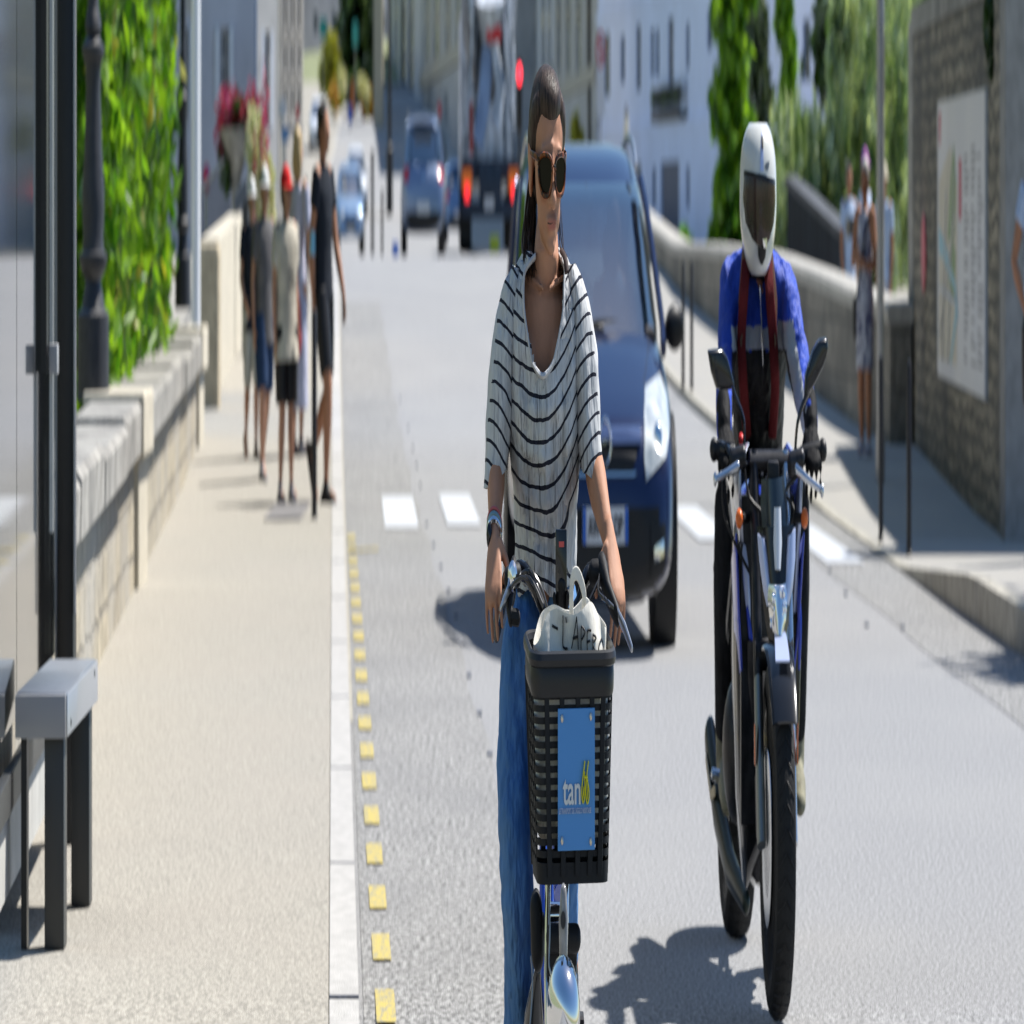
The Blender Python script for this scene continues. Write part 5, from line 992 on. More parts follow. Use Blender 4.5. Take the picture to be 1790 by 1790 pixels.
# right-hand side: woman in printed dress
H = 1.50; loc = at(1512, 797, .05)
t, J = figure('person', loc, H, 'white haired woman in blue and white printed dress on the right pavement', math.radians(-40), M_skin2, stand, [((-.05,-.02,.64),(.02,-.12,.66),(.8,-.3,.2)),((.05,-.02,.64),(-.04,-.12,.64),(-.8,-.3,.1))], headyaw=0, build=1.08)
g = G(); V3 = J['V']; tube(g, [V3(0,0,q) for q in (.29,.4,.52,.62,.72,.79,.82)], [(.108*H,.09*H),(.105*H,.086*H),(.108*H,.084*H),(.086*H,.068*H),(.098*H,.072*H),(.095*H,.054*H),(.05*H,.04*H)], 26, sub=2)
M_print = mat('printed_dress', (.50,.52,.60), .85, col2=(.06,.07,.15), vs=28, thr=(.46,.50), st=(1,1,.6), bump=.3, bs=14, bd=.02)
obj('dress', g, M_print, t, fuse=.011, local=True); shoes(t, J, cloth('white_shoe', (.5,.5,.55)), H=H); hair(t, J, mat('hair_white', (.45,.43,.40), .5, var=.2, vs=40), H, 1.03, long=.0)
h = G(); tube(h, [V3(.07,-.05,.80), V3(.02,-.085,.68), V3(-.09,-.07,.50)], [(.008,.012)]*3, 6); cap(h, [V3(-.11,-.04,.50), V3(-.11,-.04,.42)], [(.05,.03),(.05,.03)], 10); obj('bag_strap', h, M_lyc, t, local=True)
M_lb = cloth('light_blue_shirt', (.40,.48,.62)); M_wt = cloth('white_trouser', (.50,.53,.60))
# people beyond the parapet, on a raised terrace
def behind(px, ytop, Y, H, label, sm, top, hat=None, hatn='cap', rz=0, hairm=None, arms=None):
    z = P(px, ytop, Y).z; loc = Vector((X(px,Y), Y, z-H)); t, J = figure('person', loc, H, label, rz, sm, stand, arms or down)
    shirt(t, J, top, H, .48, .6, 1.15); trousers(t, J, M_wt, H, 1.9, 1.15, name='trousers'); shoes(t, J, M_lyc, H=H); hair(t, J, hairm or M_hairb, H)
    if hat: cap_hat(t, J, hat, H, 1.08, full=(hatn == 'hat'), name=hatn)
    return t, loc
t1, l1 = behind(1484, 276, 55, 1.62, 'dark haired person in sleeveless light blue top by the willow', M_skin2, M_lb, rz=math.radians(20))
t2, l2 = behind(1512, 252, 54, 1.70, 'person in pink and violet cap behind the white haired woman', M_skin2, M_lb, mat('pink_cap', (.55,.12,.35), .8, col2=(.20,.12,.40), vs=14, thr=(.45,.55)), rz=math.radians(50))
t3, l3 = behind(1546, 285, 53, 1.60, 'person in pale sun hat half hidden by the grey pole', M_skin2, M_lb, mat('straw_hat', (.52,.46,.34), .8, var=.15, vs=40), 'hat', rz=math.radians(-30))
z = min(l1.z, l2.z, l3.z); g = G(); box(g, (lerp(PR,54)+.45,50,-.3), (12,60,z+.0)); kind(obj('terrace', g, M_pave2, smooth=False), 'structure')
for l, tt in ((l1,t1),(l2,t2),(l3,t3)): tt.location.z = z
g = G(); a = P(1551,428,53); b = P(1558,482,53); tube(g, [a, b], .022, 8); tag(obj('walking_stick', g, mat('pale_wood', (.45,.33,.2), .6)), 'pale wooden stick held out beside the grey pole', 'stick')
# person cut by the right edge
H = 1.70; loc = Vector((X(1811,28.6),28.6,rh(28.6)))
t, J = figure('person', loc, H, 'passer-by in black shorts and light blue top cut by the right edge', math.radians(15), M_skin2, stand, [((-.075,.02,.66),(-.03,-.05,.57),(.5,-.3,-.6)),((.05,.02,.64),(.03,-.03,.50),(0,-.1,-1))])
shirt(t, J, M_lb, H, .56, .45, 1.15); trousers(t, J, M_lyc, H, .7, 1.25); shoes(t, J, M_lyc, H=H); hair(t, J, M_hairb, H)
# ---------------------------------------------------------------- motorcycle and rider
Yw = 12.74; f0 = Vector((X(1359,Yw), Yw, 0)); r0 = Vector((X(1288,14.16), 14.16, 0))
ang = math.atan2(-(r0.x-f0.x), (r0.y-f0.y))
T = thing('motorcycle', f0, 'blue, white and black naked motorcycle ridden beside the dark blue car', 'motorcycle')
M_mb = mat('moto_blue', (.02,.05,.42), .25, metal=.3, coat=1); M_mw2 = mat('moto_pale', (.46,.52,.72), .25, metal=.2, coat=1); M_fork = mat('fork_silver', (.55,.57,.60), .22, metal=.9); M_eng = mat('engine_dark', (.03,.03,.033), .4, metal=.6, var=.4, vs=20)
M_blk2 = mat('gloss_black', (.008,.009,.011), .18, coat=.6); M_oran = mat('indicator_orange', (.70,.14,.02), .25, coat=.5)
Rm = Matrix.Rotation(ang, 4, 'Z'); TM = Matrix.Translation(f0) @ Rm
def mo(name, g, m, par=T, **k):                     # local: origin at the front contact patch, +y to the rear
    g.xf(TM); return obj(name, g, m, par, **k)
def mwheel(y, w, label, disc=True):
    g = G(); M = Matrix.Rotation(R90,3,'Y'); r = .302
    prof = [(.235,-w*.42),(.262,-w*.5),(.285,-w*.43),(.297,-w*.25),(.302,0),(.297,w*.25),(.285,w*.43),(.262,w*.5),(.235,w*.42),(.225,w*.2),(.225,-w*.2),(.235,-w*.42)]
    lathe(g, (0,y,r), prof, 64, M=M)
    o = mo(label, g, M_tyre); g = G()
    for k in range(48):                              # tread grooves
        a = 2*math.pi*k/48
        for s in (-1, 1):
            p = [Vector((s*w*.04, 0, 0)), Vector((s*w*.22, 0, 0)), Vector((s*w*.40, 0, 0))]; rr = [.3028,.3005,.290]; L = []
            for i, q in enumerate(p): b = a+i*.045; L.append(Vector((q.x, y+rr[i]*math.cos(b), r+rr[i]*math.sin(b))))
            tube(g, L, .0016, 4)
    mo('tread', g, M_blk, o)
    g = G(); lathe(g, (0,y,r), [(.236,-w*.42),(.215,-w*.40),(.205,-w*.2),(.205,w*.2),(.215,w*.40),(.236,w*.42)], 40, M=M)
    for k in range(5):
        a = 2*math.pi*k/5
        for s in (-.1,.1): tube(g, [(0,y,r),(0,y+.21*math.cos(a+s),r+.21*math.sin(a+s))], [(.022,.022),(.012,.016)], 6)
    lathe(g, (0,y,r), [(.045,-.06),(.045,.06)], 16, M=M); mo('rim', g, M_blk2, o)
    if disc:
        g = G()
        for s in (-1, 1): lathe(g, (s*.062,y,r), [(.149,-.002),(.149,.002),(.10,.002),(.10,-.002)], 40, M=M)
        mo('brake_disc', g, M_fork, o)
    return o
mwheel(0, .122, 'front_wheel'); mwheel(1.44, .18, 'rear_wheel')
# forks
lean = lambda z: (z-.302)*.42
for s in (-1, 1):
    g = G(); tube(g, [(s*.095, lean(.29), .29),(s*.095, lean(.56), .56)], .026, 14); mo('fork_leg', g, M_fork if s > 0 else mat('fork_shaded', (.22,.23,.22), .3, metal=.8))  # left leg greyer than its twin: shade put into its colour
    g = G(); tube(g, [(s*.095, lean(.56), .56),(s*.095, lean(.93), .93)], .027, 14); mo('fork_tube', g, M_fork if s > 0 else M_eng)  # left tube takes the dark metal, its shaded side put into colour
    g = G(); tube(g, [(s*.105, .02, .30),(s*.108, .06, .40)], [(.018,.035),(.016,.03)], 8); mo('brake_caliper', g, M_eng)
    g = G(); box(g, (s*.128-.003,.03,.42),(s*.128+.003,.05,.49)); mo('side_reflector', g, M_oran, bevel=.003)
g = G(); tube(g, [(-.115,lean(.60),.60),(.115,lean(.60),.60)], [(.03,.03)]*2, 10); mo('yoke', g, M_eng); g = G(); tube(g, [(-.12,lean(.92),.92),(.12,lean(.92),.92)], [(.03,.02)]*2, 10); mo('yoke', g, M_eng)
# fender
g = G(); R = []
for k in range(15):
    a = math.radians(40+k*9.5); rr = .335; w = .072+.012*math.sin(math.pi*k/14); R.append([Vector((w*math.sin(q), 0+(rr+.010*math.cos(q)-.02)*-math.cos(a), .302+(rr+.010*math.cos(q)-.02)*math.sin(a))) for q in [(-90+180*j/12)*math.pi/180*.95 for j in range(13)]])
rings(g, R, closed=False); mo('front_fender', g, M_blk2, solid=.006)
g = G(); R = []
for k in range(8):
    a = math.radians(62+k*5.2); rr = .343; R.append([Vector((w_, (rr-.002*abs(w_)*60*.1)*-math.cos(a), .302+(rr)*math.sin(a))) for w_ in np.linspace(-.042+.004*k, .042-.0*k, 6)])
rings(g, R, closed=False); mo('fender_stripe', g, M_mw2, solid=.004)
# engine, frame, belly, radiator
g = G(); tube(g, [(0,.32,.62),(0,.36,.40),(0,.45,.22)], [(.135,.05),(.12,.05),(.08,.06)], 14, e=4); mo('radiator', g, M_eng)
g = G()
for k in range(9): box(g, (-.15,.44+.002*k,.44+k*.022), (.15,.62,.452+k*.022))
ell(g, (0,.62,.42), (.15,.24,.17)); box(g, (-.165,.30,.30), (.16,.36,.86)); box(g, (-.15,.40,.55), (.15,.70,.80)); ell(g, (.13,.66,.40), (.09,.13,.13)); ell(g, (-.13,.66,.40), (.09,.13,.13)); cap(g, [(0,.45,.5),(0,.55,.66)], [.12,.11], 12); mo('engine', g, M_eng)
g = G()
for s in (-1, 1):
    tube(g, [(s*.06,.26,.92),(s*.15,.45,.78),(s*.17,.75,.60),(s*.15,.98,.42)], .022, 8, sub=2); tube(g, [(s*.10,.98,.40),(s*.11,1.44,.302)], [(.025,.04),(.02,.03)], 8); tube(g, [(s*.05,.36,.60),(s*.07,.40,.30),(s*.04,.60,.19),(s*-.05,.85,.19)], .022, 8, sub=3)
mo('frame', g, M_blk2)
g = G(); cap(g, [(-.08,.62,.14),(-.12,.95,.17),(-.16,1.15,.25),(-.185,1.36,.37)], [(.025,.025),(.035,.04),(.04,.05),(.038,.046)], 14); mo('exhaust', g, mat('exhaust_green', (.012,.020,.014), .4, metal=.2, coat=.3))
g = G(); cap(g, [(-.205,1.06,.30),(-.215,1.15,.285),(-.222,1.30,.34)], [(.006,.012)]*3, 6); mo('exhaust_stripe', g, mat('beige_line', (.40,.34,.22), .5))
# tank, seat, shrouds
g = G(); tube(g, [(0,.32,.80),(0,.42,.82),(0,.60,.81),(0,.78,.79),(0,.92,.77)], [(.08,.04),(.13,.06),(.15,.07),(.12,.06),(.09,.04)], 24, sub=3, e=2.6); mo('tank', g, M_mb)
g = G(); tube(g, [(0,.85,.82),(0,1.0,.80),(0,1.2,.84),(0,1.5,.90),(0,1.62,.91)], [(.09,.04),(.13,.05),(.13,.05),(.10,.04),(.05,.02)], 18, sub=3); mo('seat', g, M_blk)
g = G(); tube(g, [(0,1.0,.74),(0,1.4,.80),(0,1.72,.88)], [(.11,.06),(.10,.06),(.04,.02)], 14); mo('tail', g, M_blk2)
for s in (-1, 1):
    g = G(); zl_ = .66 if s > 0 else .78; A = [(s*.13,.30,.95),(s*.200,.22,.91),(s*.195,.22,.86),(s*.17,.28,zl_)]; B = [(s*.17,.62,.93),(s*.215,.60,.89),(s*.20,.60,.84),(s*.17,.55,zl_-.02)]
    slab(g, A, B, (-s*.02,0,0)); mo('tank_shroud', g, M_mw2 if s > 0 else mat('shroud_silver', (.42,.45,.52), .25, metal=.5, coat=1), bevel=.006)
    g = G(); A = [(s*.212,.23,.80),(s*.19,.26,.66),(s*.165,.30,.56)]; B = [(s*.205,.45,.74),(s*.19,.42,.62),(s*.17,.40,.54)]
    slab(g, A, B, (-s*.012,0,0)); mo('blue_side_panel', g, M_mb, bevel=.004)
    g = G(); cap(g, [(s*.13,.24,.825),(s*.18,.19,.825)], .010, 8); o = mo('indicator_stem', g, M_blk); g = G(); ell(g, (s*.198,.175,.826), (.022,.022,.018)); mo('indicator', g, M_oran, o)
for nm, pl_, yy in (('side_cowl', [(1286,885),(1336,900),(1339,1200),(1331,1500),(1304,1560),(1290,1400),(1284,1150)], 13.10), ('side_cowl', [(1383,905),(1397,960),(1400,1150),(1396,1300),(1384,1330)], 13.10)):
    g = G(); A_ = [P(*q, yy) for q in pl_]; c = sum(A_, Vector())/len(A_); prism(g, [c+(q-c)*.86+Vector((0,-.03,0)) for q in A_], [q+Vector((0,.02,0)) for q in A_]); g2 = G(); prism(g2, [q+Vector((0,.02,0)) for q in A_], [q+Vector((0,.22,0)) for q in A_]); g.merge(g2); obj(nm, g, M_blk2, T, bevel=.008)
g = G(); tube(g, [P(1296,905,13.04), P(1304,1010,13.03), P(1312,1120,13.04)], [(.012,.004),(.02,.006),(.008,.004)], 8, sub=3); obj('cowl_stripe', g, M_mw2, T)
g = G(); tube(g, [P(1306,1060,13.03), P(1316,1150,13.03), P(1322,1230,13.05)], [(.008,.004),(.014,.006),(.006,.004)], 8, sub=3); obj('cowl_stripe', g, M_mb, T)
g = G(); tube(g, [P(1391,930,13.04), P(1398,1080,13.02), P(1397,1170,13.03)], [(.006,.004),(.012,.006),(.006,.004)], 8, sub=3); obj('cowl_stripe', g, M_mb, T)
# headlight mask
sc = lambda px, py: ((px-1361)/3764*12.95, 1.36-(py-352)*12.95/13400)
def shell(name, left, right, y0, m, bulge=.05, th=.01, par=T, **k):
    g = G(); n = len(left); A = []
    for (a, b) in zip(left, right):
        p0 = sc(*a); p1 = sc(*b); row = []
        for j in range(9): q = j/8; row.append(Vector((p0[0]+(p1[0]-p0[0])*q, y0-bulge*math.sin(math.pi*q)-(p0[1]-.8)*-.25, p0[1]+(p1[1]-p0[1])*q)))
        A.append(row)
    rings(g, A, closed=False); return mo(name, g, m, par, solid=th, **k)
HM = shell('headlight_mask', [(1330,915),(1331,965),(1336,1015),(1343,1075),(1350,1112)], [(1391,912),(1391,965),(1387,1015),(1379,1075),(1371,1114)], .06, M_blk2, .05, .02)
shell('mask_wing', [(1329,925),(1332,970),(1338,1018),(1344,1045)], [(1342,940),(1348,975),(1350,1012),(1351,1040)], .035, M_mw2, .02, .012, HM); shell('mask_wing', [(1378,936),(1373,975),(1371,1012),(1370,1038)], [(1393,915),(1392,965),(1387,1018),(1380,1045)], .035, M_mw2, .02, .012, HM)
shell('mask_crest', [(1357,880),(1355,940),(1357,985)], [(1366,880),(1367,940),(1364,985)], .0, mat('crest_white', (.6,.63,.68), .25, coat=1), .01, .014, HM)
shell('headlight_lens', [(1346,1012),(1344,1035),(1348,1070),(1355,1094)], [(1374,1010),(1376,1035),(1373,1070),(1366,1096)], .012, M_chr, .035, .012, HM)
g = G(); r = random.Random(3)
for k in range(26):
    px = r.uniform(1347,1373); py = r.uniform(1016,1086); p = sc(px,py); ell(g, (p[0],-.046-.2*abs(1.36-.6-p[1])*.0,p[1]), (.007,.006,.010), u=8, w=6)
mo('lens_facets', g, mat('lens_glitter', (.75,.78,.85), .08, metal=1), HM)
shell('flyscreen', [(1340,835),(1338,880),(1342,930)], [(1378,830),(1384,880),(1384,925)], .10, mat('smoke_screen', (.02,.03,.04), .15, coat=1), .04, .006)
g = G(); box(g, (-.035,.12,.865), (.035,.15,.925)); mo('instrument', g, M_blk, bevel=.01); g = G(); ell(g, (-.165,.30,.955), (.016,.02,.012)); mo('kill_switch', g, mat('switch_red', (.7,.03,.03), .4))
# handlebar
hb = lambda px, py, Y=12.98: P(px, py, Y)
g = G(); tube(g, [hb(1257,782), hb(1275,790,12.95), hb(1300,815,13.0), hb(1325,835,13.05), hb(1352,835,13.05), hb(1378,825,13.02), hb(1402,796,12.98), hb(1432,786,13.02)], .0125, 10, sub=3); obj('handlebar', g, M_blk2, T)
for a, b in (((1249,786),(1282,793)),((1437,787),(1401,797))):
    g = G(); cap(g, [hb(*a), hb(*b)], .0185, 12); obj('grip', g, M_blk, T); g = G(); cap(g, [hb(a[0]-2*(1 if a[0] < 1300 else -1), a[1]), hb(*a)], .022, 10); obj('bar_end', g, M_blk, T)
for pts in (((1290,815),(1272,826),(1250,838)),((1392,820),(1412,838),(1437,858))):
    g = G(); cap(g, [P(*p, 12.86) for p in pts], [.010,.008,.007], 8); q = P(*pts[-1], 12.86); ell(g, q, (.011,.011,.013)); obj('lever', g, M_fork, T)
    g = G(); q = P(pts[0][0], pts[0][1]-8, 12.93); cap(g, [q+Vector((-.03,0,0)), q+Vector((.03,0,.01))], [.024,.02], 10); obj('reservoir', g, M_eng, T)
for pts, outl in ((((1300,790),(1300,735),(1284,690),(1272,640)), [(1237,612),(1262,608),(1272,625),(1284,672),(1277,682),(1252,680),(1243,650)]), (((1390,790),(1394,740),(1404,705),(1420,670)), [(1408,655),(1420,612),(1432,592),(1446,590),(1448,612),(1440,640),(1420,680),(1406,695)])):
    g = G(); tube(g, [P(*p, 13.0) for p in pts], .0075, 8, sub=3); o = obj('mirror_stem', g, M_blk2, T)
    g = G(); A = [P(*p, 12.90) for p in outl]; c = sum(A, Vector())/len(A); B = [c+(p-c)*1.0+Vector((0,.035,0)) for p in A]; prism(g, [c+(p-c)*.82+Vector((0,-.012,0)) for p in A], A); g2 = G(); prism(g2, A, B); g.merge(g2); obj('mirror', g, M_blk2, o, bevel=.004)
g = G()
for pts in (((1302,820),(1310,870),(1335,900),(1345,930)),((1395,830),(1372,860),(1388,890),(1378,930)),((1262,840),(1266,900),(1290,960),(1310,1000))): tube(g, [P(*p, 12.93) for p in pts], .005, 6, sub=3)
obj('cables', g, M_blk, T)
g = G(); cap(g, [P(1252,993,14.0), P(1262,992,14.0)], [.02,.016], 8); obj('foot_peg', g, M_blk, T)
for s in (-1,1): g = G(); cap(g, [(s*.14,.86,.335),(s*.25,.86,.345)], .012, 8); mo('rider_peg', g, M_fork)
# rider
RY = 13.62
rt = thing('person', P(1325, 800, 13.7), 'motorcyclist in white full face helmet, blue jacket and maroon rucksack straps', 'person')
M_rj = mat('rider_skin', (.30,.14,.10), .5)
A = lambda px, py, Y=RY: P(px, py, Y)
LS, LE, LW = A(1277,512,13.62), A(1268,650,13.50), A(1266,748,13.07); RS, RE, RW = A(1372,512,13.62), A(1399,655,13.46), A(1418,748,13.07)
LH, LK, LA = A(1303,868,13.95), A(1272,905,13.42), A(1266,1290,13.66); RH_, RK, RA = A(1348,868,13.95), A(1392,905,13.42), A(1392,1290,13.66)
g = G(); tube(g, [A(1325,860,13.95), A(1325,760,13.9), A(1325,640,13.74), A(1325,540,13.64), A(1325,492,13.62)], [(.15,.11),(.14,.10),(.16,.11),(.18,.10),(.09,.07)], 20, sub=2)
cap(g, [A(1325,510,13.62), A(1325,430,13.58)], [.06,.055], 12); head(g, P(1325,350,13.52), 1.0, 0, 0)
for p, e, w in ((LS,LE,LW),(RS,RE,RW)): cap(g, [p, p.lerp(e,.5), e, e.lerp(w,.4), w], [.034,.038,.032,.032,.026], 12)
for h, k, a in ((LH,LK,LA),(RH_,RK,RA)): cap(g, [h, h.lerp(k,.5), k, k.lerp(a,.35), a], [.06,.05,.036,.030,.020], 12)
obj('body', g, M_rj, rt, fuse=.011, smt=2)
# jacket, coloured by panels
def jk(co):
    w = co + np.array(rt.location)[None]; px = 895+w[:,0]/w[:,1]*3764; py = 352-(w[:,2]-1.36)/w[:,1]*13400
    torso = (np.abs(px-1325) < 46)
    black = np.where(torso & (py > 612+ (np.abs(px-1325)*.1)), 1., 0.)
    grey = np.where(torso & (py > 572) & (py <= 612), 1., 0.)
    armR = (px > 1360) & (py > 560); grey = np.where(armR & (px < 1386+(py-560)*.16), 1., grey); black = np.where(armR & (px < 1366+(py-560)*.165) & (py > 610), 1., black)
    armL = (px < 1290) & (py > 600); grey = np.where(armL & (px > 1280) & (py < 680), 1., grey)
    return {'black': black, 'grey': np.maximum(grey-black, 0)}
M_jk = mat('jacket_blue', (.012,.05,.36), .65, var=.25, vs=9, bump=.7, bs=13, bd=.03); attr_mix(M_jk, 'grey', (.36,.38,.40), .4, .6); attr_mix(M_jk, 'black', (.008,.008,.009), .4, .6)
g = G(); tube(g, [A(1325,845,13.9), A(1325,770,13.9), A(1325,700,13.82), A(1325,620,13.74), A(1325,550,13.66), A(1325,505,13.62), A(1325,478,13.6)], [(.155,.13),(.155,.125),(.165,.13),(.19,.135),(.205,.125),(.165,.10),(.08,.075)], 30, sub=2)
for p in (LS, RS): cap(g, [A(1325,500,13.63), p+Vector((0,0,-.01))], [.085,.078], 16)
for p, e, w in ((LS,LE,LW),(RS,RE,RW)): tube(g, [p+Vector((0,0,.01)), p, p.lerp(e,.3), p.lerp(e,.7), e, e.lerp(w,.35), e.lerp(w,.7), w], [.045,.070,.070,.062,.058,.057,.049,.042], 16)
obj('jacket', g, M_jk, rt, fuse=.0085, smt=3, post=jk, disp=[(.024,.10),(.010,.035)])
g = G(); tube(g, [A(1325,492,13.56), A(1325,462,13.57)], [(.085,.075),(.08,.075)], 18); obj('collar', g, cloth('black_collar', (.012,.012,.014)), rt)
g = G(); tube(g, [A(1328,500,13.49), A(1331,560,13.50), A(1334,640,13.575)], [(.004,.004)]*3, 6); obj('zip', g, M_fork, rt)
M_str = cloth('maroon_strap', (.10,.012,.014))
for xs in ((1304,1300,1296,1300,1306),(1343,1346,1352,1355,1350)):
    ys = (462,520,600,680,760); yy = (13.53,13.475,13.52,13.60,13.70); g = G(); tube(g, [P(x_, y_, q) for x_, y_, q in zip(xs, ys, yy)], [(.027,.010)]*5, 10, sub=3, e=3); obj('rucksack_strap', g, M_str, rt)
g = G(); tube(g, [P(1325,470,13.9), P(1325,560,13.98), P(1325,720,14.0)], [(.13,.07),(.16,.11),(.14,.10)], 18); tag(obj('rucksack', g, cloth('black_rucksack', (.02,.02,.024))), 'dark rucksack on the back of the motorcyclist', 'rucksack')
g = G(); tube(g, [A(1325,840,13.98), A(1325,870,13.98)], [(.16,.13),(.17,.14)], 18)
for h, k, a in ((LH,LK,LA),(RH_,RK,RA)): cap(g, [h, h.lerp(k,.5), k, k.lerp(a,.3), k.lerp(a,.7), a+Vector((0,0,.03))], [.105,.10,.088,.084,.068,.06], 16)
obj('trousers', g, cloth('black_trouser', (.010,.011,.014), .3), rt, fuse=.011, smt=3)
for a in (LA, RA):
    g = G(); cap(g, [a+Vector((0,.0,.09)), a+Vector((0,.01,-.04))], [.058,.052], 14); cap(g, [a+Vector((0,.03,-.055)), a+Vector((0,-.10,-.08)), a+Vector((0,-.17,-.10))], [(.043,.036),(.047,.036),(.038,.026)], 14); obj('boot', g, mat('beige_boot', (.20,.19,.13), .7, var=.3, vs=14, bump=.3), rt, fuse=.007, smt=2)
for w, s in ((LW,-1),(RW,1)):
    g = G(); d = (Vector((0,-.80,-.35))).normalized(); cap(g, [w+Vector((0,.05,.03)), w], [.044,.040], 14); hand(g, w, d, (0,-.35,-1), 1.32, .95, side=s, spread=.06)
    obj('glove', g, mat('black_glove', (.007,.007,.008), .7, spec=.12, bump=.3, bs=50), rt, fuse=.006, smt=1)
# helmet: outer shell, opening, visor, chin bar
hc = P(1325.5, 348, 13.5); hm = G(); n = 36; R = []
zr = np.linspace(-1, 1, 25); H_ = .146
for z in zr:
    zz = z*H_; r = math.sqrt(max(0, 1-abs(z)**3.1)); 
    rx = .114*r; ry = .132*r
    if z < -.1: rx *= 1-.20*((-z-.1)/.9)**1.2; ry *= 1-.05*((-z-.1)/.9)
    R.append([hc+Vector((rx*math.cos(2*math.pi*j/n), .012+ry*math.sin(2*math.pi*j/n)-(.018*((-z-.2)/.8) if z < -.2 and math.sin(2*math.pi*j/n) < 0 else 0), zz)) for j in range(n)])
hg = G(); rings(hg, R[1:-1]); ho = obj('helmet', hg, mat('helmet_white', (.60,.60,.56), .22, coat=1.0, var=.04, vs=6), rt, auto=80)
hbv = bvh_of(hg)
def hp_(name, L1, L2, m, off=.004, th=.006, k=16, par=ho):
    Aq = [(P(x_,y_,13.5).x, P(x_,y_,13.5).z) for x_, y_ in L1]; Bq = [(P(x_,y_,13.5).x, P(x_,y_,13.5).z) for x_, y_ in L2]
    g = patch(hbv, Aq, Bq, k, k, off, th, start=0); return g
def hpatch(name, L1, L2, m, off=.004, th=.006, k=16):
    Aq = [(P(x_,y_,13.5).x, P(x_,y_,13.5).z) for x_, y_ in L1]; Bq = [(P(x_,y_,13.5).x, P(x_,y_,13.5).z) for x_, y_ in L2]
    g = patch(hbv, Aq, Bq, k, k, off, th, start=-12.0); return obj(name, g, m, ho)
M_vis = mat('visor_dark', (.030,.014,.012), .16, coat=.35, spec=.4, var=.5, vs=14)
hpatch('visor', [(1299,303),(1297,345),(1301,388),(1312,418),(1320,428)], [(1353,318),(1354,350),(1351,388),(1342,418),(1334,430)], M_vis, .005)
hpatch('chin_vent', [(1321,430),(1322,448),(1327,462)], [(1336,430),(1335,448),(1330,462)], M_blk, .006, .008, 8)
hpatch('vent_chrome', [(1329,418),(1331,432)], [(1337,416),(1337,434)], M_chr, .012, .006, 6)
hpatch('brow_rim', [(1299,298),(1298,306)], [(1353,314),(1353,324)], M_eng, .007, .006, 10)
hpatch('top_stripe', [(1328,232),(1326,262),(1325,300)], [(1330,232),(1331,262),(1331,300)], M_mw2, .002, .004, 8); hpatch('top_vent', [(1328,238),(1328,262)], [(1331,238),(1331,260)], M_blk, .005, .004, 6)
hpatch('logo_mark', [(1336,284),(1333,292),(1336,298)], [(1342,282),(1341,292),(1338,298)], mat('logo_grey', (.10,.12,.14), .4), .002, .003, 6); hpatch('logo_band', [(1322,303),(1322,313)], [(1336,307),(1336,317)], mat('logo_grey2', (.12,.15,.16), .4), .003, .003, 6)
g = G()
for s in (-1,1):
    for k in range(4): cap(g, [hc+Vector((s*(.05+.01*k),.05,-.09)), hc+Vector((s*(.085+.008*k),.03,-.15-.01*k)), hc+Vector((s*(.095+.004*k),.0,-.21-.015*k))], [.016,.014,.006], 8)
obj('hair', g, mat('hair_brown', (.12,.06,.03), .45, var=.4, vs=50, st=(5,5,.5)), rt)
# ---------------------------------------------------------------- bicycle
B0 = Vector((.27, 9.45, -.27)); bt = thing('bicycle', B0, 'blue hire bicycle with black front basket and blue sign plate, ridden by the woman', 'bicycle')
M_bb = mat('bike_blue', (.02,.06,.36), .22, coat=1); M_rub2 = mat('grip_rubber', (.012,.012,.013), .5, bump=.2, bs=200); M_bk = mat('basket_black', (.009,.009,.010), .6, spec=.25, bump=.06, bs=150)
def b_(name, g, m, par=bt, **k): return obj(name, g, m, par, **k)
# basket: yawed a little, tapering downwards
bw, bd_ = .352, .25; bc = P(1001, 1160, 9.35); BM = Matrix.Translation((bc.x+.004, 9.36, 0)) @ Matrix.Rotation(math.radians(7), 4, 'Z')
zt, zb = P(0,1152,9.36).z, P(0,1545,9.36).z
def rr(w, d, z, r=.035, n=6, sk=0.):
    p = []
    for cx, cy, a0 in ((w/2-r, d-r, 0), (-w/2+r, d-r, 90), (-w/2+r, r, 180), (w/2-r, r, 270)):
        for k in range(n+1): a = math.radians(a0+90*k/n); p.append(Vector((cx+r*math.cos(a), cy+r*math.sin(a), z+sk*(cy+r*math.sin(a)))))
    return p
W_ = lambda z: bw-.045*(zt-z)/(zt-zb); D_ = lambda z: bd_-.05*(zt-z)/(zt-zb)
def rect_at(z, o=0, r=.035): return [Vector((p.x*(1+2*o/W_(z)), p.y+ (o if p.y > .1 else -o), p.z)) for p in rr(W_(z), D_(z), z, r)]
g = G()
def bandr(z0, z1, o=.003, sk=0):
    R = [rect_at(z0,o), rect_at(z1,o), rect_at(z1,-.003), rect_at(z0,-.003)]
    n = len(R[0]); v = [p for q in R for p in q]; f = []
    for i in range(4):
        for j in range(n): k = (j+1) % n; i2 = (i+1) % 4; f.append((i*n+j, i*n+k, i2*n+k, i2*n+j))
    g.add(v, f)
rows = 15; zz0 = zb+.022; pitch = (zt-.030-zz0)/rows
for k in range(rows+1): bandr(zz0+k*pitch-.0042, zz0+k*pitch+.0042, .0015)
bandr(zb, zb+.020, .002); bandr(zt-.040, zt-.004, .004)
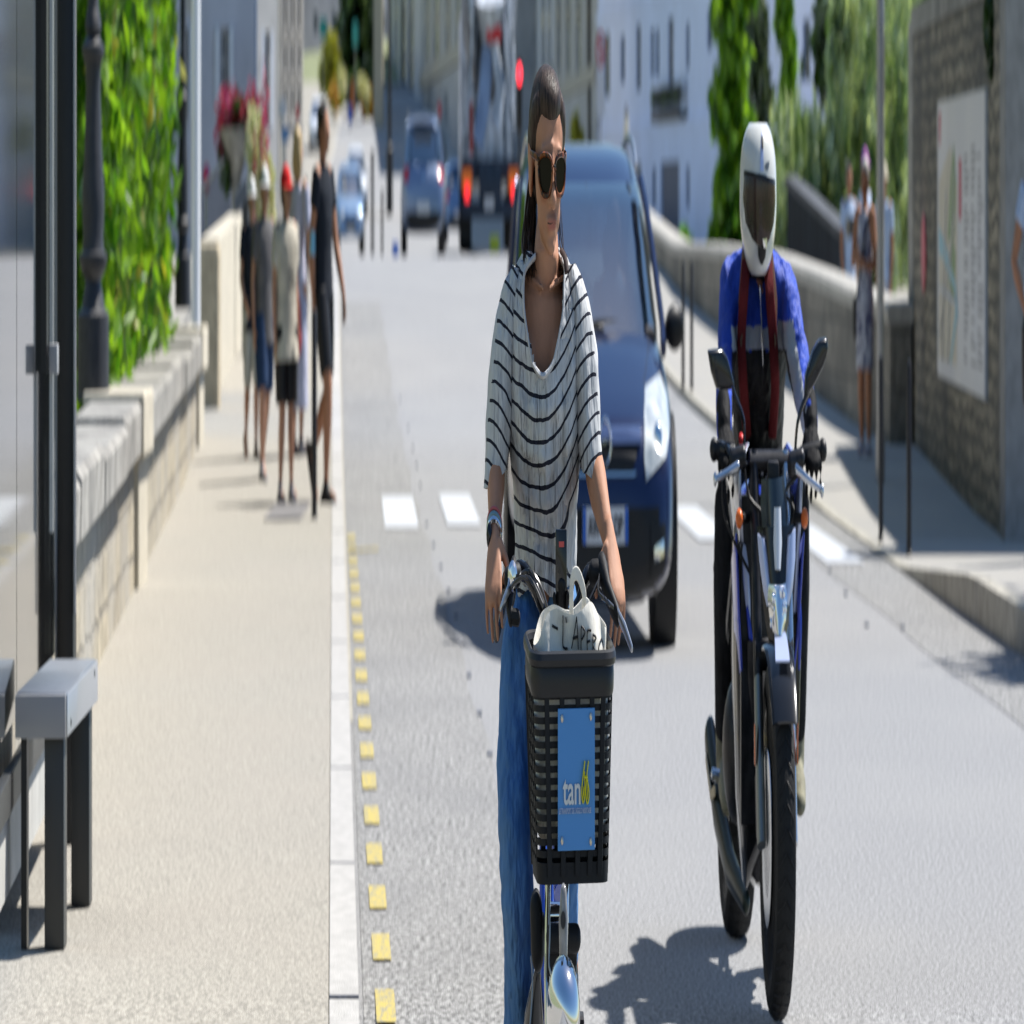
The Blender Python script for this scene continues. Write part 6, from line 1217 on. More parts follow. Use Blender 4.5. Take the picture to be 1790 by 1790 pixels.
for px_ in (-.5, -.36, -.155, .06, .25, .40, .5):
    w = .011 if abs(px_) < .45 else .016
    for yy in (0, 1):
        x0 = px_*(bw-.02); x1 = px_*(W_(zb)-.02); a = Vector((x0, -.001 if yy == 0 else D_(zt)+.001, zt-.02)); b = Vector((x1, -.001 if yy == 0 else D_(zb)+.001, zb+.01))
        if yy == 0 and abs(px_) >= .5: continue
        tube(g, [a, b], [(w,.004),(w,.004)], 8, e=5)
for s in (-1, 1):
    for q in (.04,.10,.16,.21):
        a = Vector((s*(bw/2+.0), q, zt-.02)); b = Vector((s*(W_(zb)/2), q*.85, zb+.01)); tube(g, [a, b], [(.004,.006)]*2, 8, e=5)
R = rect_at(zb+.003, -.002); g.add(R+[p+Vector((0,0,.006)) for p in R], [tuple(range(len(R)-1,-1,-1)), tuple(range(len(R),2*len(R)))])
g.xf(BM); bask = b_('basket', g, M_bk)
g = G(); L = rect_at(zt, .006, .045); L = [p+Vector((0,0,.16*p.y*0+.012*(p.y/bd_)**1.0)) for p in L]; tube(g, L+[L[0]], [(.011,.011)]*(len(L)+1), 8, ref=(0,0,1)); g2 = G(); L2 = [Vector((p.x*.985,p.y,p.z-.024)) for p in L]; tube(g2, L2+[L2[0]], [(.022,.005)]*(len(L)+1), 8, ref=(0,0,1)); g.merge(g2); g.xf(BM); b_('basket_rim', g, mat('rim_black', (.010,.010,.011), .42, spec=.4), bask)
# sign plate with its lettering
px0, px1 = -.070, .092; pz1, pz0 = P(0,1240,9.33).z, P(0,1489,9.33).z
g = G(); box(g, (px0,-.012,pz0), (px1,-.008,pz1)); g.xf(BM); b_('sign_plate', g, mat('sign_blue', (.075,.24,.52), .42), bask, smooth=False, bevel=.001)
TX = lambda x, z, o=-.0135: BM @ Matrix.Translation((x,o,z)) @ Matrix.Rotation(R90,4,'X')
M_lw = mat('letter_white', (.58,.58,.56), .5); M_ly = mat('letter_yellow', (.62,.58,.02), .5)
zl = P(0,1407,9.33).z; g = text_geo('tan', .052, .0012, .0008, 'LEFT', 1.22); g.xf(TX(-.048, zl)); b_('plate_lettering', g, M_lw, bask, smooth=False)
g = text_geo("LE TRANSPORT DE L'AGGLO NIORTAISE", .0098, .001, .0002, 'LEFT', .80); g.xf(TX(-.066, P(0,1424,9.33).z)); b_('small_lettering', g, mat('letter_pale', (.38,.46,.62), .5), bask, smooth=False)
g = G()
def loopz(pts, r=.0021): tube(g, [BM @ Vector((x,-.0145,z)) for x, z in pts], r, 6, sub=4)
h = .052; x0 = .034
loopz([(x0+.014,zl+h),(x0+.004,zl+h*.55),(x0,zl+h*.25),(x0+.006,zl+.001),(x0+.014,zl+h*.2),(x0+.014,zl+h*.45),(x0+.012,zl+h*.75)])
loopz([(x0+.005,zl+h*.12),(x0+.010,zl+h*.40),(x0+.008,zl+h*.2)]); loopz([(x0+.030,zl+h),(x0+.022,zl+h*.65),(x0+.018,zl+h*.25),(x0+.024,zl+.0),(x0+.032,zl+h*.15),(x0+.030,zl+h*.40),(x0+.020,zl+h*.60),(x0+.014,zl+h*.62)]); loopz([(x0+.024,zl+h*.1),(x0+.027,zl+h*.4),(x0+.024,zl+h*.65)])
b_('plate_emblem', g, M_ly, bask)
g = G()
for x, py in ((px0+.018,1257),(px1-.018,1255),(px0+.018,1471),(px1-.018,1474)):
    q = BM @ Vector((x,-.0135,P(0,py,9.33).z)); ell(g, q, (.0055,.002,.0055), u=12, w=6)
b_('rivets', g, mat('rivet', (.55,.5,.42), .3, metal=.8), bask)
# head tube, fork, frame, wheel, mudguard, lamp
g = G(); tube(g, [P(978,1560,9.62), P(968,1340,9.72), P(975,1120,9.80)], [(.024,.024)]*3, 14); b_('head_tube', g, M_bb)
g = G()
for dx in (-8, 24): tube(g, [P(966+dx,1530,9.55), P(964+dx,1700,9.50), P(966+dx,1960,9.45)], [(.013,.016),(.013,.016),(.010,.012)], 10)
tube(g, [P(956,1600,9.56), P(994,1600,9.56)], .018, 10); b_('fork', g, M_chr)
g = G(); tube(g, [P(962,1548,9.60), P(964,1640,9.58)], [(.014,.014)]*2, 10); tube(g, [P(972,1400,9.68), P(958,1900,10.02), P(955,2080,10.1)], [(.030,.034),(.030,.034),(.03,.03)], 14, sub=2); tube(g, [P(955,2080,10.1), P(950,1560,10.35), P(950,1150,10.42)], [(.02,.02)]*3, 10); tube(g, [P(955,2080,10.1), P(955,2070,10.5)], [(.02,.02)]*2, 8); b_('frame', g, M_bb)
for yy, nm in ((9.38,'front_wheel'),(10.48,'rear_wheel')):
    c = Vector((P(984,1900,9.38).x if yy < 10 else P(955,1900,10.48).x, yy, -.27 if yy > 10 else -.27)); r = .31; M = Matrix.Rotation(R90,3,'Y')
    if yy < 10: c.x = P(986,1800,9.38).x
    g = G(); lathe(g, c+Vector((0,0,r)), [(r-.045,-.015),(r-.03,-.024),(r-.01,-.022),(r,0),(r-.01,.022),(r-.03,.024),(r-.045,.015)], 48, M=M); o = b_(nm, g, M_tyre)
    g = G(); lathe(g, c+Vector((0,0,r)), [(r-.045,-.013),(r-.062,-.010),(r-.062,.010),(r-.045,.013)], 48, M=M)
    for k in range(28):
        a = 2*math.pi*k/28; tube(g, [c+Vector((.02*(1 if k%2 else -1),0,r)), c+Vector((0,(r-.05)*math.cos(a),r+(r-.05)*math.sin(a)))], .0013, 4)
    lathe(g, c+Vector((0,0,r)), [(.03,-.04),(.03,.04)], 12, M=M); b_('rim', g, M_chr, o)
    g = G(); Rr = []
    for k in range(25):
        a = math.radians(-10+k*8.0) if yy < 10 else math.radians(20+k*7); Rr.append([c+Vector((.034*math.sin(q), -(r+.016+.010*math.cos(q))*math.cos(a), r+(r+.016+.010*math.cos(q))*math.sin(a))) for q in [math.radians(-85+17*j) for j in range(11)]])
    rings(g, Rr, closed=False); b_('mudguard', g, M_chr, solid=.003)
g = G(); q = P(988,1705,9.06); lathe(g, q+Vector((0,0,0)), [(.004,-.052),(.028,-.046),(.046,-.02),(.056,.01),(.058,.04),(.052,.045)], 28, M=Matrix.Rotation(math.radians(102),3,'X')); 
q = P(985,1772,9.1); g = G(); lathe(g, q, [(.014,.12),(.042,.105),(.060,.07),(.069,.02),(.071,-.02),(.064,-.024),(.058,-.01),(.03,.04)], 28, M=Matrix.Rotation(math.radians(78),3,'X') @ Matrix.Rotation(0,3,'Z')); lo = b_('front_lamp', g, M_chr)
g = G(); ell(g, q+Vector((.002,-.022,-.035)), (.038,.03,.036)); b_('lamp_core', g, M_blk, lo); g = G(); ell(g, q+Vector((.014,-.045,-.012)), (.006,.004,.014)); b_('lamp_glint', g, mat('copper', (.5,.2,.1), .3, metal=.8), lo)
g = G(); q = P(985,1638,9.2); cap(g, [q+Vector((0,0,.052)), q+Vector((0,-.004,.02)), q+Vector((0,0,-.045))], [(.013,.012),(.020,.016),(.015,.012)], 14, e=2.6); rf_ = b_('reflector', g, mat('reflector_grey', (.24,.23,.22), .22, coat=.8, var=.25, vs=30)); g = G(); lathe(g, q+Vector((-.002,-.018,.022)), [(.011,-.001),(.011,.002),(.007,.002)], 18, M=Matrix.Rotation(R90,3,'X')); b_('reflector_ring', g, M_eng, rf_)
g = G(); cap(g, [P(962,1640,9.45), P(1008,1640,9.45)], [.02,.02], 10); box(g, P(955,1650,9.46), P(1008,1700,9.52)); box(g, P(928,1600,9.60), P(952,1665,9.66)); cap(g, [P(937,1590,9.55), P(940,1660,9.55)], [.028,.030], 12); b_('lock_housing', g, M_bk, fuse=.006)
g = G()
for pts in (((958,1545,9.44),(961,1620,9.40),(960,1690,9.38),(972,1715,9.3)),((928,1672,9.5),(931,1720,9.48),(926,1800,9.45)),((990,1545,9.5),(989,1580,9.4),(986,1590,9.22)),((1008,1690,9.40),(1010,1720,9.36),(1006,1790,9.3))): tube(g, [P(*p) for p in pts], .0032, 6, sub=4)
b_('cable', g, mat('cable_grey', (.30,.31,.32), .35, metal=.5))
g = G(); cap(g, [P(940,1700,9.8), P(935,1790,9.9), P(932,1900,10.0)], [.014,.05,.06], 10); b_('chain_guard', g, M_blk2)
for s, px_ in ((-1,905),(1,1004)):
    g = G(); q = P(px_, 2010 if s < 0 else 1790, 10.1); box(g, q-Vector((.045,.05,.012)), q+Vector((.045,.05,.012))); b_('pedal', g, M_bk, bevel=.004)
    g = G(); tube(g, [P(955,1920,10.1), q-Vector((s*.05,0,0))], [(.012,.018)]*2, 8); b_('crank', g, M_chr)
g = G(); cap(g, [P(950,1110,10.32), P(950,1105,10.45), P(950,1095,10.56)], [(.03,.03),(.06,.03),(.08,.035)], 14); b_('saddle', g, M_blk)
# handlebar, stem, brakes
g = G(); tube(g, [P(870,1085,9.98), P(876,1060,9.90), P(884,1020,9.82), P(900,1000,9.78), P(918,1000,9.76), P(936,1030,9.74), P(955,1075,9.74), P(985,1090,9.74), P(1010,1060,9.74), P(1022,1015,9.74), P(1034,1000,9.76), P(1052,1010,9.80), P(1066,1040,9.86), P(1076,1070,9.95)], [(.0145,.0145)]*14, 12, sub=3); b_('handlebar', g, M_blk2)
g = G(); tube(g, [P(983,1095,9.74), P(981,1150,9.76)], [.02,.02], 12); tube(g, [P(980,1060,9.72), P(982,1110,9.72)], [(.03,.018)]*2, 12); b_('stem', g, M_blk2)
for a, b in ((P(868,1100,10.02), P(884,1020,9.83)), (P(1080,1078,9.98), P(1064,1020,9.83))):
    g = G(); cap(g, [a, b], .0185, 14); b_('grip', g, M_rub2)
for s, pts in ((-1, ((898,995,9.74),(896,1030,9.70),(890,1060,9.68),(893,1078,9.67))), (1, ((1052,990,9.72),(1062,1035,9.68),(1078,1075,9.66),(1090,1100,9.64),(1103,1130,9.63)))):
    g = G()
    if s < 0: cap(g, [P(*p) for p in pts], [(.016,.018),(.017,.02),(.015,.018),(.014,.014)], 12); cap(g, [P(905,1005,9.72), P(888,1012,9.70)], .017, 10); cap(g, [P(893,1078,9.67), P(905,1080,9.66)], .012, 8)
    else: cap(g, [P(*p) for p in pts[:3]], [(.022,.018),(.017,.02),(.014,.018)], 12); cap(g, [P(1036,1002,9.72), P(1056,1000,9.72)], .019, 10)
    o = b_('brake_body', g, M_bk)
    g = G(); 
    if s > 0: cap(g, [P(1068,1040,9.67), P(1082,1078,9.65), P(1092,1098,9.64), P(1103,1130,9.63)], [(.006,.010),(.007,.011),(.008,.011),(.006,.010)], 10)
    else: cap(g, [P(893,1000,9.69), P(889,1030,9.67), P(881,1050,9.66), P(876,1062,9.66)], [(.006,.010),(.007,.009),(.007,.008),(.005,.007)], 10)
    b_('brake_lever', g, mat('lever_grey', (.42,.43,.45), .28, metal=.7), o)
g = G(); lathe(g, P(896,1008,9.68), [(.019,-.004),(.021,.0),(.015,.010),(.0,.012)], 18, M=Matrix.Rotation(R90,3,'X')); b_('bell', g, M_chr)
g = G()
for pts in (((905,1010,9.70),(925,998,9.66),(945,1025,9.66),(960,1075,9.66)),((890,1040,9.68),(900,1018,9.65),(926,1012,9.64),(950,1060,9.64)),((1048,1005,9.70),(1046,1035,9.64),(1060,1050,9.62),(1072,1062,9.64)),((1058,990,9.72),(1040,1030,9.68),(1020,1070,9.66),(1000,1100,9.66))): tube(g, [P(*p) for p in pts], .0042, 6, sub=4)
b_('brake_hose', g, mat('hose', (.03,.03,.032), .22, coat=.6))
g = G(); A_ = P(979,1000,9.66); box(g, (P(971,0,9.66).x,9.655,P(0,1035,9.66).z), (P(991,0,9.66).x,9.667,P(0,925,9.66).z)); ph = b_('phone_holder', g, M_blk2, bevel=.003); g = G(); box(g, (P(977,0,9.66).x,9.652,P(0,956,9.66).z), (P(986,0,9.66).x,9.6545,P(0,946,9.66).z)); b_('red_mark', g, mat('holder_red', (.5,.08,.07), .5), ph)
g = G(); cap(g, [P(982,1035,9.67), P(981,1078,9.71)], [(.026,.012),(.034,.02)], 12); cap(g, [P(969,1045,9.66), P(973,1072,9.69)], .008, 8); cap(g, [P(993,1040,9.66), P(990,1072,9.69)], .008, 8); b_('holder_arm', g, M_bk, ph)
# canvas bag in the basket
M_can = mat('canvas', (.64,.61,.54), .85, var=.06, vs=30, bump=.5, bs=14, bd=.02)
def canvas_z(u):                                    # height of the bag's upper edge across its width, pixels
    return lerp([(0,1128),(.12,1072),(.28,1058),(.48,1075),(.6,1068),(.74,1040),(.85,1072),(1,1100)], u)
bg_ = thing('canvas_bag', P(995,1150,9.45), 'cream canvas tote bag with black handwriting standing in the bicycle basket', 'bag'); g = G(); R = []
n = 40
def bring(f, drop):
    r = []
    for j in range(n):
        a = 2*math.pi*j/n; c_, s_ = math.cos(a), math.sin(a); x = math.copysign(abs(c_)**.7, c_); y = math.copysign(abs(s_)**.7, s_); u = (x+1)/2
        top = P(0, canvas_z(u), 9.4).z; z = (zb+.03)*(1-f)+top*f
        w = .170*(1-.05*f)+.008*math.sin(a*3+f*6); d = .10*(1-.55*max(0,f-.5)*2*.8)+(.010+.014*max(0,f-.6))*math.sin(a*5+f*9)+.010*max(0,f-.7)*math.sin(a*11)
        r.append(BM @ Vector((.004+x*w, .115+y*d-.012*f, z+drop)))
    return r
R = [bring(f, 0) for f in (0,.3,.55,.7,.8,.9,.96,1.0)]; rin = [Vector(p) for p in R[-1]]; cen = sum(rin, Vector())/n
R.append([cen+(p-cen)*.96+Vector((0,0,-.004)) for p in rin]); R.append([cen+(p-cen)*.93+Vector((0,0,-.07)) for p in rin])
rings(g, R); obj('bag_body', g, M_can, bg_, subd=1); bagv = bvh_of(g)
g = G()
for (x0_, x1_, yy, up) in ((.50,.66,.06,.045),):
    pts = [BM @ Vector((-.158+.316*x0_, yy, P(0,canvas_z(x0_),9.4).z-.02)), BM @ Vector((-.158+.316*(x0_*.75+x1_*.25)-.012, yy-.01, P(0,1018,9.4).z)), BM @ Vector((-.158+.316*(x0_+x1_)/2, yy-.015, P(0,1004,9.4).z)), BM @ Vector((-.158+.316*x1_+.004, yy-.01, P(0,1040,9.4).z)), BM @ Vector((-.158+.316*x1_, yy, P(0,canvas_z(x1_),9.4).z-.02))]
    tube(g, pts, [(.003,.009)]*5, 8, sub=5, ref=(0,1,0), e=4)
obj('bag_handle', g, M_can, bg_)
g = G()
def stroke(pts, r=.0022):
    L = []
    for (px_, py_) in pts:
        q = P(px_, py_, 9.3); h_ = bagv.ray_cast(Vector((q.x, 9.1, q.z)), Vector((0,1,0))); L.append((h_[0] if h_[0] is not None else Vector((q.x,9.40,q.z)))-Vector((0,.002,0)))
    tube(g, L, r, 6, sub=4)
for st_ in ([(966,1102),(976,1108)], [(985,1083),(985,1110),(985,1138),(993,1142)], [(990,1086),(991,1096)], [(1000,1142),(1006,1108),(1009,1085)], [(1009,1085),(1011,1115),(1012,1143)], [(1002,1124),(1012,1120)], [(1017,1146),(1017,1110),(1018,1102)], [(1018,1102),(1024,1112),(1018,1126)], [(1028,1150),(1028,1112),(1035,1110)], [(1028,1130),(1033,1128)], [(1038,1152),(1038,1117)], [(1038,1117),(1044,1124),(1038,1134),(1045,1152)], [(1054,1128),(1049,1138),(1049,1152)], [(1054,1128),(1057,1140),(1056,1152)]): stroke(st_, .0019)
obj('bag_lettering', g, M_ink, bg_)
# ---------------------------------------------------------------- woman on the bicycle
wt = thing('person', P(950, 1080, 10.1), 'dark haired woman in sunglasses and striped top riding the blue bicycle', 'person')
g = G(); TP = [(950,1120,10.18),(950,1075,10.16),(950,980,10.13),(950,880,10.09),(950,760,10.06),(950,640,10.05),(950,540,10.05),(951,490,10.05),(954,455,10.05)]
TR = [(.08,.05),(.09,.055),(.095,.06),(.115,.078),(.130,.090),(.140,.094),(.138,.080),(.100,.058),(.055,.045)]
tube(g, [P(*p) for p in TP], TR, 26, sub=3)
for s in (-1,1): ell(g, P(950+s*24, 640, 10.0), (.055,.05,.055))
cap(g, [P(954,500,10.04), P(955,450,10.02), P(956,405,10.05)], [(.072,.058),(.059,.052),(.050,.042)], 18)
ell(g, P(928,303,10.02), (.012,.022,.033))
for s in (-1,1): tube(g, [P(955+s*5,505,9.965), P(955+s*28,486,10.0), P(955+s*42,482,10.03)], [.005,.006,.005], 8)
HY = math.radians(14); hcw = P(957, 275, 10.0); head(g, hcw+Vector((0,0,-.002)), 1.04, HY, math.radians(7))
armsW = ((P(900,530,10.05), P(868,805,10.02), P(864,936,9.90), -1), (P(1004,530,10.05), P(1038,815,10.02), P(1063,938,9.88), 1))
for p, e, w, s in armsW: cap(g, [p, p.lerp(e,.3), p.lerp(e,.7), e, e.lerp(w,.3), e.lerp(w,.7), w], [.030,.040,.042,.041,.041,.031,(.027,.021)], 16)
hand(g, armsW[0][2]+Vector((0,-.005,.002)), (-.04,-.74,-.66), (.35,.66,-.65), 1.10, .34, side=-1, spread=.04, tdir=(.75,-.35,-.55))
hand(g, armsW[1][2]+Vector((.004,-.005,.006)), (.34,-.62,-.68), (-.45,.65,-.55), 1.14, .55, side=1, spread=.03, tdir=(-.8,-.1,-.6))
def legp(L, rad): cap(g, L, rad, 16)
hipL, kneeL, ankL = P(915,1120,10.16), P(898,1560,9.98), P(904,1990,10.12); hipR, kneeR, ankR = P(985,1120,10.16), P(992,1490,9.86), P(1003,1760,10.1)
for h_, k_, a_ in ((hipL,kneeL,ankL),(hipR,kneeR,ankR)): cap(g, [h_, h_.lerp(k_,.5), k_, k_.lerp(a_,.35), a_, a_+Vector((0,-.10,-.03))], [.055,.045,.034,.034,.024,.020], 14)
Mh = Matrix.Translation(hcw) @ Euler((math.radians(7),0,HY)).to_matrix().to_4x4() @ Matrix.Scale(1.04,4)
def facep(co):
    w = co+np.array(wt.location)[None]; l = np.array(Mh.inverted())[:3]; q = w @ l[:,:3].T + l[:,3]
    lip = np.exp(-((q[:,0]/.022)**4+((q[:,2]+.074)/.0085)**4)-(np.maximum(0,q[:,1]+.07)/.01)**2)*(q[:,1] < -.055)
    bz = .020-.10*(np.abs(q[:,0])-.03)**2*8; br = np.exp(-((q[:,2]-bz)/.0045)**2)*((np.abs(q[:,0]) > .012)&(np.abs(q[:,0]) < .050)&(q[:,1] < -.03))
    gap = np.exp(-((q[:,2]+.0722)/.0016)**2)*(np.abs(q[:,0]) < .021)*(q[:,1] < -.06)  # dark line where the lips meet: shade put into the skin colour
    return {'lips': lip, 'lip_shade': gap}
M_sw = mat('woman_skin', (.41,.205,.125), .62, var=.09, vs=14, spec=.22, bump=.06, bs=160); attr_mix(M_sw, 'lips', (.34,.11,.085), .2, 1.1); attr_mix(M_sw, 'lip_shade', (.05,.03,.022), .3, .9)
obj('body', g, M_sw, wt, fuse=.0040, smt=5, post=facep)
# hair pulled back into a tail
M_hw = mat('woman_hair', (.022,.014,.010), .5, spec=.2, col2=(.06,.038,.028), vs=110, thr=(.40,.60), st=(1,.35,.25), bump=.5, bs=200, bd=.003)
g = G(); h = G(); ell(h, (0,.026,.036), (.0785,.0905,.079), u=28, w=20); ell(h, (0,.055,0), (.068,.058,.075), u=20, w=14); ell(h, (0,.002,.073), (.058,.077,.043), u=24, w=16)
for q in (-1,1): tube(h, [(q*.048,-.036,.074),(q*.066,-.012,.055),(q*.071,.010,.030),(q*.070,.045,.010)], [(.010,.016),(.013,.024),(.012,.026),(.012,.03)], 10, sub=2)
tube(h, [(0,.10,.02),(-.01,.125,.0),(-.02,.12,-.03)], [.030,.024,.022], 12)
h.xf(Mh); g.merge(h); obj('hair', g, M_hw, wt, fuse=.0045, smt=4)
g = G(); r = random.Random(2)
for k in range(46):
    a = r.uniform(0, 6.28); q = r.random()**.5; ox, oy = math.cos(a)*q, math.sin(a)*q
    L = [P(932+ox*5,330,10.09+oy*.03), P(927+ox*9,385,10.08+oy*.03), P(923+ox*10,430,10.05+oy*.03), P(925+ox*10+r.uniform(-2,4),478+r.uniform(-30,8),10.0+oy*.03)]; tube(g, L, [.006,.007,.006,.001], 6, sub=4)
for k in range(26):                                  # stray hairs at the nape and temple
    a = r.uniform(-1, 1); tube(g, [P(930+a*4,330+r.uniform(-40,20),10.06), P(924+a*9,400,10.04), P(920+r.uniform(-7,14),450,10.0), P(918+r.uniform(-10,22),486+r.uniform(-25,10),9.99)], [.0016,.0014,.001,.0005], 4, sub=3)
for k in range(14):
    x_ = r.uniform(972,985); tube(g, [P(x_-6,300+r.uniform(0,60),10.08), P(x_,420,10.06), P(x_+r.uniform(0,14),445+r.uniform(0,40),10.02)], [.001,.0009,.0004], 4, sub=3)
obj('ponytail', g, M_hw, wt)
# sunglasses
sg = G(); M_tort = mat('tortoiseshell', (.22,.06,.012), .35, col2=(.015,.008,.006), vs=70, thr=(.42,.58), coat=.15, spec=.3); M_sl = mat('dark_lens', (.008,.005,.004), .22, spec=.18)
spec_ = None
def lens(cx, s):
    n_ = 28; out = []
    for j in range(n_):
        a = 2*math.pi*j/n_; c_, s_ = math.cos(a), math.sin(a); x = .0275*math.copysign(abs(c_)**.8, c_); z = (.023 if s_ > 0 else .029)*math.copysign(abs(s_)**.8, s_)
        x *= 1+.12*(z/.03); out.append((cx+x, z))
    return out
g = G(); gl = G()
for s in (-1,1):
    L = lens(s*.0335, s); V_ = [Mh @ Vector((x, -.107+.50*x*x/.06, -.008+z)) for x, z in L]; tube(g, V_+[V_[0]], [(.0042,.0050)]*(len(V_)+1), 6, ref=(0,0,1))
    A1 = [Mh @ Vector((x, -.1055+.50*x*x/.06, z-.008)) for x, z in L]; A2 = [Mh @ Vector((x, -.1035+.50*x*x/.06, z-.008)) for x, z in L]; prism(gl, A1, A2)
    tube(g, [Mh @ Vector(p) for p in ((s*.062,-.074,.008),(s*.0745,-.045,.008),(s*.0785,.0,.006),(s*.078,.030,.002))], [(.003,.006),(.002,.005),(.002,.004),(.002,.004)], 8, sub=2)
tube(g, [Mh @ Vector(p) for p in ((-.010,-.108,-.002),(0,-.113,.003),(.010,-.108,-.002))], .003, 8, sub=2)
so = obj('sunglasses', g, M_tort, wt); obj('lenses', gl, M_sl, so, smooth=False)
# striped top: torso and two wide sleeves
M_sh = mat('striped_top', (.47,.475,.48), .9, var=.06, vs=30, bump=.9, bs=12, bd=.035, st=(1.6,1.6,.4), spec=.1)
N_, L_, b_n = nodes(M_sh); at_ = N_.new('ShaderNodeAttribute'); at_.attribute_name = 'stripe'
nz = N_.new('ShaderNodeTexNoise'); nz.inputs['Scale'].default_value = 28; nz.inputs['Detail'].default_value = 3; av = N_.new('ShaderNodeAttribute'); av.attribute_name = 'rp'; L_.new(av.outputs['Vector'], nz.inputs['Vector'])
ad = N_.new('ShaderNodeMath'); ad.operation = 'MULTIPLY_ADD'; L_.new(nz.outputs['Fac'], ad.inputs[0]); ad.inputs[1].default_value = .22; L_.new(at_.outputs['Fac'], ad.inputs[2])
fr = N_.new('ShaderNodeMath'); fr.operation = 'FRACT'; L_.new(ad.outputs[0], fr.inputs[0]); cm = N_.new('ShaderNodeMath'); cm.operation = 'LESS_THAN'; cm.inputs[1].default_value = .19; L_.new(fr.outputs[0], cm.inputs[0])
mx_ = N_.new('ShaderNodeMix'); mx_.data_type = 'RGBA'; L_.new(cm.outputs[0], mx_.inputs['Factor']); L_.new(b_n.inputs['Base Color'].links[0].from_socket, mx_.inputs['A']); mx_.inputs['B'].default_value = (.022,.024,.036,1); L_.new(mx_.outputs['Result'], b_n.inputs['Base Color'])
SL = [(1032,904,1004,.098),(1010,903,1006,.104),(960,903,1008,.102),(905,901,1008,.106),(850,898,1010,.112),(800,893,1013,.122),(740,889,1017,.128),(680,886,1020,.126),(620,884,1021,.122),(570,884,1020,.115),(530,886,1016,.106),(500,890,1009,.098),(478,896,1001,.088),(460,905,992,.076),(446,915,982,.060),(438,924,976,.045)]
def spl(tab, n):                                     # resample rows smoothly
    out = []
    for i in range(n+1):
        t = i/n*(len(tab)-1); k = min(int(t), len(tab)-2); u = t-k; p0 = tab[max(k-1,0)]; p1 = tab[k]; p2 = tab[k+1]; p3 = tab[min(k+2,len(tab)-1)]
        out.append([.5*((2*b)+(c_-a)*u+(2*a-5*b+4*c_-d)*u*u+(3*b-a-3*c_+d)*u**3) for a, b, c_, d in zip(p0,p1,p2,p3)])
    return out
rows_ = spl(SL, 150); nn = 120; V_ = []; cyl = lambda py: lerp([(430,10.05),(560,10.05),(760,10.06),(900,10.09),(1040,10.12)], py)
wr = np.random.default_rng(9)
for (py, xa, xb, dep) in rows_:
    cY = cyl(py); row = []
    for j in range(nn):
        a = 2*math.pi*j/nn; c_, s_ = math.cos(a), math.sin(a); x = math.copysign(abs(c_)**.85, c_); y = math.copysign(abs(s_)**.9, s_)
        px_ = (xa+xb)/2+(xb-xa)/2*x; f = (py-440)/600
        fold = .0080*math.sin(x*8+f*4)*math.sin(f*3.0)+.0045*math.sin(x*19+3*f)*min(1,f*1.6)+.006*math.sin(x*5-f*17)*f
        sag = sum(.006*math.exp(-(((py-p0)-(x*x)*c0)/16)**2)*(1-x*x) for p0, c0 in ((720,-40),(800,-50),(878,-40),(925,30),(968,22)))
        if s_ > 0: sag = 0
        row.append(P(px_, py+10*f*math.sin(x*5)*(1 if py > 1000 else 0), cY+y*(dep+fold+sag)))
    V_.append(row)
F_ = []; flat = [p for r_ in V_ for p in r_]
scoop = [(446,936,978),(470,919,987),(500,915,986),(540,916,985),(580,921,979),(610,926,973),(635,931,968),(648,937,961),(656,944,954)]
def inscoop(px_, py_):
    if py_ > 655: return False
    if py_ < 446: return 915 < px_ < 990
    for (y0,a0,b0),(y1,a1,b1) in zip(scoop, scoop[1:]):
        if y0 <= py_ <= y1: u = (py_-y0)/(y1-y0); return a0+(a1-a0)*u < px_ < b0+(b1-b0)*u
    return False
for i in range(len(V_)-1):
    for j in range(nn):
        k = (j+1) % nn; c4 = (flat[i*nn+j]+flat[i*nn+k]+flat[(i+1)*nn+k]+flat[(i+1)*nn+j])/4; px_ = 895+c4.x/c4.y*3764; py_ = 352-(c4.z-1.36)/c4.y*13400
        if c4.y < cyl(py_)-.008 and inscoop(px_, py_): continue
        F_.append((i*nn+j, i*nn+k, (i+1)*nn+k, (i+1)*nn+j))
g = G(); g.add(flat, F_)
def st_t(co):
    w = co+np.array(wt.location)[None]; px_ = 895+w[:,0]/w[:,1]*3764; py_ = 352-(w[:,2]-1.36)/w[:,1]*13400
    x = (px_-948)/58; lo = np.clip((py_-880)/120, 0, 1); up_ = 1-lo
    s = (py_ + up_*(np.where(x > 0, 84, 40)*x**2-6) - lo*(34*x + 12*x**2) + 2*np.sin(px_*.09+py_*.02))/40.5
    return {'stripe': s+10.02}
TS = obj('top', g, M_sh, wt, solid=.004, post=st_t, auto=80, disp=[(.022,.07),(.008,.025)])
g = G(); L = [P(936,448,10.0), P(919,470,9.975), P(915,500,9.955), P(916,540,9.945), P(921,580,9.94), P(926,610,9.938), P(932,637,9.935), P(949,658,9.932), P(966,637,9.935), P(973,610,9.938), P(979,580,9.94), P(985,540,9.945), P(986,500,9.955), P(987,470,9.975), P(978,446,10.0)]
bvT = bvh_of((lambda q: (q.add(flat, [(i*nn+j, i*nn+(j+1)%nn, (i+1)*nn+(j+1)%nn, (i+1)*nn+j) for i in range(len(V_)-1) for j in range(nn)]), q)[1])(G()))
L2 = []
for p in L:
    d_ = (p-Vector((0,0,1.36))).normalized(); h_ = bvT.ray_cast(Vector((0,0,1.36)), d_); L2.append((h_[0] if h_[0] is not None else p)-d_*.001)
tube(g, L2, [(.009,.005)]*len(L2), 8, sub=4, ref=(0,1,0)); obj('neckline', g, mat('neckline_trim', (.46,.46,.47), .9, bump=.4, bs=60), TS)
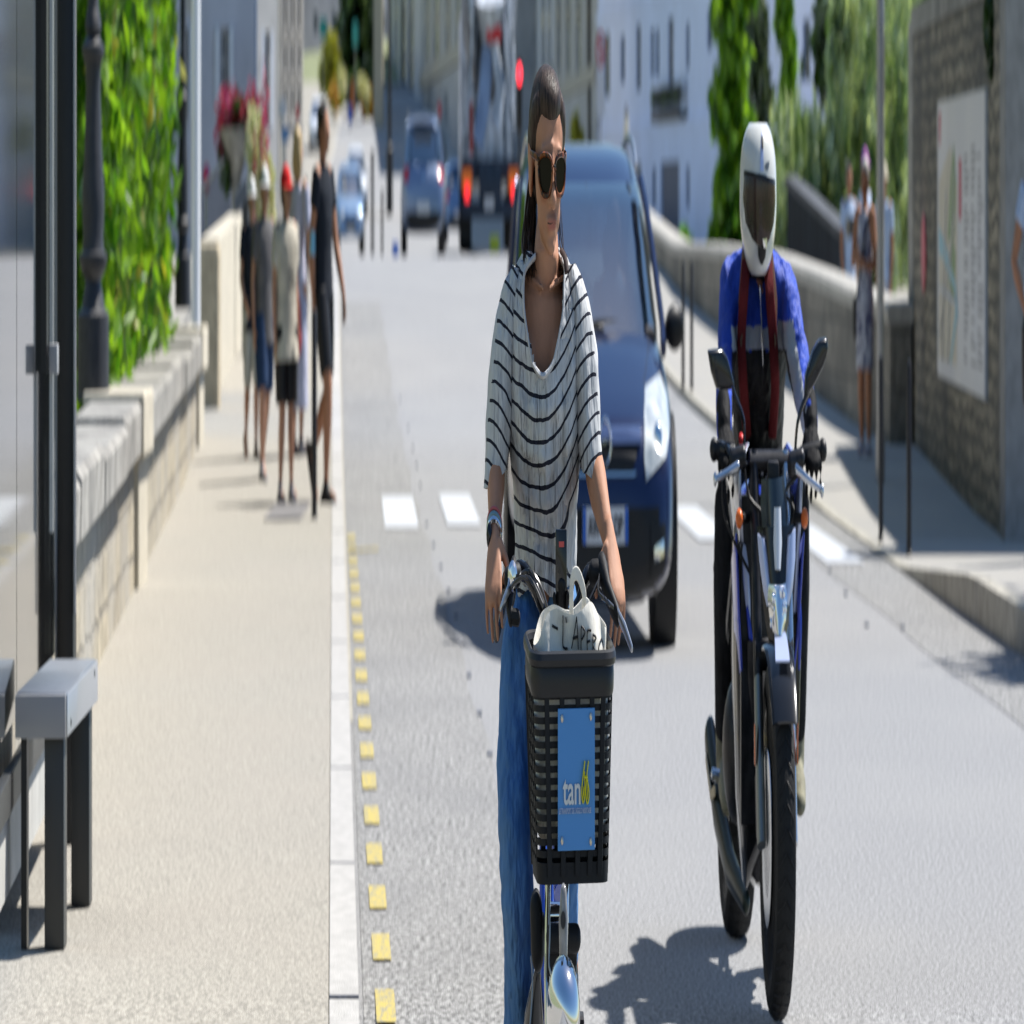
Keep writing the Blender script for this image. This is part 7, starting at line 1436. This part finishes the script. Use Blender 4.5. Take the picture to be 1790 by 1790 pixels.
for (p, e, w, s) in armsW:
    g = G(); hem = e.lerp(w, .08); 
    C_ = [(P(905 if s < 0 else 998, 466, 10.05), .022,.055), (P(899 if s < 0 else 1004, 495, 10.05), .046,.072), (P(893 if s < 0 else 1010, 550, 10.05), .066,.082), (P(885 if s < 0 else 1017, 620, 10.045), .070,.084), (P(878 if s < 0 else 1023, 700, 10.04), .066,.080), (P(872 if s < 0 else 1029, 770, 10.03), .059,.072), (P(868 if s < 0 else 1034, 815, 10.02), .055,.066), (P(866 if s < 0 else 1036, 838, 10.015), .054,.064)]
    n1 = 64; R = []; rs = spl([(q.x,q.y,q.z,a_,b2) for q, a_, b2 in C_], 46)
    for i, (x,y,z,a_,b2) in enumerate(rs):
        f = i/46; row = []
        for j in range(n1):
            a = 2*math.pi*j/n1; wob = 1+.05*f*math.sin(a*4+f*5)+.03*f*math.sin(a*7)
            tilt = -.014*math.cos(a)*s*f
            row.append(Vector((x+a_*wob*math.cos(a), y+b2*wob*math.sin(a), z+tilt)))
        R.append(row)
    rings(g, R, caps=False)
    def st_s(co, s=s):
        w = co+np.array(wt.location)[None]; px_ = 895+w[:,0]/w[:,1]*3764; py_ = 352-(w[:,2]-1.36)/w[:,1]*13400
        xc = np.where(s < 0, 893-(py_-550)*.09, 1010+(py_-550)*.085); x = np.clip((px_-xc)/24*s, -1.2, 1.2); u = (1-x)/2
        return {'stripe': (py_ - 62*u**1.7 + 1.5*np.sin(px_*.1+py_*.03))/35.0+10+.35*(s > 0)}
    obj('sleeve', g, M_sh, TS, solid=.004, post=st_s, auto=80, disp=[(.014,.06)])
# jeans
M_je = mat('denim', (.085,.20,.40), .8, col2=(.045,.125,.29), var=.2, vs=7, thr=(.35,.7), bump=.7, bs=10, bd=.03, st=(1.4,1.4,.8), col3=(.12,.22,.38), vs3=3.5, v3=.55, spec=.12)
g = G(); tube(g, [P(950,1120,10.2), P(950,1070,10.17), P(950,1020,10.15)], [(.150,.115),(.152,.118),(.135,.10)], 26)
def leg(L, rad): tube(g, L, rad, 24, sub=4)
leg([P(922,1075,10.17), P(914,1150,10.14), P(906,1280,10.08), P(903,1430,10.0), P(904,1540,9.97), P(907,1640,9.99), P(909,1800,10.05), P(908,1965,10.10)], [(.088,.10),(.098,.105),(.094,.098),(.086,.088),(.075,.076),(.070,.072),(.072,.070),(.070,.068)])
leg([P(978,1075,10.17), P(984,1180,10.08), P(988,1330,9.95), P(990,1450,9.86), P(991,1530,9.88), P(990,1620,9.96), P(990,1700,10.02), P(993,1790,10.06)], [(.088,.10),(.090,.10),(.078,.082),(.066,.068),(.055,.060),(.052,.056),(.052,.056),(.05,.054)])
obj('jeans', g, M_je, wt, fuse=.006, smt=3, disp=[(.022,.09),(.012,.035)])
for a_ in (ankL, ankR): g = G(); cap(g, [a_+Vector((0,.03,-.03)), a_+Vector((0,-.08,-.05)), a_+Vector((0,-.15,-.06))], [(.038,.035),(.042,.032),(.034,.022)], 14); obj('shoe', g, cloth('white_trainer', (.5,.5,.5)), wt, fuse=.007)
# watch and bracelets
w0 = armsW[0][2]; dW = (armsW[0][2]-armsW[0][1]).normalized()
def band_(t_, r_, rad, m, nm): 
    g = G(); c_ = armsW[0][1].lerp(armsW[0][2], t_); a = Vector((1,0,0)); a = (a-dW*a.dot(dW)).normalized(); b2 = dW.cross(a); L = [c_+a*r_[0]*math.cos(q)+b2*r_[1]*math.sin(q) for q in [2*math.pi*i/24 for i in range(25)]]; tube(g, L, rad, 8, ref=dW); obj(nm, g, m, wt)
band_(.93, (.033,.028), .0045, mat('bracelet_teal', (.20,.30,.32), .3, metal=.5), 'bracelet'); band_(.99, (.031,.026), .006, M_chr, 'bracelet'); band_(.87, (.034,.030), .003, mat('bracelet_red', (.4,.1,.1), .4), 'bracelet')
g = G(); c_ = w0+Vector((-.022,-.018,-.0)); ell(g, c_, (.014,.012,.018)); obj('watch', g, M_blk2, wt)
g = G(); tube(g, [P(981,438,10.0), P(988,452,9.965), P(991,476,9.95)], [(.010,.004)]*3, 8, sub=3); obj('strap', g, mat('strap_black', (.03,.015,.015), .7), wt)
# ---------------------------------------------------------------- into the scene's x units
# shading normals are those of the uncompressed shapes, turned with the sun, so that light falls on them as it does on the real ones
RN = np.array(SUN.normalized().rotation_difference(SUNK).to_matrix(), np.float32)
PLAIN = ('windows','lenses','visor','pane','mirror')
def bake():
    bpy.context.view_layer.update()
    dg = bpy.context.evaluated_depsgraph_get(); cache = {}
    objs = [o for o in S.objects if o.type in ('MESH', 'EMPTY')]
    world = {o.name: o.matrix_world.copy() for o in objs}
    newm = {}
    for o in objs:
        if o.type != 'MESH': continue
        M = world[o.name]; M3 = M.to_3x3(); key = (o.data.name, tuple(round(x, 5) for r in M3 for x in r), o.name in POST)
        if key in cache: newm[o.name] = cache[key]; continue
        ev = o.evaluated_get(dg); me = bpy.data.meshes.new_from_object(ev, depsgraph=dg)
        n = len(me.vertices); co = np.empty(n*3, np.float32); me.vertices.foreach_get('co', co); co = co.reshape(n, 3)
        a = me.attributes.new('rp', 'FLOAT_VECTOR', 'POINT'); a.data.foreach_set('vector', co.ravel())
        if o.name in POST:
            for nm, val in POST[o.name](co).items():
                a = me.attributes.new(nm, 'FLOAT', 'POINT'); a.data.foreach_set('value', np.asarray(val, np.float32))
        ang = o.get('smooth_angle', 40.0); leafy = len(me.polygons) > 0 and 'leaf' in (me.materials[0].name if me.materials and me.materials[0] else '') or 'petal' in (me.materials[0].name if me.materials and me.materials[0] else '')
        if ang and ang < 179: me.set_sharp_from_angle(angle=math.radians(ang))
        custom = not leafy and o.name.split('.')[0] != 'glass_panel'
        if custom:
            cn = np.empty(len(me.loops)*3, np.float32); me.corner_normals.foreach_get('vector', cn); cn = cn.reshape(-1, 3)
            cn = cn @ np.array(M3.inverted().transposed(), np.float32).T
            if o.name.split('.')[0] not in PLAIN: cn = cn @ RN.T
            cn /= np.linalg.norm(cn, axis=1)[:, None]+1e-9
        A = np.array(M3, np.float32); w = co @ A.T; w[:, 0] *= K
        me.vertices.foreach_set('co', w.ravel())
        if M3.determinant() < 0: me.flip_normals()
        me.update(); me.name = o.data.name
        if custom:
            me.polygons.foreach_set('use_smooth', [True]*len(me.polygons)); me.normals_split_custom_set(cn.tolist())
        cache[key] = me; newm[o.name] = me
    for o in objs:
        if o.type == 'MESH': o.modifiers.clear(); o.data = newm[o.name]
    for o in objs:
        t = world[o.name].translation; w = Vector((t.x*K, t.y, t.z))
        if o.parent:
            p = world[o.parent.name].translation; w = w - Vector((p.x*K, p.y, p.z))
        o.matrix_parent_inverse = Matrix.Identity(4); o.rotation_euler = (0,0,0); o.scale = (1,1,1); o.location = w
        if 'smooth_angle' in o: del o['smooth_angle']
    for me in [m for m in bpy.data.meshes if m.users == 0]: bpy.data.meshes.remove(me)
bake()
